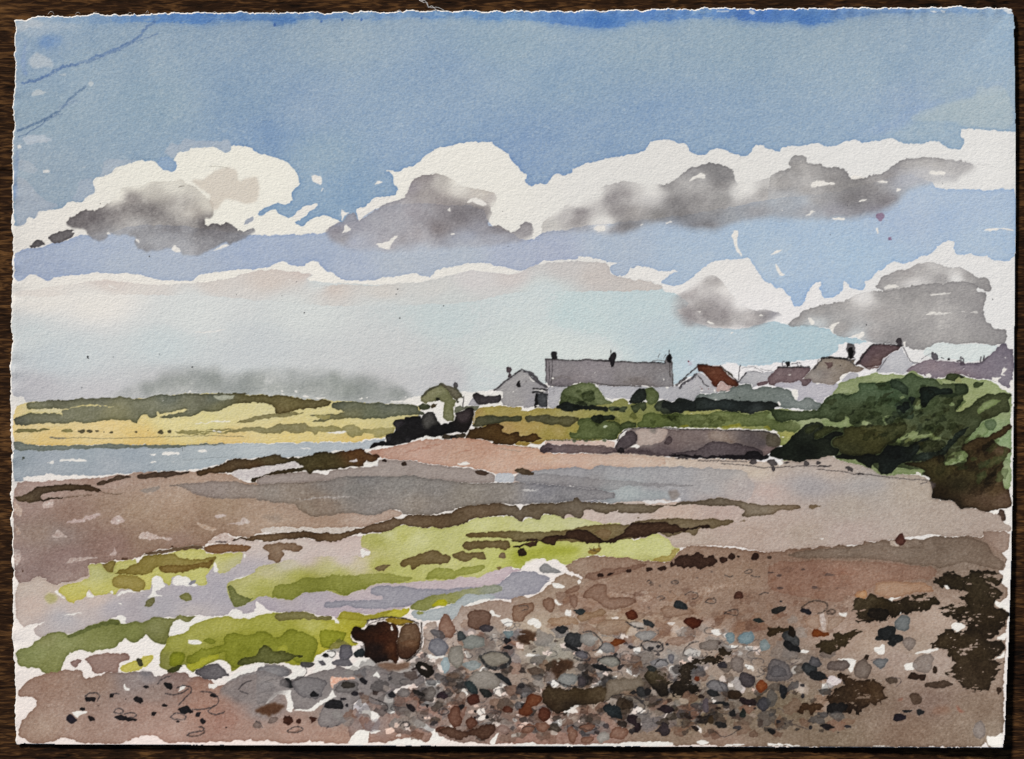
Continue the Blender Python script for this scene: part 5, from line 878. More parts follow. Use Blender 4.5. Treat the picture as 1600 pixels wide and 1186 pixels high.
W green @D1 c3c486@800,600 c6c783@1000,640 bebf76@1150,620 cacb8a@1400,540 c2c27c@1500,580 b5b55a@900,620 b0b05e@750,650 b3b25e@750,800 c2c27a@1100,820 c6c580@1200,830 bfc070@900,860 c0be80:.8@450,820 b5b465@250,860 a5a548@300,890 9ea03f@500,910 b3b364@500,860 c3bf96:.5@200,800 c5bf8f:.8@60,860 b9b86a@50,900 adad58@60,960 cbc0ae:.1@300,760 cbc0ae:.1@550,760 c8bf90:.6@640,800 c4c47c@1350,850 bcc060@1500,830 @D2 c6c78c@200,540 c8c898@400,540 b4b94c@200,700 b0b640@60,760 bcc058@350,740 c9cb82@700,700 c9ca84@550,720 c9cb86@900,720 b9b874@850,770 bfbe84@450,780 c5c68c@100,520 e=.3 b=.10 | @D1 648,640 665,612 750,608 850,585 890,555 960,560 1050,572 1130,577 1220,565 1300,545 1320,517 1450,512 1581,495 @D2 45,535 120,510 170,530 190,487 250,490 320,517 380,500 430,515 560,545 700,545 700,640 830,640 850,610 900,610 960,630 1000,690 1050,695 1020,730 1000,755 980,765 960,785 900,780 840,770 760,770 690,760 600,750 560,740 470,745 440,765 400,770 370,785 330,800 290,790 260,765 220,770 200,758 110,760 80,790 60,820 20,822 0,805 @D1 1560,810 1480,840 1400,865 1380,872 1250,880 1150,892 1060,900 1000,902 900,915 800,915 750,920 700,935 650,960 600,975 570,995 540,997 500,985 480,970 440,960 420,955 380,970 300,965 270,985 220,1020 200,1022 150,1010 110,1005 60,995 0,1012 @D0 1581,1012 1540,1030 1500,1058 1455,1062 1440,1040 1425,1010 1405,980 1400,930 1420,905 1500,880 1581,850 @D1 0,830 60,800 200,775 400,750 560,745 640,750 680,750 705,728 690,702 640,688
H - | @D1 640,700 655,695 680,712 706,725 690,738 670,742 655,757 645,735
W - 989a42:.9@150,930 8e9336@300,920 8b8f35@560,930 94963e:.9@700,870 a0a050:.9@900,880 9a9b48:.5@150,890 9d9f4d:.8@600,890 90933b@200,980 e=.3 b=.10 | @D1 90,1000 100,940 160,920 230,910 300,885 380,880 460,868 540,870 640,860 720,855 760,848 820,855 900,862 960,868 972,885 920,905 850,912 760,915 720,925 660,955 600,975 560,997 520,985 480,960 430,955 350,975 290,968 230,1015 200,1020 140,1005
W - 7c8044 e=.4 | @D0 1405,940 1430,925 1470,980 1530,1000 1570,1000 1540,1030 1500,1058 1455,1062 1440,1040 1420,1000
W - 9fa24a@1130,850 9fa34c@1350,830 e=.35 | @D1 1038,893 1050,860 1090,830 1140,820 1200,822 1230,842 1300,808 1360,797 1412,800 1405,835 1340,855 1260,870 1190,890 1120,885
W - a6ad2a:.9@200,710 a9ae38:.8@60,760 soft=2.5 e=0 b=.15 | @D2 0,720 100,705 250,680 400,690 410,720 300,740 150,745 60,790 10,790
W weed @D1 7b6844@950,780 7c6a4c@1100,750 e=.5 | 877,797 910,770 960,752 1030,725 1080,712 1135,712 1165,735 1208,748 1200,778 1150,802 1080,800 1000,800 970,835 955,825 950,800 910,818
W weed @D1 7c6b4a e=.5 | 1210,742 1235,722 1280,718 1315,732 1350,720 1400,715 1420,745 1418,770 1390,768 1350,752 1320,770 1290,785 1250,765 1225,762
W weed @D1 756345 e=.5 | 1262,682 1290,658 1350,655 1410,645 1480,650 1560,645 1568,700 1530,710 1480,692 1420,695 1350,695 1310,720 1290,705
W weed @D1 796646@1400,610 @D2 76694a@100,610 7d6c4c@450,590 75664f@900,540 7b6b55@1200,550 e=.5 | @D1 1290,620 1320,602 1400,600 1480,590 1581,585 @D2 130,600 250,592 350,585 420,565 560,546 640,548 720,552 780,530 870,520 960,512 1060,514 1150,522 1230,512 1270,520 1360,520 1368,535 1340,550 1290,560 1250,582 1220,575 1180,575 1150,590 1145,612 1120,622 1080,600 1000,615 965,630 930,605 880,605 850,615 700,645 600,660 400,660 250,650 0,655 @D1 1581,640 1500,635 1400,632 1310,635
W - 877658 e=.4 | @D1 725,820 770,805 840,802 810,825 785,842 750,838
W - 84705a e=.4 | @D1 1490,762 1510,730 1525,718 1552,755 1530,765
W weed 9b8149 e=.3 | @D2 455,725 490,700 545,690 545,720 500,745
W weed a8995f@1000,720 a9985c@900,760 e=.3 | @D2 1000,695 1050,697 1020,725 990,770 960,785 860,775 900,750 970,745
W weedd 3f2c20@60,670 432f22@220,640 4a3326@350,605 5a4030@470,620 3c271b@540,655 4d392b@600,620 3d2820@720,610 39241c@850,570 3e2a20@1000,570 4a3228@1150,570 e=.5 b=.12 r=1.4 @D2 | @D1 1565,655 1581,648 @D2 30,645 80,655 110,640 160,638 166,660 160,685 120,690 80,680 50,695 0,692 @D1 1568,690 @D2 180,645 200,625 250,618 320,612 340,588 400,582 450,582 490,595 520,625 555,650 590,650 620,640 650,625 690,605 710,575 730,550 780,538 860,535 950,533 975,555 1010,545 1045,572 1100,568 1160,560 1210,550 1228,565 1215,578 1150,575 1080,585 1010,605 940,602 870,608 820,635 770,625 720,630 660,650 620,662 560,660 530,670 480,672 440,665 400,650 370,640 320,645 272,645 268,675 235,678 180,658
W - 8b745a:.8@450,620 e=.4 | @D2 500,600 520,590 570,580 620,595 600,640 560,650
D - 332419 e=.4 | @D2 62,720,28,27,0
W - 8e7a58 e=.3 | @D1 1475,822 1500,810 1520,820 1500,832
D - 7a6b52 | @D2 780,512,7,5
L - 5b4a30 w=2 a=.8 r=2 | @D2 470,690 500,710 530,720 / 500,690 505,715 / 530,670 545,700
# ochre weed patches, left
W greenl @D0 b9b87a@620,850 c4bf74@650,950 bdb664@450,970 c3b965@450,1010 c2be7a@800,800 c5c179@1150,720 c6c27a@1400,740 c4c174@1000,870 c6c478@1250,870 c0be86:.8@1450,780 c2bd8a:.7@1480,820 c9c27c@900,900 e=.35 b=.10 | 545,800 600,795 632,793 645,825 695,855 700,820 730,778 800,772 842,770 845,800 880,770 900,745 1000,740 1080,725 1110,705 1180,700 1255,702 1275,728 1340,732 1430,722 1510,725 1500,760 1480,790 1400,850 1345,850 1325,800 1305,830 1280,865 1278,930 1240,935 1210,920 1170,885 1120,870 1070,868 1055,890 1050,930 1030,930 1005,905 985,872 940,875 935,930 925,955 900,950 850,965 800,955 740,950 720,975 690,985 640,985 580,995 560,970 545,950 530,990 510,1010 470,1020 450,1040 410,1022 395,990 360,970 365,940 400,930 450,912 500,905 545,880 555,840
H - | @D0 1322,785 1335,782 1335,810 1348,830 1340,848 1320,845
H - | @D0 330,965 355,960 375,985 400,1010 385,1012 355,985
H - | @D0 525,1000 540,955 560,980 580,990 565,1002
H - | @D0 675,970 690,960 700,975 685,985
H - | @D0 1505,735 1525,735 1525,760 1510,762
H - | @D0 935,880 960,868 985,872 1000,900 1020,935 1005,950 960,960 965,990 1005,990 995,1000 950,998 900,1005 930,985 945,950
H - | @D0 1055,935 1065,885 1085,868 1110,870 1150,875 1175,890 1210,920 1225,942 1180,935 1120,930
W - 9a9aa2 e=.3 | @D0 1160,915 1185,892 1215,892 1210,905 1185,922 1175,935
H - | @D0 740,968 800,958 880,955 900,962 800,970 700,1000
W greenl 968858@780,800 8e7d4e@680,820 9a8c52@900,790 8f7e48@1000,745 85713e@1250,760 8f8350@1100,760 e=.5 b=.12 | @D0 632,800 650,788 700,775 728,778 700,820 696,855 670,850 645,825
W greenl 958550@780,850 95864f@900,780 8c7d44@1020,750 8d7b40@1280,760 958750@900,840 e=.5 b=.12 | @D0 698,862 720,840 780,820 835,800 850,785 900,745 1000,738 1080,730 1100,755 1140,765 1190,768 1260,755 1330,742 1338,760 1320,790 1300,825 1270,820 1200,822 1150,845 1080,850 1010,848 975,830 980,810 940,835 935,850 880,862 820,860
W greenl 8b7444@1100,820 876f42@1250,780 e=.5 | @D0 978,815 1020,800 1100,800 1200,795 1280,780 1300,770 1325,768 1310,800 1285,832 1270,820 1200,818 1150,835 1100,848 1020,850 985,840
W greenl a3955e@800,920 a09055@740,900 e=.5 | @D0 690,900 700,870 760,865 830,862 880,885 905,920 895,945 855,970 800,955 740,945 700,930
W - 7c6654@1000,730 77614e@1200,690 e=.4 | @D0 885,740 930,715 1000,708 1100,692 1200,678 1250,685 1260,700 1190,700 1080,718 1030,730 950,740
W - 8b6a50@1350,695 8d6a52@1500,695 e=.5 | @D0 1255,695 1290,675 1400,668 1500,680 1560,685 1540,705 1520,727 1430,715 1340,730 1290,725 1265,715
W - 8b7260 e=.5 | @D1 38,690 60,675 90,665 180,668 250,665 298,690 262,720 200,715 150,708 182,735 160,755 150,785 120,790 100,775 70,768 65,750 80,722 50,708
D - 6d5042 | @D0 1065,688,9 770,765,20,8 140,840,5,9
L - 6f5d4c w=1 | @D0 880,742 1000,715 1180,678 1230,682 1260,700
W greenl b1ab72 a=.8 soft=.6 | @D0 268,1000 300,975 330,972 360,1000 345,1030 300,1042
W greenl 827f58 e=.4 | @D0 885,1060 900,1030 925,1005 955,1000 960,1030 940,1062 910,1068
W greenl 898853 e=.4 | @D0 1102,1000 1120,978 1150,970 1185,990 1185,1015 1160,1028 1120,1018
# olive band lower left
W greend @E0 8c8e58@300,440 8a9152@200,540 8d9354@400,450 8a8f4d@600,400 878c4a@650,370 8d934e@820,400 83854f@950,400 868a4c@300,600 7e8044@1020,440 8c8c55@1150,315 e=.5 b=.10 | 98,522 150,500 195,478 210,460 260,430 320,405 370,400 400,405 420,425 470,405 540,372 600,345 700,318 735,330 748,352 770,350 830,335 870,345 905,330 960,312 1000,310 1050,318 1080,305 1110,295 1160,300 1220,298 1190,315 1170,340 1140,335 1110,322 1065,335 1060,360 1048,385 1042,425 1040,470 1010,480 960,480 940,450 905,412 880,440 850,470 820,470 785,450 775,430 755,460 730,480 690,510 650,515 600,515 560,525 520,510 480,508 440,525 410,550 390,600 370,640 340,660 310,670 260,650 250,640 240,620 200,618 150,622 110,600 98,560
W - 727a3a:.9 e=.3 | @E0 400,430 500,385 600,350 700,325 740,345 740,360 690,350 600,370 520,405 430,440
# yellow green band, middle left
W greenm @E0 b0ae58@1400,360 a8a750@1200,360 8a8a45@1020,580 a3a34a@1100,470 9a9a3a@1250,540 8f9226@1450,520 98992e@1500,440 @E1 aaaa4c@100,360 b1ae56@300,350 b5ae4a@550,400 a7a04a@750,290 c0b74e@880,275 bab14c@420,500 9b9c2d@50,480 94961f@300,520 9c9d2a@250,430 e=.4 b=.10 | @E0 1165,385 1175,360 1190,350 1240,335 1300,318 1320,310 1370,305 1410,300 1450,318 1520,318 1581,312 @E1 0,305 60,290 110,285 200,280 290,280 350,290 380,320 460,330 500,320 510,300 520,280 560,270 620,285 690,300 760,280 850,265 930,250 948,262 915,300 860,310 760,312 700,325 680,345 665,370 620,372 590,385 588,440 600,462 640,480 600,490 530,485 500,510 440,515 380,540 360,575 330,590 270,610 230,605 150,590 100,598 50,590 0,582 @E0 1581,560 1540,590 1490,610 1440,645 1425,625 1420,590 1350,575 1300,590 1250,620 1210,640 1190,650 1160,630 1145,600 1110,610 1090,640 1050,640 1000,625 985,600 995,530 1020,480 1040,432 1100,425 1150,405
H - | @E0 1162,452 1170,443 1220,455 1250,462 1245,480 1200,478 1165,470
H - | @E1 480,318 505,316 508,352 495,356 485,345
W - 8e9416@1090,570 e=.45 | @E0 1042,600 1045,555 1060,535 1100,522 1140,530 1143,570 1125,600 1080,615 1050,612
W - 8c8f28@1300,540 8b911c@1500,450 e=.45 b=.1 | @E0 1147,570 1150,550 1200,530 1280,505 1350,485 1385,470 1380,435 1410,410 1445,402 1490,412 1581,415 @E1 0,400 60,395 95,415 110,440 160,430 180,400 210,385 260,395 290,395 310,415 350,430 385,460 380,510 360,560 340,590 270,600 200,560 130,560 60,590 0,580 @E0 1500,610 1440,625 1400,590 1390,560 1400,520 1350,530 1280,560 1220,605 1180,600 1150,590
W - b3b24a:.8 e=.3 | @E1 130,500 170,480 200,490 190,530 140,520
W - b6b440:.9 e=.3 | @E0 1150,600 1220,590 1250,560 1310,540 1350,540 1350,572 1300,575 1250,610 1200,640 1160,630
W - 959821@450,430 e=.45 | @E1 390,430 395,395 430,385 480,395 520,392 570,408 555,440 545,465 510,470 480,455 460,480 450,500 410,500 390,470
W - 8f9429 e=.4 | @E0 1250,460 1280,438 1310,438 1328,460 1315,478 1280,475
W - 6d7030@1550,590 5f612f@150,550 676a31@1500,600 e=.5 | @E0 1460,600 1480,570 1530,555 1581,548 @E1 20,510 50,480 90,500 100,518 160,518 220,540 250,545 290,535 295,555 240,560 200,585 120,600 40,592 0,582 @E0 1540,600 1490,612
W - 4e5322@1070,620 e=.3 | @E0 1030,640 1060,620 1100,600 1130,605 1110,635 1090,652 1050,650
W - 8b8459@250,300 827b50@400,320 e=.45 | @E1 108,305 125,290 200,275 290,272 350,290 380,312 460,298 470,312 465,332 400,332 340,325 280,318 220,332 150,332 120,322
W greenm b1a84a@700,300 a39c49@600,290 e=.4 | @E1 510,320 510,292 540,270 590,282 640,298 690,300 760,280 850,268 800,300 720,320 660,335 580,325
W green @E1 8c8f4c@1050,215 9b9c5c@1200,190 9da070:.9@1300,140 8f9678:.8@1450,130 e=.3 | 945,250 975,220 1050,190 1120,172 1200,160 1300,140 1450,110 1520,118 1520,150 1440,165 1380,172 1300,168 1280,195 1230,220 1180,235 1120,240 1060,262 1000,268 955,262
W - b7b233 e=.4 | @E1 1078,238 1110,208 1150,198 1180,215 1178,238 1130,245
W pool aab4b6@1100,290 a8b4b8@1250,260 a3abb4@1400,190 b0b6b6@1000,300 e=.35 | @E1 955,290 970,268 1060,265 1180,240 1240,215 1290,165 1380,172 1440,165 1480,180 1460,200 1340,215 1290,245 1270,290 1240,320 1200,328 1100,330 1040,328 990,322
D - 99993f a=.8 | @E1 1015,280,25,14,0
W - c3b964 e=.4 | @E0 735,622 790,595 850,575 900,550 945,545 955,565 920,600 870,635 820,650 770,648 745,640
W - 4b4a33 e=.3 | @E0 832,580 850,562 875,568 888,600 870,615 850,608
W - 9c8079@650,590 98807a@750,560 e=.45 | @E0 525,560 560,540 640,535 770,530 805,548 800,575 770,582 740,590 730,620 730,655 640,645 590,655 570,640 552,600 530,575
W - 9a807c e=.45 | @E0 432,592 460,575 500,568 512,580 480,620 450,612
'''
SHINGLE = '''
# base of the shingle
W shingle @E0 9f8276@300,720 a1857a@200,780 9c8277@600,720 a08578@250,1000 a58a80@500,1050 a2837a@900,900 90827f@830,700 918989@900,680 99857e@950,760 a68075@1250,880 a8837a@1400,950 a38075@1220,740 96807b@1100,690 b1938a@1000,1050 a98b82@1500,1000 @E1 b09086@200,1000 a98a80@400,1000 a78a80@100,1050 ab8c81@500,1050 96867f@450,930 8f8684@50,880 e=.5 b=.09 g=.10 r=1.3 | @E0 108,775 140,740 200,690 250,665 300,655 350,640 380,630 440,635 515,640 520,690 560,680 620,660 680,650 740,650 790,655 850,645 920,640 948,650 955,682 1000,670 1020,650 1060,650 1140,650 1165,660 1170,688 1210,680 1270,690 1310,715 1345,740 1400,720 1450,700 1581,650 @E1 200,700 600,860 600,920 640,960 700,985 640,1010 620,1040 600,1080 560,1088 500,1090 480,1085 400,1082 300,1080 250,1085 170,1088 120,1075 60,1070 0,1075 @E0 1560,1070 1540,1058 1500,1072 1440,1065 1400,1078 1330,1075 1280,1085 1200,1085 1120,1075 1080,1080 1050,1088 1000,1065 960,1035 900,1035 850,1040 800,1065 740,1088 600,1088 480,1082 430,1058 400,1048 360,1065 320,1085 190,1090 160,1060 110,1040 115,1000 130,960 180,900 230,855 230,820 200,800 150,797 118,805
H - | @E0 445,898 480,890 530,888 532,905 490,920 480,928 445,910
H - | @E0 770,720 780,740 800,745 802,762 770,758
H - | @E0 1282,725 1310,730 1340,718 1345,735 1310,755 1285,748
H - | @E0 1095,772 1115,745 1140,730 1150,745 1120,770
H shingle | @E0 1395,705 1440,660 1500,640 1581,592 1581,640 1500,660 1430,695
# right hand base
W shingle @E1 8e8280@700,1000 a5857b@700,1040 9b7a72@1000,900 8c7a73@1300,950 9a7a70@900,1030 b6a69d@1300,400 b19f95@1400,540 a58f84@1500,250 9b8b83@1200,720 87807d@800,700 @E2 a58f80@150,150 a18b7c@350,100 98796c@500,180 937668@700,50 9a7d70@800,220 95796b@1100,60 9a7f70@1400,60 a08676@1000,300 987f72@1400,300 b4a291@150,380 ab9580@700,350 b09585@1000,380 9a9488@250,520 b5a195@1200,430 a89890@700,560 a69488@1300,560 9c9088@1000,560 857768@700,780 85745f@1100,900 8a7a6b@1400,950 a07e75@100,1050 9c7a72@500,1020 907b6d@900,1000 a1897d@1300,1060 @D3 8a7163@300,730 826e61@500,720 8a6b60@300,830 956f62@450,850 8b6e62@800,820 807064@900,740 84756a@1100,700 8b7a6e@1300,720 9a8479@1400,680 8f7064@200,930 967567@700,900 @E3 967b6e@300,180 b09a8c@650,450 ac9488@400,400 b4a094@1000,330 ab988b@900,480 a48f85@800,560 a9968c@1050,580 87756a@200,600 80705f@100,850 7e695c@600,800 866f62@900,1000 857364@400,1050 89736a@1000,850 8c786b@1250,900 958578@1350,1000 8b776a@1100,1050 e=.45 b=.08 g=.11 r=1.4 | @E1 620,860 700,820 760,850 860,850 880,760 1040,730 1060,690 1000,650 940,600 1030,540 1040,350 1110,330 1130,380 1220,330 1270,250 1300,245 1400,215 1500,205 1560,215 1581,190 @E2 60,180 110,195 170,155 250,100 310,40 330,30 430,80 420,90 440,70 @D2 310,810 350,790 440,760 500,745 600,750 700,762 830,770 960,790 1000,760 1050,697 1180,680 1300,692 1400,702 1581,718 @D3 100,715 130,700 200,705 300,700 350,688 400,695 450,670 520,685 560,680 600,655 650,665 690,650 750,640 850,640 930,640 1000,640 1060,625 1150,630 1300,625 1330,625 1325,600 1360,592 1490,600 1495,640 1485,690 1430,700 1440,730 1470,760 1470,800 1450,840 1440,830 1420,835 1450,870 1440,910 1480,935 1480,990 1420,1030 1400,1015 @E3 1475,270 1472,390 1440,430 1470,420 1460,560 1462,600 1450,660 1455,780 1450,900 1445,1060 1430,1100 1350,1112 1345,1070 1300,1108 1150,1106 1000,1110 700,1112 500,1112 200,1112 100,1108 0,1106 @E2 1400,1106 1200,1100 1000,1100 950,1085 850,1080 700,1088 600,1092 420,1095 200,1092 0,1088 @E1 1500,1090 1400,1085 1270,1085 1150,1060 1100,1030 1060,1085 900,1060 800,1080 690,1090 700,1040 680,1010 640,1010 590,1060 560,1010 600,930
H - | @E3 1345,1045 1355,1100 1425,1108 1445,1090 1445,1020 1400,1045 1360,1040
W - 8d837d@1300,1010 8f8682@1400,900 e=.3 | @E3 1258,990 1280,950 1310,945 1340,980 1335,1040 1300,1065 1265,1045
# grey brown grounds between the stones (E1)
W shingle 8c8584@150,650 8a8380@60,640 e=.4 b=.10 | @E1 0,625 60,600 120,600 200,615 228,650 215,668 160,680 200,695 300,680 360,650 440,632 500,625 490,600 560,630 630,632 640,620 690,602 760,615 800,620 830,640 870,650 900,655 1000,662 1050,690 1045,720 1000,735 950,720 930,730 880,745 850,760 790,790 780,850 740,850 700,830 640,815 605,830 600,870 590,920 560,960 480,985 380,985 400,890 430,850 380,850 360,890 240,890 215,840 205,790 180,780 130,775 90,800 60,840 0,855
W - 99918d@700,800 8e8481@820,760 e=.4 | @E1 690,800 720,770 780,755 800,790 770,830 720,835
H shingle | @E1 0,615 40,620 60,610 45,590 0,585
H shingle | @E1 170,608 230,610 300,618 318,650 300,675 200,698 160,690 230,665 225,640
H shingle | @E1 355,575 380,545 440,515 510,498 495,530 480,560 470,600 495,630 420,635 340,655 370,620
H shingle | @E1 545,600 600,590 640,565 700,565 740,590 730,605 690,602 640,620 630,632 560,630
H shingle | @E1 720,680 745,640 768,660 770,682
H - e3b4a4 | @E1 455,672 500,680 612,688 608,698 520,700 480,715 470,745 460,720
H shingle | @E1 85,810 130,765 210,760 215,790 240,890 190,895 195,840 180,790 140,778 120,810 50,850
H shingle | @E1 470,745 490,790 500,800 480,812 440,830 400,850 360,892 240,895 240,885 330,880 400,825 450,810
H - c3bfc1 | @E1 605,850 625,815 680,835 712,890 650,895 595,920
H shingle | @E1 595,920 660,890 710,885 770,915 740,960 715,960 700,900
H shingle | @E1 785,800 830,810 850,850 862,905 820,900 800,880 810,850
H shingle | @E1 1055,695 1130,700 1180,712 1120,722 1100,760 1060,730 1045,745
H shingle | @E1 1215,710 1250,690 1280,700 1290,750 1320,780 1290,810 1235,840 1230,820 1262,790 1250,740
H shingle | @E1 878,650 960,628 965,660 880,658
H shingle | @E1 1040,850 1050,800 1060,835 1080,850
H shingle | @E1 700,1000 780,1008 720,1030 690,1010 650,1000 600,1030 560,1095 690,1095 695,1050
H shingle | @E1 930,940 980,938 1030,945 1060,985 1110,1000 1130,1050 1170,1055 1130,1095 1060,1085 1090,1040 1080,1010 1010,990 940,960
H shingle | @E1 820,1075 900,1060 960,1050 1030,1065 1060,1095 820,1095
H shingle | @E1 1440,1090 1480,1030 1500,1020 1480,1070 1475,1095
# white gaps right
H shingle | @E2 245,100 280,98 330,125 320,135 250,125
H shingle | @E2 260,198 275,205 290,225 318,218 315,235 270,235
H shingle | @E2 315,290 340,260 375,270 395,300 350,305
H shingle | @E2 90,345 100,325 160,315 190,350 165,380 130,360
H shingle | @E2 400,90 415,80 428,92 412,105
H shingle | @E1 1300,245 1340,210 1400,200 1475,198 1400,218 1340,235
H shingle | @E1 1440,275 1465,265 1480,290 1520,290 1500,300 1455,300
H shingle | @E1 1500,320 1560,310 1581,330 1581,355 1540,360 1515,340
H shingle | @E1 1420,450 1450,420 1490,410 1500,440 1480,470 1500,500 1460,480
H shingle | @E1 1285,510 1310,505 1338,555 1300,560
H shingle | @E1 1050,545 1070,535 1110,550 1150,545 1195,530 1190,560 1130,560 1100,580 1060,560
H shingle | @E1 1375,640 1410,612 1450,640 1400,645
H shingle | @E2 80,550 100,525 180,545 150,555
H shingle | @E2 190,640 235,600 245,660 250,690 275,690 300,735 260,745 230,720 200,710 230,665
H shingle | @E2 470,700 490,690 560,700 630,665 650,660 640,690 560,720 480,760
H shingle | @E2 500,540 530,500 555,500 550,540
H shingle | @E2 690,640 750,680 800,655 790,600 750,600
H shingle | @E2 960,620 1000,600 1040,640 1000,700 980,660
H shingle | @E2 740,500 790,490 800,510 770,545
H shingle | @E2 1065,510 1120,495 1170,520 1160,550 1090,560 1060,545
H shingle | @E2 1230,382 1290,380 1300,400 1280,415 1235,412
H shingle | @E2 1290,475 1400,480 1500,495 1530,530 1440,510 1350,495
H shingle | @E2 1350,540 1410,520 1430,545 1400,550
H shingle | @E2 1435,600 1490,610 1500,640 1450,625
H - cfc3bf | @E2 1290,700 1350,690 1420,675 1445,740 1430,780 1390,770 1370,710
H shingle | @E2 240,970 280,920 340,870 400,850 440,840 380,880 340,930 330,960 290,985
H shingle | @E2 0,925 40,945 20,965
H shingle | @E2 235,1015 270,1008 285,1030 250,1040
H shingle | @E2 0,1030 60,1020 50,1045 0,1055
H - | @E2 0,1098 60,1084 200,1094 300,1086 400,1096 520,1090 600,1084 700,1080 850,1074 950,1080 1005,1094 960,1108 0,1108
H - | @E2 1140,1082 1190,1068 1225,1085 1180,1098 1145,1095
H - | @E2 1310,1092 1400,1085 1450,1098 1320,1102
H shingle | @E3 725,205 780,180 815,168 815,190 760,205 730,210
H shingle | @E3 795,265 805,245 830,275 815,290 795,280
H shingle | @E3 575,212 620,210 620,220 585,222
H shingle | @E3 430,285 490,278 495,295 480,310 440,300
H - c0b0a8 | @E3 310,290 350,285 350,400 325,385
H shingle | @E3 650,500 690,490 720,475 730,520 700,545 660,525
H shingle | @E3 835,600 870,588 900,590 930,625 880,635 840,625
H shingle | @E3 900,530 960,512 1040,500 1052,512 1000,525 930,535
H shingle | @E3 1120,370 1160,335 1180,340 1225,370 1180,380 1170,405 1130,385
H shingle | @E3 1090,115 1105,105 1130,130 1110,138
H shingle | @E3 1395,210 1420,205 1475,240 1475,265 1440,250 1405,235
H shingle | @E3 1470,0 1485,10 1480,120 1440,90 1445,50
H shingle | @E3 1395,440 1470,400 1462,450 1450,455
H shingle | @E3 1380,565 1455,560 1460,510 1430,545
H shingle | @E3 185,525 210,505 255,520 240,532
H shingle | @E3 405,570 550,565 540,590 520,640 500,650 490,600 470,578
H shingle | @E3 140,620 200,610 215,640 150,665
H - d6cccb | @E3 350,700 380,670 440,680 460,700 400,740 370,745
H shingle | @E3 315,790 330,740 325,700 355,710 360,740 390,770 340,790
H - | @E3 0,1088 120,1092 220,1102 0,1104
H - | @E3 650,1100 730,1098 760,1104 650,1106
H - | @D3 318,636 335,635 345,645 325,648
'''
# fields of loosely painted pebbles: translucent touches laid over the wash, larger and darker towards the front
def _pebbles():
    r = np.random.default_rng(21); out = []
    def fld(n, x0, y0, x1, y1, smin, smax, cols, a, prob, key='-', e=.32):
        for _ in range(n):
            x, y = r.uniform(x0, x1), r.uniform(y0, y1)
            if not prob(x, y): continue
            s = r.uniform(smin, smax) * (1 + .4 * (r.random() < .2))
            out.append('O %s %s a=%.2f e=%.2f r=2.2 | @S %.1f,%.1f,%.1f,%.1f,%.0f' % (key, cols[r.integers(len(cols))], min(1, a * r.uniform(.6, 1)), e, x, y, s, s * r.uniform(.5, .85), r.uniform(-30, 20)))
    brown = ['8a6658', '94705f', '7c5d52', '9c7c6c', '86695c', 'a58877']
    grey = ['7d7a78', '8e8b88', '6f6e70', '9a9792', '868084', '75706d', '8a5f54', '54504f']
    pale = ['c4b6aa', 'cdbfb6', 'b8a99f', 'c9bdb4']
    band = lambda x, y: y > 985 - .06 * (x - 600) and y < 1150 and (x < 1140 or r.random() < .5)
    fld(120, 520, 960, 1330, 1140, 7, 17, brown + grey, .6, band)
    fld(105, 560, 985, 1200, 1140, 8, 19, grey, .6, band)
    fld(120, 860, 915, 1180, 990, 5, 14, brown, .5, lambda x, y: y > 925)
    fld(34, 620, 1010, 1240, 1130, 14, 26, ['857d78', '7b716a', '8f867f', '77706d'], .6, band)
    fld(90, 600, 960, 1300, 1130, 4, 11, pale, .6, band)
    fld(130, 600, 975, 1240, 1150, 2.5, 8, ['e6dad2', 'e9e0d8', 'e3d2ca', 'e6c9bd'], 1.2, band, e=0)
    fld(110, 640, 1030, 1230, 1150, 6, 15, ['75564a', '6b4d42', '80604f', '5b4a44', '6b5a50'], .65, band)
    fld(110, 650, 1040, 1300, 1155, 5, 13, ['4d443e', '5c5048', '3f3a38', '4a4a4c'], .75, band)
    fld(36, 760, 1040, 1300, 1140, 6, 15, ['33291f', '2c2622', '3b2d22'], .85, band, e=.3)
    fld(30, 1200, 900, 1330, 1000, 4, 9, brown, .5, lambda x, y: 1)
    fld(90, 560, 1000, 1320, 1150, 1.5, 5.5, ['2c2a2e', '3a3230', '262428', '3b2a26', '4a4548'], .85, band, e=.2)
    fld(25, 1000, 890, 1330, 960, 1.2, 3, ['4a4040', '5a4a44'], .6, lambda x, y: 1, e=.1)
    fld(35, 620, 1000, 1180, 1140, 3, 8, ['5c4a44', '4d4a4c', '6b5048'], .6, band)
    for _ in range(150):                      # quick pencil rings and arcs round the stones
        x, y = r.uniform(600, 1300), r.uniform(975, 1140); s = r.uniform(5, 12); t0 = r.uniform(0, 6.28); t1 = t0 + r.uniform(2, 5.5)
        if x > 1190 and r.random() < .6: continue
        p = ' '.join('%.1f,%.1f' % (x + s * math.cos(t) * r.uniform(.9, 1.1), y + .6 * s * math.sin(t) * r.uniform(.9, 1.1)) for t in np.linspace(t0, t1, 8))
        out.append('L - 3f3d3f w=%.1f a=.65 r=1 | @S %s' % (r.uniform(.8, 1.5), p))
    return '\n'.join(out)
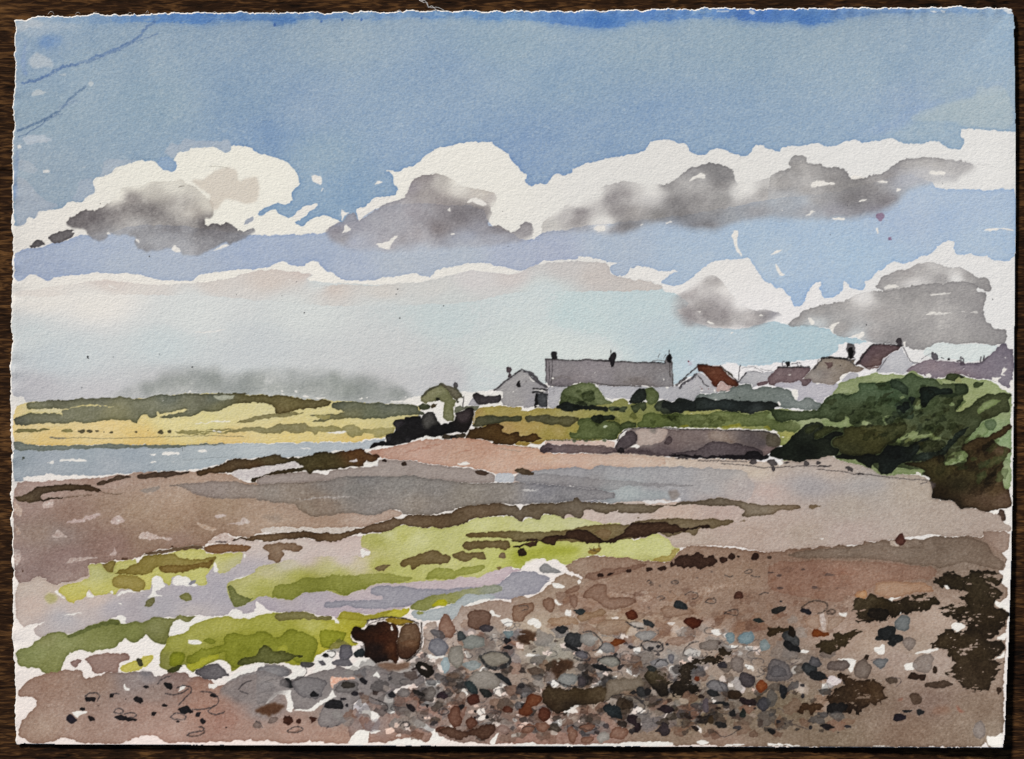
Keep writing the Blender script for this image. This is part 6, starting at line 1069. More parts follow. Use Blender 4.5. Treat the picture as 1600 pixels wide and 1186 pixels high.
SHINGLE2 = '''
# brown boulder
W boulder @E1 3b2016@740,400 4a2519@780,430 3f2015@830,370 1d1210@740,500 4f2a1c@830,500 33190f@640,420 180f0e@780,560 2b1810@700,360 54301f@850,570 e=.4 b=.15 r=1.3 | 585,400 600,372 640,372 668,390 680,362 710,355 740,350 760,338 800,340 830,355 850,348 875,355 880,400 872,450 870,500 880,560 870,605 850,600 830,575 780,580 740,590 700,562 670,560 665,540 672,500 668,470 640,465 600,445
W boulder @E1 6f5442@950,400 695141@900,430 5d4130@1000,470 52352a@930,540 4a2d20@960,560 6a4f40@1000,400 e=.6 b=.1 | 885,400 900,370 940,350 990,350 1012,372 1020,420 1022,470 1000,520 960,565 920,572 880,560 868,500 875,450
W - 83624f:.6 e=.4 | @E1 885,470 920,455 960,450 1000,462 1010,470 980,500 920,490
W boulder @E1 2a3338@630,530 e=.3 | 592,545 630,510 665,500 672,540 650,560 615,560
W boulder a0802c@860,340 8f7a35@780,330 e=.3 | @E1 800,340 810,315 860,308 930,320 985,345 930,350 895,370 880,360
H - | @E1 832,372 842,360 848,390 838,398
W - 7b5b4c@820,610 8a7468@900,600 e=.3 soft=1 | @E1 740,590 800,590 870,605 940,580 960,600 900,640 830,640 780,625
L - 2b2422 w=2.2 a=.85 | @E1 685,330 750,315 830,305 900,310 960,330 1000,345 / 1020,345 1025,420 1020,490 980,550 930,580
L - 3a332f w=1.4 a=.8 | @E1 685,355 740,330 800,322 / 690,340 680,350 / 590,440 585,460 620,470 / 880,360 960,345
# kelp at the lower right
W kelp @E3 2c2318@1100,80 31281b@1250,60 33291c@1350,160 302619@1200,240 2e2317@1350,300 30251a@1250,380 3a2d1f@1150,450 3b2e20@1300,520 2d2319@1400,500 372a1e@1300,640 3d3024@1250,700 dry=.32 e=.4 b=.14 r=2.6 | 1000,80 1030,70 1065,62 1080,40 1095,22 1115,30 1140,28 1155,42 1170,58 1205,65 1230,45 1250,20 1290,18 1330,22 1360,12 1375,25 1420,35 1445,60 1445,80 1430,98 1400,105 1380,92 1345,88 1380,110 1410,120 1445,155 1435,185 1405,205 1395,215 1400,235 1440,255 1478,275 1474,350 1440,380 1400,430 1360,445 1340,450 1430,448 1455,480 1450,515 1430,545 1410,530 1395,555 1370,572 1340,570 1460,578 1462,600 1420,650 1385,690 1365,730 1320,772 1290,770 1240,765 1210,750 1200,715 1150,680 1100,668 1095,655 1140,640 1130,620 1165,605 1140,590 1150,570 1115,555 1120,540 1080,530 1060,510 1020,500 995,478 1040,465 1050,430 1090,415 1110,385 1160,408 1185,392 1220,392 1225,370 1205,350 1180,345 1150,300 1120,318 1090,300 1060,275 1080,262 1050,255 1075,240 1080,222 1130,228 1160,222 1230,228 1225,215 1190,195 1168,185 1240,162 1220,140 1180,145 1135,140 1115,120 1080,125 1050,105
W kelp @E3 3a2f20@600,220 332819@700,230 2d2318@850,220 32281a@1000,200 2a2017@680,290 dry=.4 e=.4 b=.14 r=2.6 | 525,222 545,200 570,205 610,200 615,180 640,158 670,165 690,185 720,178 745,200 780,205 830,192 850,168 900,172 950,165 985,155 1000,175 1040,165 1065,205 1050,235 1010,248 990,262 930,268 860,288 830,275 800,285 780,310 750,320 720,330 690,342 640,335 610,345 580,345 545,330 525,322 560,310 535,280 520,250
W kelp 211a14 e=.2 | @E3 605,290 630,260 680,250 740,258 750,285 730,320 680,325 620,315
W kelp @E3 3b2f1f@350,480 3d3120@450,430 413423@540,400 dry=.4 e=.35 r=2.4 b=.12 | 300,465 340,450 400,440 410,410 440,395 500,405 530,390 600,392 580,410 540,420 515,440 510,465 460,500 430,500 430,525 390,545 350,530 310,525 290,500
W kelp @E3 463624@30,390 423422@90,380 dry=.4 e=.3 r=2.4 | 0,370 60,365 110,375 150,362 180,380 180,420 150,440 120,410 80,395 60,420 0,430
W kelp dry=.4 @E3 2e2016@450,790 3d291b@640,770 3a281c@550,800 342318@350,800 463224@680,790 2b1d16@540,870 e=.4 b=.15 r=3.2 | 405,660 460,655 520,660 530,690 580,710 650,700 700,715 730,745 720,780 740,810 690,840 640,830 600,860 590,890 560,915 520,900 440,895 390,900 360,870 370,845 330,820 340,790 400,770 420,740 480,735 470,700 430,690
W kelp 1c1a1a@420,880 e=.3 r=2 | @E3 360,850 420,835 495,840 500,870 470,895 400,910 365,890
W kelp 4c3424@220,880 4c3526@300,870 e=.35 r=2 | @E3 170,905 185,860 210,840 250,845 270,850 350,850 340,875 300,885 270,915 255,890 230,895 195,920
W kelp 3a2820@910,675 e=.35 r=2 | @E3 855,675 880,652 930,655 975,668 965,690 930,700 880,692
W kelp 46352b@1060,720 e=.35 r=1.6 a=.85 | @E3 960,725 1020,705 1120,705 1150,715 1110,735 1050,745 980,740
W kelp 4f3c31 a=.8 e=.3 r=1.6 | @E3 870,785 905,768 950,800 940,840 900,845 885,815
W kelp 3b2b22 e=.3 r=1.4 | @E3 1000,640 1020,612 1045,620 1035,655 1010,655
W kelp 3a2b22 e=.3 | @E3 575,575 600,535 625,550 610,580
W kelp 46342a e=.3 | @E3 1400,735 1430,730 1440,760 1415,790
W kelp 3e3128:.8@1450,1080 e=.3 r=1.5 a=.9 | @E3 720,690 760,675 800,680 790,720 740,720
# soft brown bleeds
W - dry=.4 @E2 3b271d@50,430 4c3124@100,420 e=.3 r=3 soft=.8 | @E2 30,440 45,390 80,370 110,400 150,400 150,430 130,450 165,470 120,490 80,480 60,465
W - dry=.3 @E2 3f2a20@310,600 553a2c@350,580 e=.4 r=2 soft=.5 | @E2 245,650 250,590 290,560 340,570 385,575 375,620 340,650 300,675 275,690 260,670
W - @E2 4a3b2a@300,800 51412e@400,780 3c2c1f@220,850 5a4a38@560,740 6f6252:.7@700,700 3a2d22@340,850 e=.4 b=.2 r=2 | @E2 175,770 210,740 260,735 330,755 400,745 480,745 560,730 600,760 590,800 550,830 480,850 420,850 340,880 270,910 240,880 200,870 180,820
W - 8b8074@650,720 7a6c5e@780,700 e=.45 | @E2 575,720 600,690 680,680 760,690 780,655 800,690 830,720 760,760 700,770 620,800 560,830 590,760
W - dry=.4 @E2 3b3122@870,690 2b231b@920,730 403526@960,680 1e1813@900,760 e=.4 b=.2 r=2 | @E2 820,650 850,620 920,645 980,670 990,700 960,740 970,790 930,800 880,770 850,720 825,690
W - dry=.6 @E2 241c15@1080,640 2a2118@1180,600 1f1812@1060,720 2e241a@1300,540 3a2e20@1330,520 e=.35 b=.15 r=2.4 | @E2 1020,610 1050,590 1090,590 1120,560 1200,545 1260,550 1280,500 1360,505 1365,525 1330,560 1310,600 1250,590 1180,600 1140,630 1125,660 1100,690 1100,710 1150,720 1170,780 1130,790 1080,770 1020,810 990,800 970,740 990,700 1030,680 1020,640
W - 7a4430@130,820 6b3c2c@100,870 8a5038@140,800 5c3126@210,880 e=.4 b=.15 | @E2 90,800 120,782 175,790 185,820 160,850 120,860 130,900 90,920 40,910 30,870 70,860
W - 5f342a@200,900 e=.4 | @E2 155,900 180,860 240,880 235,940 195,955 165,930
W - 22272b@620,870 1f3038@660,890 30302f@600,830 e=.3 r=2 b=.15 | @E2 550,860 590,830 610,845 650,850 690,890 670,925 620,930 590,910 575,890
W - 2b2226@770,960 322226@750,920 e=.3 r=2 | @E2 715,920 740,905 780,910 775,940 800,985 800,1010 770,1025 740,1000 760,970 720,950
W - 423a3c@940,1000 3a3032@920,1010 e=.3 r=2 | @E2 890,1010 910,990 930,955 960,960 975,1010 960,1050 925,1050 915,1020
W - 857f7c@900,100 a=.0 | @E2 0,0 4,0 4,4
W - 7e5347:.5 e=.2 a=.5 soft=1 | @D3 410,850 480,840 600,845 590,860 430,865
W - a33c26:.4 a=.5 soft=1.5 | @D3 410,855 470,850 520,855 460,862
W - 8c1f18:.9@1170,870 a04840:.3@1210,890 soft=.8 | @E3 1155,852 1170,855 1195,880 1220,890 1190,892 1165,870
W - 7f3028:.7 soft=1 | @E3 795,820 830,800 825,820
W - ab8670@720,130 a98470@560,170 b29480@570,190 9f7f6f@850,130 e=.4 | @E3 660,92 720,90 790,88 900,95 1000,110 1030,150 960,155 850,165 815,190 740,190 700,180 650,155 665,120
W - b98e70 e=.4 | @E3 530,175 560,145 605,142 612,180 590,205 560,195
W - a98f80@280,330 ab9183@420,340 e=.4 | @E3 225,330 260,305 310,290 315,330 320,380 270,385 225,350
W - a48c7e@420,340 e=.4 | @E3 355,320 420,300 485,310 460,350 400,385 360,400
# painted edges in the brown ground
W - 8f7164@650,160 8b6d60@560,150 e=.6 a=.9 | @E2 430,190 470,130 520,100 590,110 585,170 600,190 700,180 770,195 760,230 690,250 620,262 560,250 520,200 470,190
W - 86665a@480,60 e=.5 a=.7 | @E2 440,80 460,40 560,10 700,-5 830,-20 830,0 700,30 600,60 520,80
W - 8e6f62 e=.5 a=.8 | @E2 320,155 400,105 420,120 410,160 350,165
W - 8a6b5f e=.5 a=.8 | @E2 345,175 400,170 410,230 390,260 370,245
W - 8e7062 e=.5 | @E2 190,200 230,185 265,210 268,250 240,288 215,270 190,235
W - 90725f@300,330 94785f@420,300 e=.5 a=.8 | @E2 400,300 480,280 550,250 580,280 560,300 480,320 440,345 410,330
W - a2846f e=.5 a=.8 | @E2 215,330 260,310 320,305 400,320 420,360 350,350 280,365 240,355
W - 8d6f60 e=.5 | @E2 0,240 60,220 130,215 145,260 80,300 70,330 30,340 0,330
W - 957869 e=.5 a=.8 | @E2 915,250 950,235 1100,240 1130,290 1060,300 1000,310 960,320 930,300
W - 9a7f6e e=.5 a=.8 | @E2 510,380 540,330 620,320 700,325 740,350 710,400 640,415 560,425
W - 9b8074 e=.5 a=.8 | @E2 930,470 1000,430 1120,425 1140,440 1060,480 980,490
H - a=.0 | @E2 0,0 4,0 4,4
H - b39a8c a=.7 | @E2 585,165 620,145 680,165 760,175 755,185 660,185 600,182
H - ae988a a=.7 | @E2 790,150 880,150 880,165 800,165
H - b39c8e a=.7 | @E2 780,185 850,175 880,200 820,215 785,210
H - ad9384 a=.7 | @E2 1100,150 1200,120 1400,100 1400,112 1250,140 1180,180 1130,165
H - d7cdc6 | @E2 940,345 1000,338 1010,355 980,360
H - e0d6ce | @E2 600,310 650,305 660,320 620,320
# named stones
O stone* 2a3234 e=.3 | @E2 420,278,45,20,5
O stone* 2b3236 e=.3 | @E2 1050,240,52,26,22
O redst* 5c2a1e e=.4 | @E2 740,295,42,38,0
O redst* 54241a e=.4 | @E2 1122,340,58,42,0
O redst* 7a4025 e=.4 | @E2 655,465,48,26,-8
O stone* 27292c e=.3 | @E2 310,378,42,28,-20
O stone* 2d2f31 e=.3 | @E2 378,445,70,48,10
O - 8f8c86 e=.4 | @E2 470,445,60,40,15
O - a5a29c e=.3 | @E2 500,440,30,16,20
O stone* 232426 e=.3 | @E2 380,500,62,20,25
O stone* 6f6c70 e=.5 | @E2 435,540,55,30,0
O - 8a8886 e=.5 | @E2 600,505,50,32,0
O stone* 8d8b82 e=.5 | @E2 600,580,72,36,10
O stone* 1d1f22 e=.2 | @E2 560,622,62,20,15
O stone* 8d8e8a e=.5 | @E2 350,695,70,50,0
O stone* 5a5355 e=.5 | @E2 430,700,32,38,0
O stone* 35393b e=.3 | @E2 850,355,48,22,25
O - bab2aa e=.3 | @E2 770,355,60,16,8
O stone* 979490 e=.5 | @E2 820,420,75,34,0
O - a39a94 e=.4 | @E2 865,490,66,36,0
O - 3e3c3e e=.2 | @E2 740,490,28,14,0 900,490,16,12,0 855,500,20,13,0 958,478,12,8,0 643,540,14,11,0
O stone* 8c8a8a e=.5 | @E2 910,590,52,34,0
O stone* 7d7c80 e=.5 | @E2 985,565,26,34,0
O stone* 2c302e e=.2 | @E2 860,625,34,18,10
O stone* 8a7f78 e=.5 | @E2 1220,480,70,36,0
O stone* 7f949c e=.4 | @E2 1350,430,36,38,0
O stone* 7d949e e=.4 | @E2 1450,440,55,46,0
O - 8f9c9e e=.4 | @E2 1560,480,40,40,0
O stone* 33403f e=.3 | @E2 1525,330,38,18,0
O stone* 5c3a32 e=.4 | @E2 1400,175,32,28,0
O stone* 827670 e=.5 | @E2 1390,600,52,60,0
O stone* 3e3a3e e=.3 | @E2 1300,605,30,24,0
O stone* 4d4648 e=.4 | @E2 1450,690,48,50,0
O redst* 85472e e=.4 | @E2 1535,730,42,42,0
O stone* 7d7a7a e=.5 | @E2 1270,735,75,44,5
O stone* 2c2e30 e=.2 | @E2 1245,785,55,22,15
O stone* 3a2a1f e=.3 | @E2 1375,790,44,32,0
O redst* 7b3a28 e=.4 | @E2 1140,690,24,20,0
O - 35282a e=.3 | @E2 1450,830,50,24,0 1420,815,20,16 1490,840,26,16
O stone* 4b4a4f e=.4 | @E2 1550,850,50,44,0
O stone* 32262a e=.3 | @E2 945,880,58,28,5
O stone* 3c3c3c e=.3 | @E2 800,770,42,34,0
O - 2c2a2a e=.2 | @E2 838,768,22,28,0 750,775,26,14,0
O stone* 26282a e=.2 | @E2 1290,838,56,12,0
O stone* 2d2c2c e=.2 | @E2 1360,902,20,25,0
O stone* 2f3833 e=.2 | @E2 1430,905,22,30,0
O stone* 312f2e e=.2 | @E2 1290,975,38,25,15
O - 3a2d29 e=.2 | @E2 1275,870,26,12,0 1130,1000,24,16,20 1090,925,32,14,10 1150,925,28,12,0 1170,800,26,12,0
O - 4a3a2a e=.2 | @E2 1225,945,22,32,0
O stone* 6d6468 e=.4 | @E2 1195,850,26,46,0
O - 5a5555 e=.3 | @E2 1390,990,30,14,0
O - 8a685c e=.5 | @E2 100,1000,45,34,0 190,990,50,34,0 460,990,75,26,0 460,1065,46,26,0 660,1020,70,42,0 370,1030,34,55,0
O - a29d96 e=.5 | @E2 555,1045,48,40,0 1420,300,0,0
O stone* 222224 e=.2 | @E1 430,548,25,14,0
O stone* 6e6c72 e=.5 | @E1 555,530,44,62,0
O - 7a787c e=.5 | @E1 540,590,70,26,0 405,592,28,17,0
O stone* 5d5b5a e=.4 | @E1 320,598,52,24,0
O stone* 1f2124 e=.2 | @E1 190,720,55,34,10
O - 7b7a7c e=.4 a=.8 | @E1 120,650,120,40,0 60,740,70,40,0
O stone* 807c7c e=.5 | @E1 330,740,110,80,0
O stone* 232528 e=.2 | @E1 362,788,38,20,12
O stone* 7f7a78 e=.5 | @E1 560,740,80,44,0
O stone* 46403a e=.3 | @E1 575,735,52,26,0
O stone* 26262b e=.2 | @E1 665,708,32,24,0
O stone* 2f2d33 e=.2 | @E1 613,785,30,14,0
O stone* 232326 e=.2 | @E1 485,855,68,32,0
O - 2c2a30 e=.2 | @E1 560,855,12,10,0 540,820,20,9,0
O stone* 2c2c31 e=.2 | @E1 832,788,26,26,0
O - 8b8683 e=.6 a=.9 | @E1 908,778,50,30,0
O stone* 302c2a e=.2 | @E1 1000,778,42,18,20
O stone* 2a2427 e=.2 | @E1 960,868,36,20,30
O stone* 33262c e=.2 | @E1 1148,795,36,24,-10
O stone* 7c7570 e=.5 | @E1 1080,780,36,48,0
O - 1e1a1c e=.1 | @E1 1058,856,12,12 1355,890,9,9 1425,925,14,14 1352,930,9,9
O stone* 241e18 e=.2 | @E1 1045,632,86,48,15
H - d8c8c0 | @E1 1010,615 1025,608 1055,635 1050,640
O stone* 8d6c60 e=.5 | @E1 1175,380,58,74,-10
O - 5e5c5e:.8 e=.4 | @E1 1125,415,50,25,20
O stone* 7e7f86 e=.5 | @E1 1120,490,75,58,10
O stone* 908b82 e=.5 | @E1 1240,550,50,80,0
O - 9fb0b6 e=.4 | @E1 1170,600,32,60,0
O stone* 7a5f54 e=.5 | @E1 1380,330,90,70,0
O stone* 5b5558 e=.4 | @E1 1420,375,50,28,0
O stone* 8c8f88 e=.5 | @E1 1340,465,80,44,10
O stone* 4d5456 e=.4 | @E1 1262,430,32,36,0
O stone* 8b8479 e=.5 | @E1 1475,570,95,54,0
L - 232527 w=4.5 a=.9 | @E1 1385,550 1400,590 1440,620 1500,625 1560,600 1575,560 1530,530
L - 2b2c2e w=1.6 a=.9 | @E1 1385,550 1430,520 1500,520 1560,545
O stone* 8fa0a2 e=.4 a=.8 | @E1 1330,600,55,36,0
O stone* 8f8880 e=.5 | @E1 1400,700,110,58,5
O stone* 2f3c40 e=.3 | @E1 1330,745,60,32,35
O stone* 2e3230 e=.3 | @E1 1420,775,44,28,30
O stone* 2a2e33 e=.3 | @E1 1540,690,62,22,30
O redst* 57302a e=.4 | @E1 1348,820,48,36,0
O - 272528 e=.2 | @E1 1270,860,32,16,0 1555,455,26,22,0 1560,495,40,10,5
O stone* 7b8c92 e=.4 | @E1 1560,410,34,34,0
O - 6e4a40 e=.5 | @E1 1230,930,50,70,0 1335,960,38,40,0 1150,1000,50,26,0
O redst* 6b4238 e=.5 | @E1 1555,880,40,24,0
W - 553a30@1300,1010 4e342a@1400,1000 5e4238@1200,1030 e=.45 r=2 | @E1 1110,1000 1200,985 1260,1010 1310,1010 1400,975 1470,960 1490,1000 1440,1050 1400,1060 1330,1045 1260,1070 1210,1060 1150,1030
O - 9b857e e=.5 | @E1 1530,1000,60,30,0
L - 332f30 w=1.8 a=.85 | @E1 195,1005 215,990 250,982 285,990 290,1005 250,1018 200,1015 195,1003 / 1120,890 1150,875 1185,880 1185,900 1150,910 1125,900 / 885,975 910,950 950,960 945,980 910,985 / 1180,745 1205,760 1195,780 1160,780 / 700,800 760,825 800,840 815,870 790,885 / 0,780 60,765 120,740
L - 332f30 w=1.6 a=.7 | @E1 300,618 318,640 300,670 240,700 190,708 / 30,720 80,695 130,690 / 440,520 480,515 495,535 470,560 440,545
L - 2d2b2c w=2.2 a=.9 | @E2 440,400 490,390 540,440 565,470 540,500 500,510 / 380,560 440,578 480,570 485,540 450,520 / 520,600 540,560 590,545 640,548 665,580 660,605 / 270,695 300,720 380,740 440,738 470,710 460,670 430,650 / 795,480 810,450 870,455 920,465 935,515 880,520 820,510 800,480 / 700,340 760,370 810,378 / 880,600 900,570 930,562 960,590 
L - 2d2b2c w=1.4 a=.75 | @E2 1050,545 1060,500 1100,470 1150,460 / 1060,540 1080,550 / 1190,210 1215,190 1255,195 1262,215 1230,222 1190,212 / 1065,170 1090,150 1140,155 1145,185 1110,195 / 890,190 920,172 945,190 910,205 / 980,90 1005,75 1030,90 1010,105 985,95 / 830,90 845,78 862,90 845,98 / 1305,285 1345,260 1395,262 1395,300 1350,290 1308,285 / 1520,170 1560,150 1581,155 / 1310,45 1340,60 1360,50 / 1435,25 1460,12 1485,20 1470,38 1440,35 / 1475,50 1500,62 1525,58
L - 2d2b2c w=1.3 a=.7 | @E2 560,830 640,780 740,790 820,850 / 740,780 800,830 830,860 780,900 / 1240,1005 1300,1055 1370,1015 1420,990 / 400,985 450,965 520,970 545,990 480,1005 400,990 / 60,1000 90,975 135,985 140,1010 / 1200,730 1240,695 1290,700 1345,750 1310,780 1270,700 / 40,240 80,230 105,250 60,265
# stones of the pink shore at the left
O stone* 1e1a1d e=.2 | @E0 565,818,44,17,-8
O stone* 231e20 e=.2 | @E0 690,795,17,15,-20
O stone* 1c1a1d e=.2 | @E0 1033,735,38,22,35
O stone* 201c1e e=.2 | @E0 857,824,32,22,15
O stone* 2a2628 e=.2 | @E0 903,740,17,11,0
O stone* 201c1f e=.2 | @E0 510,878,17,9,0
O stone* 221f2a e=.2 | @E0 445,938,32,24,25
O stone* 282022 e=.2 | @E0 563,933,30,17,20
O stone* 1f1c20 e=.2 | @E0 745,932,42,20,10
O - 1f1c20 | @E0 800,942,45,13,3 835,945,14,10
O stone* 1f1c1e e=.2 | @E0 1020,855,18,13,0
O stone* 1f1c1e e=.2 | @E0 950,905,20,15,0
O stone* 1b1a1e e=.2 | @E0 1140,882,60,26,12
O stone* 242024 e=.2 | @E0 1320,792,25,15,20
O stone* 262226 e=.2 | @E0 1228,910,15,18,20
O stone* 262226 e=.2 | @E0 1252,950,20,18,30
O - 302a2c | @E0 1100,955,12,8 777,815,4 608,857,7,3 948,740,3 1398,990,6,5
O stone* 6e6a6c@0,0 e=.5 | @E0 1315,650,108,60,0
O - 6c6a6e:.7 e=.4 soft=.6 | @E0 905,655,45,20,5
W shingle 7b7879@1550,750 85807e@1450,800 8f817c:.5@1500,860 868080@1350,790 e=.4 b=.1 fb=10 | @E0 1340,770 1400,710 1460,680 1520,650 1581,640 @E1 60,640 200,700 210,780 100,880 @E0 1500,890 1400,850 1350,820
L - 3b3638 w=2 a=.8 | @E0 525,800 550,780 590,772 618,790 600,825 / 700,895 720,870 750,870 765,885 740,905 705,900 / 760,905 800,892 840,900 840,920 800,930 / 1050,925 1080,900 1120,898 1150,920 1140,940 1080,942 1050,925 / 1155,1035 1180,1020 1230,1015 1265,1000 1255,985 1225,985 / 1160,1035 1190,1042 1230,1038 1265,1015 / 1285,885 1300,905 1340,910 1385,890 / 1285,885 1310,860 / 680,785 710,775 735,785 
L - 3b3638 w=2 a=.8 | @E0 1240,768 1300,768 1345,800 1350,840 1310,865 1240,880 1190,875 / 1100,850 1130,815 1170,780 1185,740 1130,730 1090,745 / 970,720 985,700 1020,680 1050,670 / 1020,780 1060,790 1120,780 1160,750 / 1475,750 1500,715 1550,700 / 1480,760 1530,780
O - 4b2a22 e=.2 r=2 | @E1 195,945,38,30,30 262,955,18,18,0 362,942,30,20,20
W - 4a2c20@60,870 5c3b2c@140,860 6b4a3c@20,900 e=.3 r=2 soft=.8 | @E1 0,880 40,860 90,840 140,828 180,850 180,880 140,900 90,920 40,910 0,905
O - 8a7a74 e=.4 | @E1 103,945,32,28,0 5,975,26,28,0
L - 3b3638 w=1.8 a=.7 | @E1 0,950 25,955 35,985 / 435,990 445,980 / 495,975 510,965
L - 6b564a w=2 a=.6 | @E0 590,1126 600,1120
L - 6a5048 w=2 a=.7 | @S 296,1148 306,1150 316,1146 320,1140 / 450,1142 462,1143 470,1138
# right foreground stones
O stone* 7b8080 e=.5 | @E3 830,345,62,52,0
O stone* 26292a e=.2 | @E3 740,410,60,50,10
O - 26292a e=.2 | @E3 790,450,60,30,0 690,440,30,18,0 770,480,30,16,0
O stone* 4b4c4c e=.4 | @E3 150,440,75,46,42
O stone* 1f2022 e=.2 | @E3 150,495,72,26,22
O - 2c2118 e=.3 | @E3 150,395,30,36,0
O stone* 7d3f22@0,0 e=.4 | @E3 300,412,44,34,0
O - 7d4426 e=.3 | @E3 358,415,24,16,0
O stone* 2f2d2a e=.2 | @E3 70,262,50,24,-15
O stone* 1f1f28 e=.2 | @E3 238,272,40,20,10
L - 4a3d36 w=2.4 a=.85 | @E3 205,250 240,215 300,205 355,215 370,240 340,275 300,285 / 360,275 390,258 415,270 400,290 365,285
O stone* 5c5a5c e=.5 | @E3 285,590,46,46,30
O stone* 34383b e=.3 | @E3 250,630,48,40,20
O stone* 1f2123 e=.2 | @E3 310,675,70,32,10
O stone* 77797a e=.5 | @E3 705,590,58,38,8
O stone* 6f625d e=.5 | @E3 430,610,85,36,0
O stone* 766860 e=.5 | @E3 590,630,66,60,0
O stone* 6a6565:.9 e=.5 | @E3 60,640,90,70,0
O - 5d5a5c e=.4 a=.7 | @E3 60,640,60,36,0
O stone* 24262a e=.2 | @E3 90,765,24,46,0
O - 3c393c e=.2 | @E3 215,795,14,17,0 262,990,13,13 65,952,14,12 490,985,22,13,20 212,730,16,12,0
O stone* 262022 e=.2 | @E3 370,985,60,22,12
O stone* 262028 e=.2 | @E3 815,928,44,22,0
O stone* 282a2d e=.2 | @E3 853,888,32,17,-8
O stone* 282a2d e=.2 | @E3 935,892,24,22,0
O stone* 1f2022 e=.2 | @E3 18,1018,24,20,0
O - 8b807a e=.5 a=.8 | @E3 870,470,60,44,0 960,590,80,60,0
O - 5c5a58 e=.3 a=.7 | @E3 430,920,55,24,0 20,820,34,60,0 20,910,18,14
O - b5aca6:.0 | @E3 0,0,1
O - 4a4648 | @D3 30,1066,0 68,870,18,10,0 215,828,15,7,0 285,940,20,8,0 75,942,20,9,0 20,850,24,7,0 80,1025,9,7 380,860,35,7,0
L - 5c4640 w=1.8 a=.7 | @D3 80,830 110,815 150,820 145,835 100,840 / 340,862 400,860
L - 4c4244 w=1.4 a=.7 | @E3 120,700 150,690 / 130,590 180,610 / 130,610 180,585 / 130,960 190,985 245,1000 / 150,940 120,960 / 20,1000 80,1005 85,980 / 60,870 95,880 90,895 / 120,740 155,735 160,780 130,770 / 760,680 810,680 820,700 790,735 / 630,575 680,560
O - 8e4a32:.4 soft=2 a=.5 | @E3 1070,880,60,30,0
# small dark stones along the top of the shingle
O - 3d2620@0,0 e=.3 | @D2 545,865,20,14,0 722,838,21,13,0 848,832,28,16,0 930,825,32,20,0 610,855,24,10,-20 1355,748,27,22,0 1398,748,10,8 1505,745,36,24,-10 1300,770,32,26,0 1230,775,32,30,0
W weedd 3b2620@1100,780 442d25@1200,790 e=.4 r=2.6 | @D2 970,790 1010,770 1030,750 1060,735 1140,730 1185,735 1190,760 1220,745 1250,760 1260,785 1240,815 1190,815 1165,835 1140,815 1100,825 1080,815 1050,815 1010,810 980,815
O redst* 5a3430 e=.4 | @D3 822,648,36,36,0
D - 55423a e=.2 | @D3 12,758,17,12
W - 7d6a5e@300,720 87766b@500,700 7f6e62@900,700 e=.4 b=.08 a=.8 | @D3 100,740 200,715 350,700 560,685 640,660 750,645 755,690 900,688 960,680 920,650 990,640 1060,625 1200,632 1320,640 1370,680 1380,730 1450,780 1465,800 1440,838 1300,800 1200,780 1100,820 900,800 700,770 500,755 300,765
W - 8f6f64:.6@300,830 95695b:.6@600,830 e=.4 b=.1 a=.7 | @D3 0,780 300,770 600,780 900,800 1060,830 1000,890 900,895 800,905 650,905 660,930 560,980 530,1000 470,985 460,1040 200,1000 0,960
H - bdaea2 a=.9 | @D3 755,650 785,645 790,670 820,685 760,690
W - 9d8a80@1400,640 a49086@1430,720 e=.4 | @D3 1330,600 1380,592 1490,600 1492,650 1470,710 1440,730 1420,720 1390,700 1375,660 1330,640
'''
_run = run
def run(t):
    _run(t)
    if t is SHINGLE: _run(_pebbles()); _run(SHINGLE2)
    if t is TREES: _run(_leaves())
for _t in ('SKY', 'MID', 'VILLAGE', 'TREES', 'BEACH', 'SHINGLE'):
    if _t in globals(): run(globals()[_t])
# ---------------------------------------------------------------- the sheet and its painted parts
def sheet_outline():
    c = [(25, 33), (60, 27), (150, 25), (300, 22), (420, 21), (560, 20), (700, 18), (850, 18), (1000, 16), (1150, 14), (1300, 14), (1450, 13), (1580, 14),
         (1583, 60), (1585, 200), (1586, 330), (1584, 500), (1583, 620), (1581, 760), (1578, 880), (1574, 1000), (1570, 1080), (1567, 1150), (1564, 1166),
         (1400, 1166), (1200, 1166), (1000, 1165), (700, 1164), (400, 1163), (100, 1162), (27, 1161),
         (24, 1100), (22, 1000), (21, 900), (19, 780), (20, 700), (18, 640), (19, 540), (19, 470), (22, 400), (21, 300), (23, 200), (25, 100)]
    p = np.array(c, float) * K
    p = refine(p, 2.0)
    r = np.random.default_rng(3)
    n = len(p); t = np.arange(n)
    cen = np.array([CW / 2, CH / 2])
    x, y = p[:, 0] / K, p[:, 1] / K
    amp = np.where(y < 45, 1.35, np.where(x < 45, 1.25, .22)) * K         # torn on the top and left, cut on the right and bottom
    off = (NX[np.clip(p[:, 1].astype(int), 0, CH - 1), np.clip(p[:, 0].astype(int), 0, CW - 1)] * .8
           + np.interp(t, np.arange(0, n + 9, 6), r.standard_normal(len(np.arange(0, n + 9, 6)))) * .7)
    nrm = p - np.roll(p, 2, 0); nrm = np.stack([nrm[:, 1], -nrm[:, 0]], 1); nrm /= np.maximum(np.hypot(*nrm.T), 1e-6)[:, None]
    return p + nrm * (off * amp)[:, None]

OUT = sheet_outline()
inside = raster(OUT, (0, 0, CW, CH)) > .5

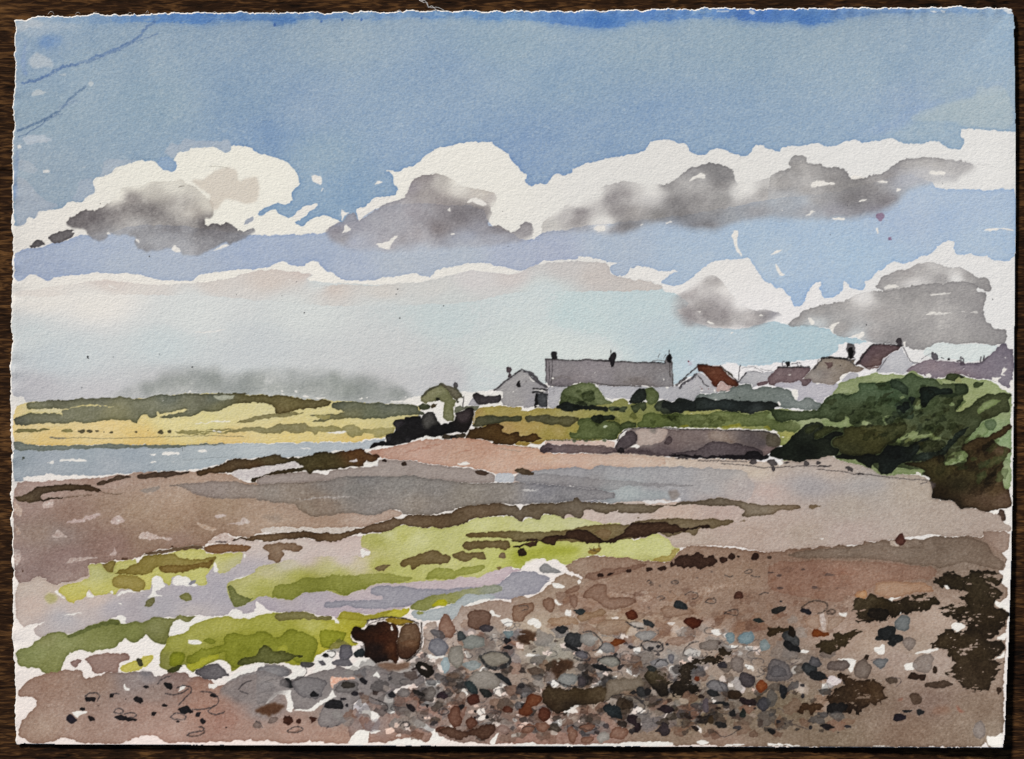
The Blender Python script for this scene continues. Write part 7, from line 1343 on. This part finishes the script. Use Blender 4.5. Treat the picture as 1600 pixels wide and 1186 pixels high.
def relief(x, y):
    """Height of the sheet's surface (canvas samples in, metres out): slightly cockled, edges a little lifted."""
    u, v = x / CW, y / CH
    z = .0010 + .0005 * np.sin(5.1 * u + 1.3) * np.cos(3.7 * v + .4) + .00025 * np.sin(13 * u + 7 * v)
    ed = np.minimum(np.minimum(u - .015, .985 - u) * CW, np.minimum(v - .015, .98 - v) * CH) / K
    z += .0016 * np.exp(-np.clip(ed, 0, None) / 60.0) * (.6 + .4 * np.sin(9 * u + 5 * v))
    z += .0008 * np.exp(-np.clip(.985 * CH - y, 0, None) / K / 120.0) * (.35 + .65 * u) + .0018 * np.exp(-np.clip(.975 * CW - x, 0, None) / K / 90.0) * (.15 + .85 * v ** 2)
    wav = .00022 * np.sin(y / K / 7.0 + 2 * np.sin(y / K / 23)) * np.exp(-np.clip(x / K - 22, 0, None) / 9)
    wav += .00018 * np.sin(x / K / 6.0 + 2 * np.sin(x / K / 19)) * np.exp(-np.clip(y / K - 18, 0, None) / 8)
    return z + wav

def to_world(x, y): return (x / K - W / 2) * PX, (H / 2 - y / K) * PX

def lin(c): return np.where(c <= .04045, c / 12.92, ((c + .055) / 1.055) ** 2.4)

def nt(m):
    m.use_nodes = True; t = m.node_tree; t.nodes.clear(); return t, t.nodes.new, t.links.new

def paper_material(name, pigment=True):
    m = bpy.data.materials.new(name); t, N, L = nt(m)
    out = N('ShaderNodeOutputMaterial'); b = N('ShaderNodeBsdfPrincipled'); L(b.outputs[0], out.inputs[0])
    b.inputs['Roughness'].default_value = .92; b.inputs['Specular IOR Level'].default_value = .12
    tc = N('ShaderNodeTexCoord')
    n1 = N('ShaderNodeTexNoise'); n1.inputs['Scale'].default_value = 1150; n1.inputs['Detail'].default_value = 3.2; n1.inputs['Roughness'].default_value = .62
    mp = N('ShaderNodeMapping'); mp.inputs['Scale'].default_value = (.8, 1.25, 1); mp.inputs['Rotation'].default_value = (0, 0, .5)
    L(tc.outputs['Object'], mp.inputs[0]); L(mp.outputs[0], n1.inputs['Vector'])
    n2 = N('ShaderNodeTexNoise'); n2.inputs['Scale'].default_value = 420; n2.inputs['Detail'].default_value = 2
    L(tc.outputs['Object'], n2.inputs['Vector'])
    mix = N('ShaderNodeMath'); mix.operation = 'MULTIPLY_ADD'; mix.inputs[1].default_value = .8
    L(n2.outputs[0], mix.inputs[0]); L(n1.outputs[0], mix.inputs[2])
    bp = N('ShaderNodeBump'); bp.inputs['Strength'].default_value = BUMP; bp.inputs['Distance'].default_value = .00034
    L(mix.outputs[0], bp.inputs['Height']); L(bp.outputs[0], b.inputs['Normal'])
    if pigment:
        at = N('ShaderNodeAttribute'); at.attribute_name = 'pigment'
        # fine sedimented pigment in the hollows of the tooth
        mr = N('ShaderNodeMapRange'); mr.inputs[1].default_value = .3; mr.inputs[2].default_value = .7; mr.inputs[3].default_value = 1.07; mr.inputs[4].default_value = .93
        L(n1.outputs[0], mr.inputs[0])
        g = N('ShaderNodeGamma'); L(at.outputs['Color'], g.inputs[0]); L(mr.outputs[0], g.inputs[1]); L(g.outputs[0], b.inputs['Base Color'])
    else:
        b.inputs['Base Color'].default_value = (.80, .78, .74, 1)
    return m

BUMP = .52
GAIN = np.array([1.0, 1.0, 1.0])
MAT = paper_material('watercolour_on_paper'); MATP = paper_material('bare_paper_edge', False)

def new_mesh(name, co, faces_idx, nper, mat):
    me = bpy.data.meshes.new(name)
    nf = len(faces_idx) // nper
    me.vertices.add(len(co)); me.vertices.foreach_set('co', co.astype(np.float32).ravel())
    me.loops.add(len(faces_idx)); me.loops.foreach_set('vertex_index', faces_idx.astype(np.int32))
    me.polygons.add(nf); me.polygons.foreach_set('loop_start', np.arange(0, nf * nper, nper, dtype=np.int32))
    me.update(calc_edges=True); me.materials.append(mat)
    return me

scene = bpy.context.scene; COL = scene.collection
def link(o, parent=None):
    COL.objects.link(o)
    if parent is not None: o.parent = parent
    return o

painting = link(bpy.data.objects.new('watercolour_painting', None))
painting['label'] = 'watercolour of a stony bay with cottages on deckle-edged paper lying on dark wood'
painting['category'] = 'painting'

cell = ids[:-1, :-1].copy(); cell[~inside[:-1, :-1]] = -1
d_ = np.clip(canvas[..., 2] - canvas[..., 0], 0, 1)                 # the blues of this paint box are soft, a little green
d_ = d_ * np.clip(1.25 - d_ / .38, .25, 1)
canvas[..., 0] += .22 * d_; canvas[..., 1] += .12 * d_; canvas[..., 2] -= .06 * d_
canvas[:] = PAPER * np.clip(canvas / PAPER, .002, 1.1) ** 1.07
w_ = np.clip(canvas[..., 0] - canvas[..., 2] - .02, 0, 1)
gw_ = np.clip((canvas[..., 1] - canvas[..., 0] + .03) * 12, 0, 1)                # greens: a dull sap green
w_ *= 1 - gw_
canvas[..., 2] -= .12 * w_; canvas[..., 1] += .02 * w_
m_ = canvas.mean(2)
for i_ in range(3): canvas[..., i_] += (m_ - canvas[..., i_]) * .22 * gw_ * (canvas[..., 1] > canvas[..., 2])
grey_ = (canvas @ np.array([.3, .59, .11], np.float32))[..., None]
albedo = lin(np.clip(grey_ + (canvas - grey_) * .88, 0, 1)) * GAIN
gx, gy = np.meshgrid(np.arange(CW, dtype=np.float64), np.arange(CH, dtype=np.float64))
wx, wy = to_world(gx + .5, gy + .5); wz = relief(gx, gy) + .00004
order = np.argsort(cell.ravel(), kind='stable'); sc_ = cell.ravel()[order]
made = {}
def part_mesh(key):
    k = PARTS[key]['id']
    a, b = np.searchsorted(sc_, [k, k + 1])
    if b <= a: return None
    c = order[a:b]; r, q = c // (CW - 1), c % (CW - 1)
    v = np.stack([(r + 1) * CW + q, (r + 1) * CW + q + 1, r * CW + q + 1, r * CW + q], 1).ravel()
    u, inv = np.unique(v, return_inverse=True)
    co = np.stack([wx.ravel()[u], wy.ravel()[u], wz.ravel()[u]], 1)
    me = new_mesh(PARTS[key]['name'], co, inv, 4, MAT)
    at = me.color_attributes.new('pigment', 'FLOAT_COLOR', 'POINT')
    cols = np.ones((len(u), 4), np.float32); cols[:, :3] = albedo.reshape(-1, 3)[u]
    at.data.foreach_set('color', cols.ravel())
    return me
def part(key):
    if key in made: return made[key]
    p = PARTS[key]
    par = painting if p['parent'] in (None, '-') else part(p['parent'])
    me = part_mesh(key)
    if me is None and not any(q['parent'] == key for q in PARTS.values()): made[key] = None; return None
    o = link(bpy.data.objects.new(p['name'], me), par if par is not None else painting)
    if p['label']: o['label'] = p['label']
    made[key] = o; return o
for k_ in KEYS: part(k_)

# the paper's thickness: rounded deckle rim, sides and underside
def rim():
    n = len(OUT)
    cen = np.array([CW / 2, CH / 2])
    nx = np.roll(OUT, -3, 0) - np.roll(OUT, 3, 0); nrm = np.stack([-nx[:, 1], nx[:, 0]], 1); nrm /= np.maximum(np.hypot(*nrm.T), 1e-6)[:, None]
    if ((OUT + nrm * 5 - cen) ** 2).sum() < ((OUT - cen) ** 2).sum(): nrm = -nrm
    rings = []
    for off, dz in ((-3.0, -.00004), (.2, -.00003), (.9, -.00018), (1.1, -.00045), (.6, -.0007)):
        q = OUT + nrm * off * K
        x, y = to_world(q[:, 0] + .0, q[:, 1] + .0)
        rings.append(np.stack([x, y, relief(q[:, 0], q[:, 1]) + dz], 1))
    co = np.vstack(rings); f = []
    i = np.arange(n); j = (i + 1) % n
    for k in range(len(rings) - 1):
        a, b = k * n, (k + 1) * n
        f.append(np.stack([a + i, b + i, b + j, a + j], 1))
    me = new_mesh('paper_edge', co, np.vstack(f).ravel(), 4, MATP)
    o = link(bpy.data.objects.new('paper_edge', me), painting); o['label'] = 'torn white deckle edge of the paper'
rim()

# frayed fibres standing out of the torn top edge
def fibre(pts, rad, name='loose_fibre'):
    p = []
    for x, y, z in pts: X, Y = to_world(x * K, y * K); p.append((X, Y, z))
    p = np.array(p)
    for _ in range(2): p = np.vstack([p[:1], np.stack([.75 * p[:-1] + .25 * p[1:], .25 * p[:-1] + .75 * p[1:]], 1).reshape(-1, 3), p[-1:]])
    d = np.gradient(p, axis=0); d /= np.linalg.norm(d, axis=1)[:, None]
    s = np.cross(d, (0, 0, 1)); s /= np.maximum(np.linalg.norm(s, axis=1), 1e-6)[:, None]; u = np.cross(s, d)
    n = len(p); co = np.vstack([p[:, None] + (s[:, None] * math.cos(t) + u[:, None] * math.sin(t)) * rad * 1.0 for t in [k * math.pi / 2.5 for k in range(5)]])
    co = np.stack([co[k * n:(k + 1) * n].reshape(n, 3) for k in range(5)], 1).reshape(-1, 3)
    f = [(i * 5 + k, i * 5 + (k + 1) % 5, i * 5 + 5 + (k + 1) % 5, i * 5 + 5 + k) for i in range(n - 1) for k in range(5)]
    me = bpy.data.meshes.new(name); me.from_pydata(co.tolist(), [], f); me.materials.append(MATP)
    return link(bpy.data.objects.new(name, me), painting)
fibre([(654, -2, .002), (657, 3, .003), (662, 1, .0035), (666, 3, .003), (668, 9, .0025), (670, 13, .002), (674, 9, .0022), (678, 12, .002), (684, 18, .0014)], .00010)
fibre([(658, 2, .002), (663, 5, .0025), (668, 4, .003), (669, 11, .0024), (676, 13, .002), (682, 11, .0018), (690, 14, .0016), (698, 19, .0012)], .00008)
r_ = np.random.default_rng(5)
for x0 in (75, 118, 148, 200, 228, 331, 424, 618, 795, 806, 860, 938, 1045, 1120, 1216, 1270, 1442, 1501):
    y0 = 19 - 6 * x0 / 1600 + 4
    dx = r_.uniform(4, 11); h = r_.uniform(2.5, 5.5)
    fibre([(x0, y0, .0014), (x0 + dx * .3, y0 - h * .8, .0017), (x0 + dx * .7, y0 - h, .0018), (x0 + dx, y0 - h * .1, .0013)], .00005)

# ---------------------------------------------------------------- the table
def wood():
    m = bpy.data.materials.new('dark_stained_wood'); t, N, L = nt(m)
    out = N('ShaderNodeOutputMaterial'); b = N('ShaderNodeBsdfPrincipled'); L(b.outputs[0], out.inputs[0])
    tc = N('ShaderNodeTexCoord')
    info = N('ShaderNodeObjectInfo'); vm = N('ShaderNodeVectorMath'); vm.operation = 'MULTIPLY_ADD'
    cmb = N('ShaderNodeCombineXYZ'); L(info.outputs['Random'], cmb.inputs[0]); L(info.outputs['Random'], cmb.inputs[1])
    vm.inputs[1].default_value = (3, 5, 0); L(cmb.outputs[0], vm.inputs[0]); L(tc.outputs['Object'], vm.inputs[2])
    def noise(sx, sy, sc, det, dist=0):
        mp = N('ShaderNodeMapping'); mp.inputs['Scale'].default_value = (sx, sy, 1); L(vm.outputs[0], mp.inputs[0])
        n = N('ShaderNodeTexNoise'); n.inputs['Scale'].default_value = sc; n.inputs['Detail'].default_value = det; n.inputs['Distortion'].default_value = dist
        L(mp.outputs[0], n.inputs['Vector']); return n
    streak = noise(.16, 1, 1000, 5, .9); broad = noise(.3, 1, 90, 5, 1.2); patch = noise(.5, 1, 30, 3)
    cr = N('ShaderNodeValToRGB'); e = cr.color_ramp.elements
    e[0].position = .38; e[0].color = (.0022, .0014, .0010, 1); e[1].position = .68; e[1].color = (.150, .072, .024, 1)
    c = cr.color_ramp.elements.new(.53); c.color = (.028, .0125, .0052, 1)
    a = N('ShaderNodeMath'); a.operation = 'MULTIPLY_ADD'; a.inputs[1].default_value = .52; L(streak.outputs[0], a.inputs[0])
    c2 = N('ShaderNodeMath'); c2.operation = 'MULTIPLY_ADD'; c2.inputs[1].default_value = .30; L(broad.outputs[0], c2.inputs[0])
    c3 = N('ShaderNodeMath'); c3.operation = 'MULTIPLY'; c3.inputs[1].default_value = .22; L(patch.outputs[0], c3.inputs[0])
    L(c3.outputs[0], c2.inputs[2]); L(c2.outputs[0], a.inputs[2]); L(a.outputs[0], cr.inputs[0]); L(cr.outputs[0], b.inputs['Base Color'])
    b.inputs['Roughness'].default_value = .7; b.inputs['Specular IOR Level'].default_value = .06
    bp = N('ShaderNodeBump'); bp.inputs['Strength'].default_value = .8; bp.inputs['Distance'].default_value = .0005
    L(streak.outputs[0], bp.inputs['Height']); L(bp.outputs[0], b.inputs['Normal'])
    return m
WOOD = wood()
table = link(bpy.data.objects.new('wooden_table', None))
table['label'] = 'dark brown wooden table top with coarse horizontal grain under the painting'; table['category'] = 'table'
edges_px = [-1300, -520, 266, 1440, 2230]
for a_, b_ in zip(edges_px[:-1], edges_px[1:]):
    x0, y0 = to_world(-1400 * K, b_ * K); x1, y1 = to_world(3000 * K, a_ * K)
    g = .00008; bv = .0003; T = .028
    y0 += g; y1 -= g
    prof = [(y0, -T), (y0, -bv - .0001), (y0 + bv, -.0001), (y1 - bv, -.0001), (y1, -bv - .0001), (y1, -T)]
    co = np.array([(x, y, z) for x in (x0, x1) for y, z in prof])
    cx, cy = (x0 + x1) / 2, (y0 + y1) / 2
    me = bpy.data.meshes.new('plank')
    me.from_pydata([(x - cx, y - cy, z) for x, y, z in co], [], [(i, i + 6, (i + 1) % 6 + 6, (i + 1) % 6) for i in range(6)] + [(5, 4, 3, 2, 1, 0), (6, 7, 8, 9, 10, 11)])
    me.materials.append(WOOD)
    o = link(bpy.data.objects.new('plank', me), table); o.location = (cx, cy, 0)

# ---------------------------------------------------------------- camera and light
cam = bpy.data.cameras.new('camera'); co_ = link(bpy.data.objects.new('camera', cam))
D_ = 1.6; cam.sensor_fit = 'HORIZONTAL'; cam.sensor_width = 36; cam.lens = 36 * D_ / (W * PX)
co_.location = (0, 0, D_ + .001); cam.clip_start = .01; cam.clip_end = 50; scene.camera = co_

w = bpy.data.worlds.new('World'); scene.world = w; w.use_nodes = True
t, N, L = w.node_tree, w.node_tree.nodes.new, w.node_tree.links.new
bg = t.nodes['Background']; sky = N('ShaderNodeTexSky'); sky.sky_type = 'NISHITA'; sky.sun_disc = False
ELEV, AZ, SUNZ = 38, 322, 218           # light from the upper left
sky.sun_elevation = math.radians(ELEV); sky.sun_rotation = math.radians(AZ)
L(sky.outputs[0], bg.inputs[0]); bg.inputs[1].default_value = .06
sun = bpy.data.lights.new('sun', 'SUN'); sun.energy = 4.3; sun.angle = math.radians(8); sun.color = (1.0, .925, .83)
so = link(bpy.data.objects.new('sun', sun)); so.rotation_euler = (math.radians(90 - ELEV), 0, math.radians(SUNZ))
scene.view_settings.view_transform = 'Standard'; scene.view_settings.look = 'None'; scene.view_settings.gamma = 1
scene.view_settings.exposure = 0
scene.cycles.max_bounces = 4; scene.render.engine = 'CYCLES'
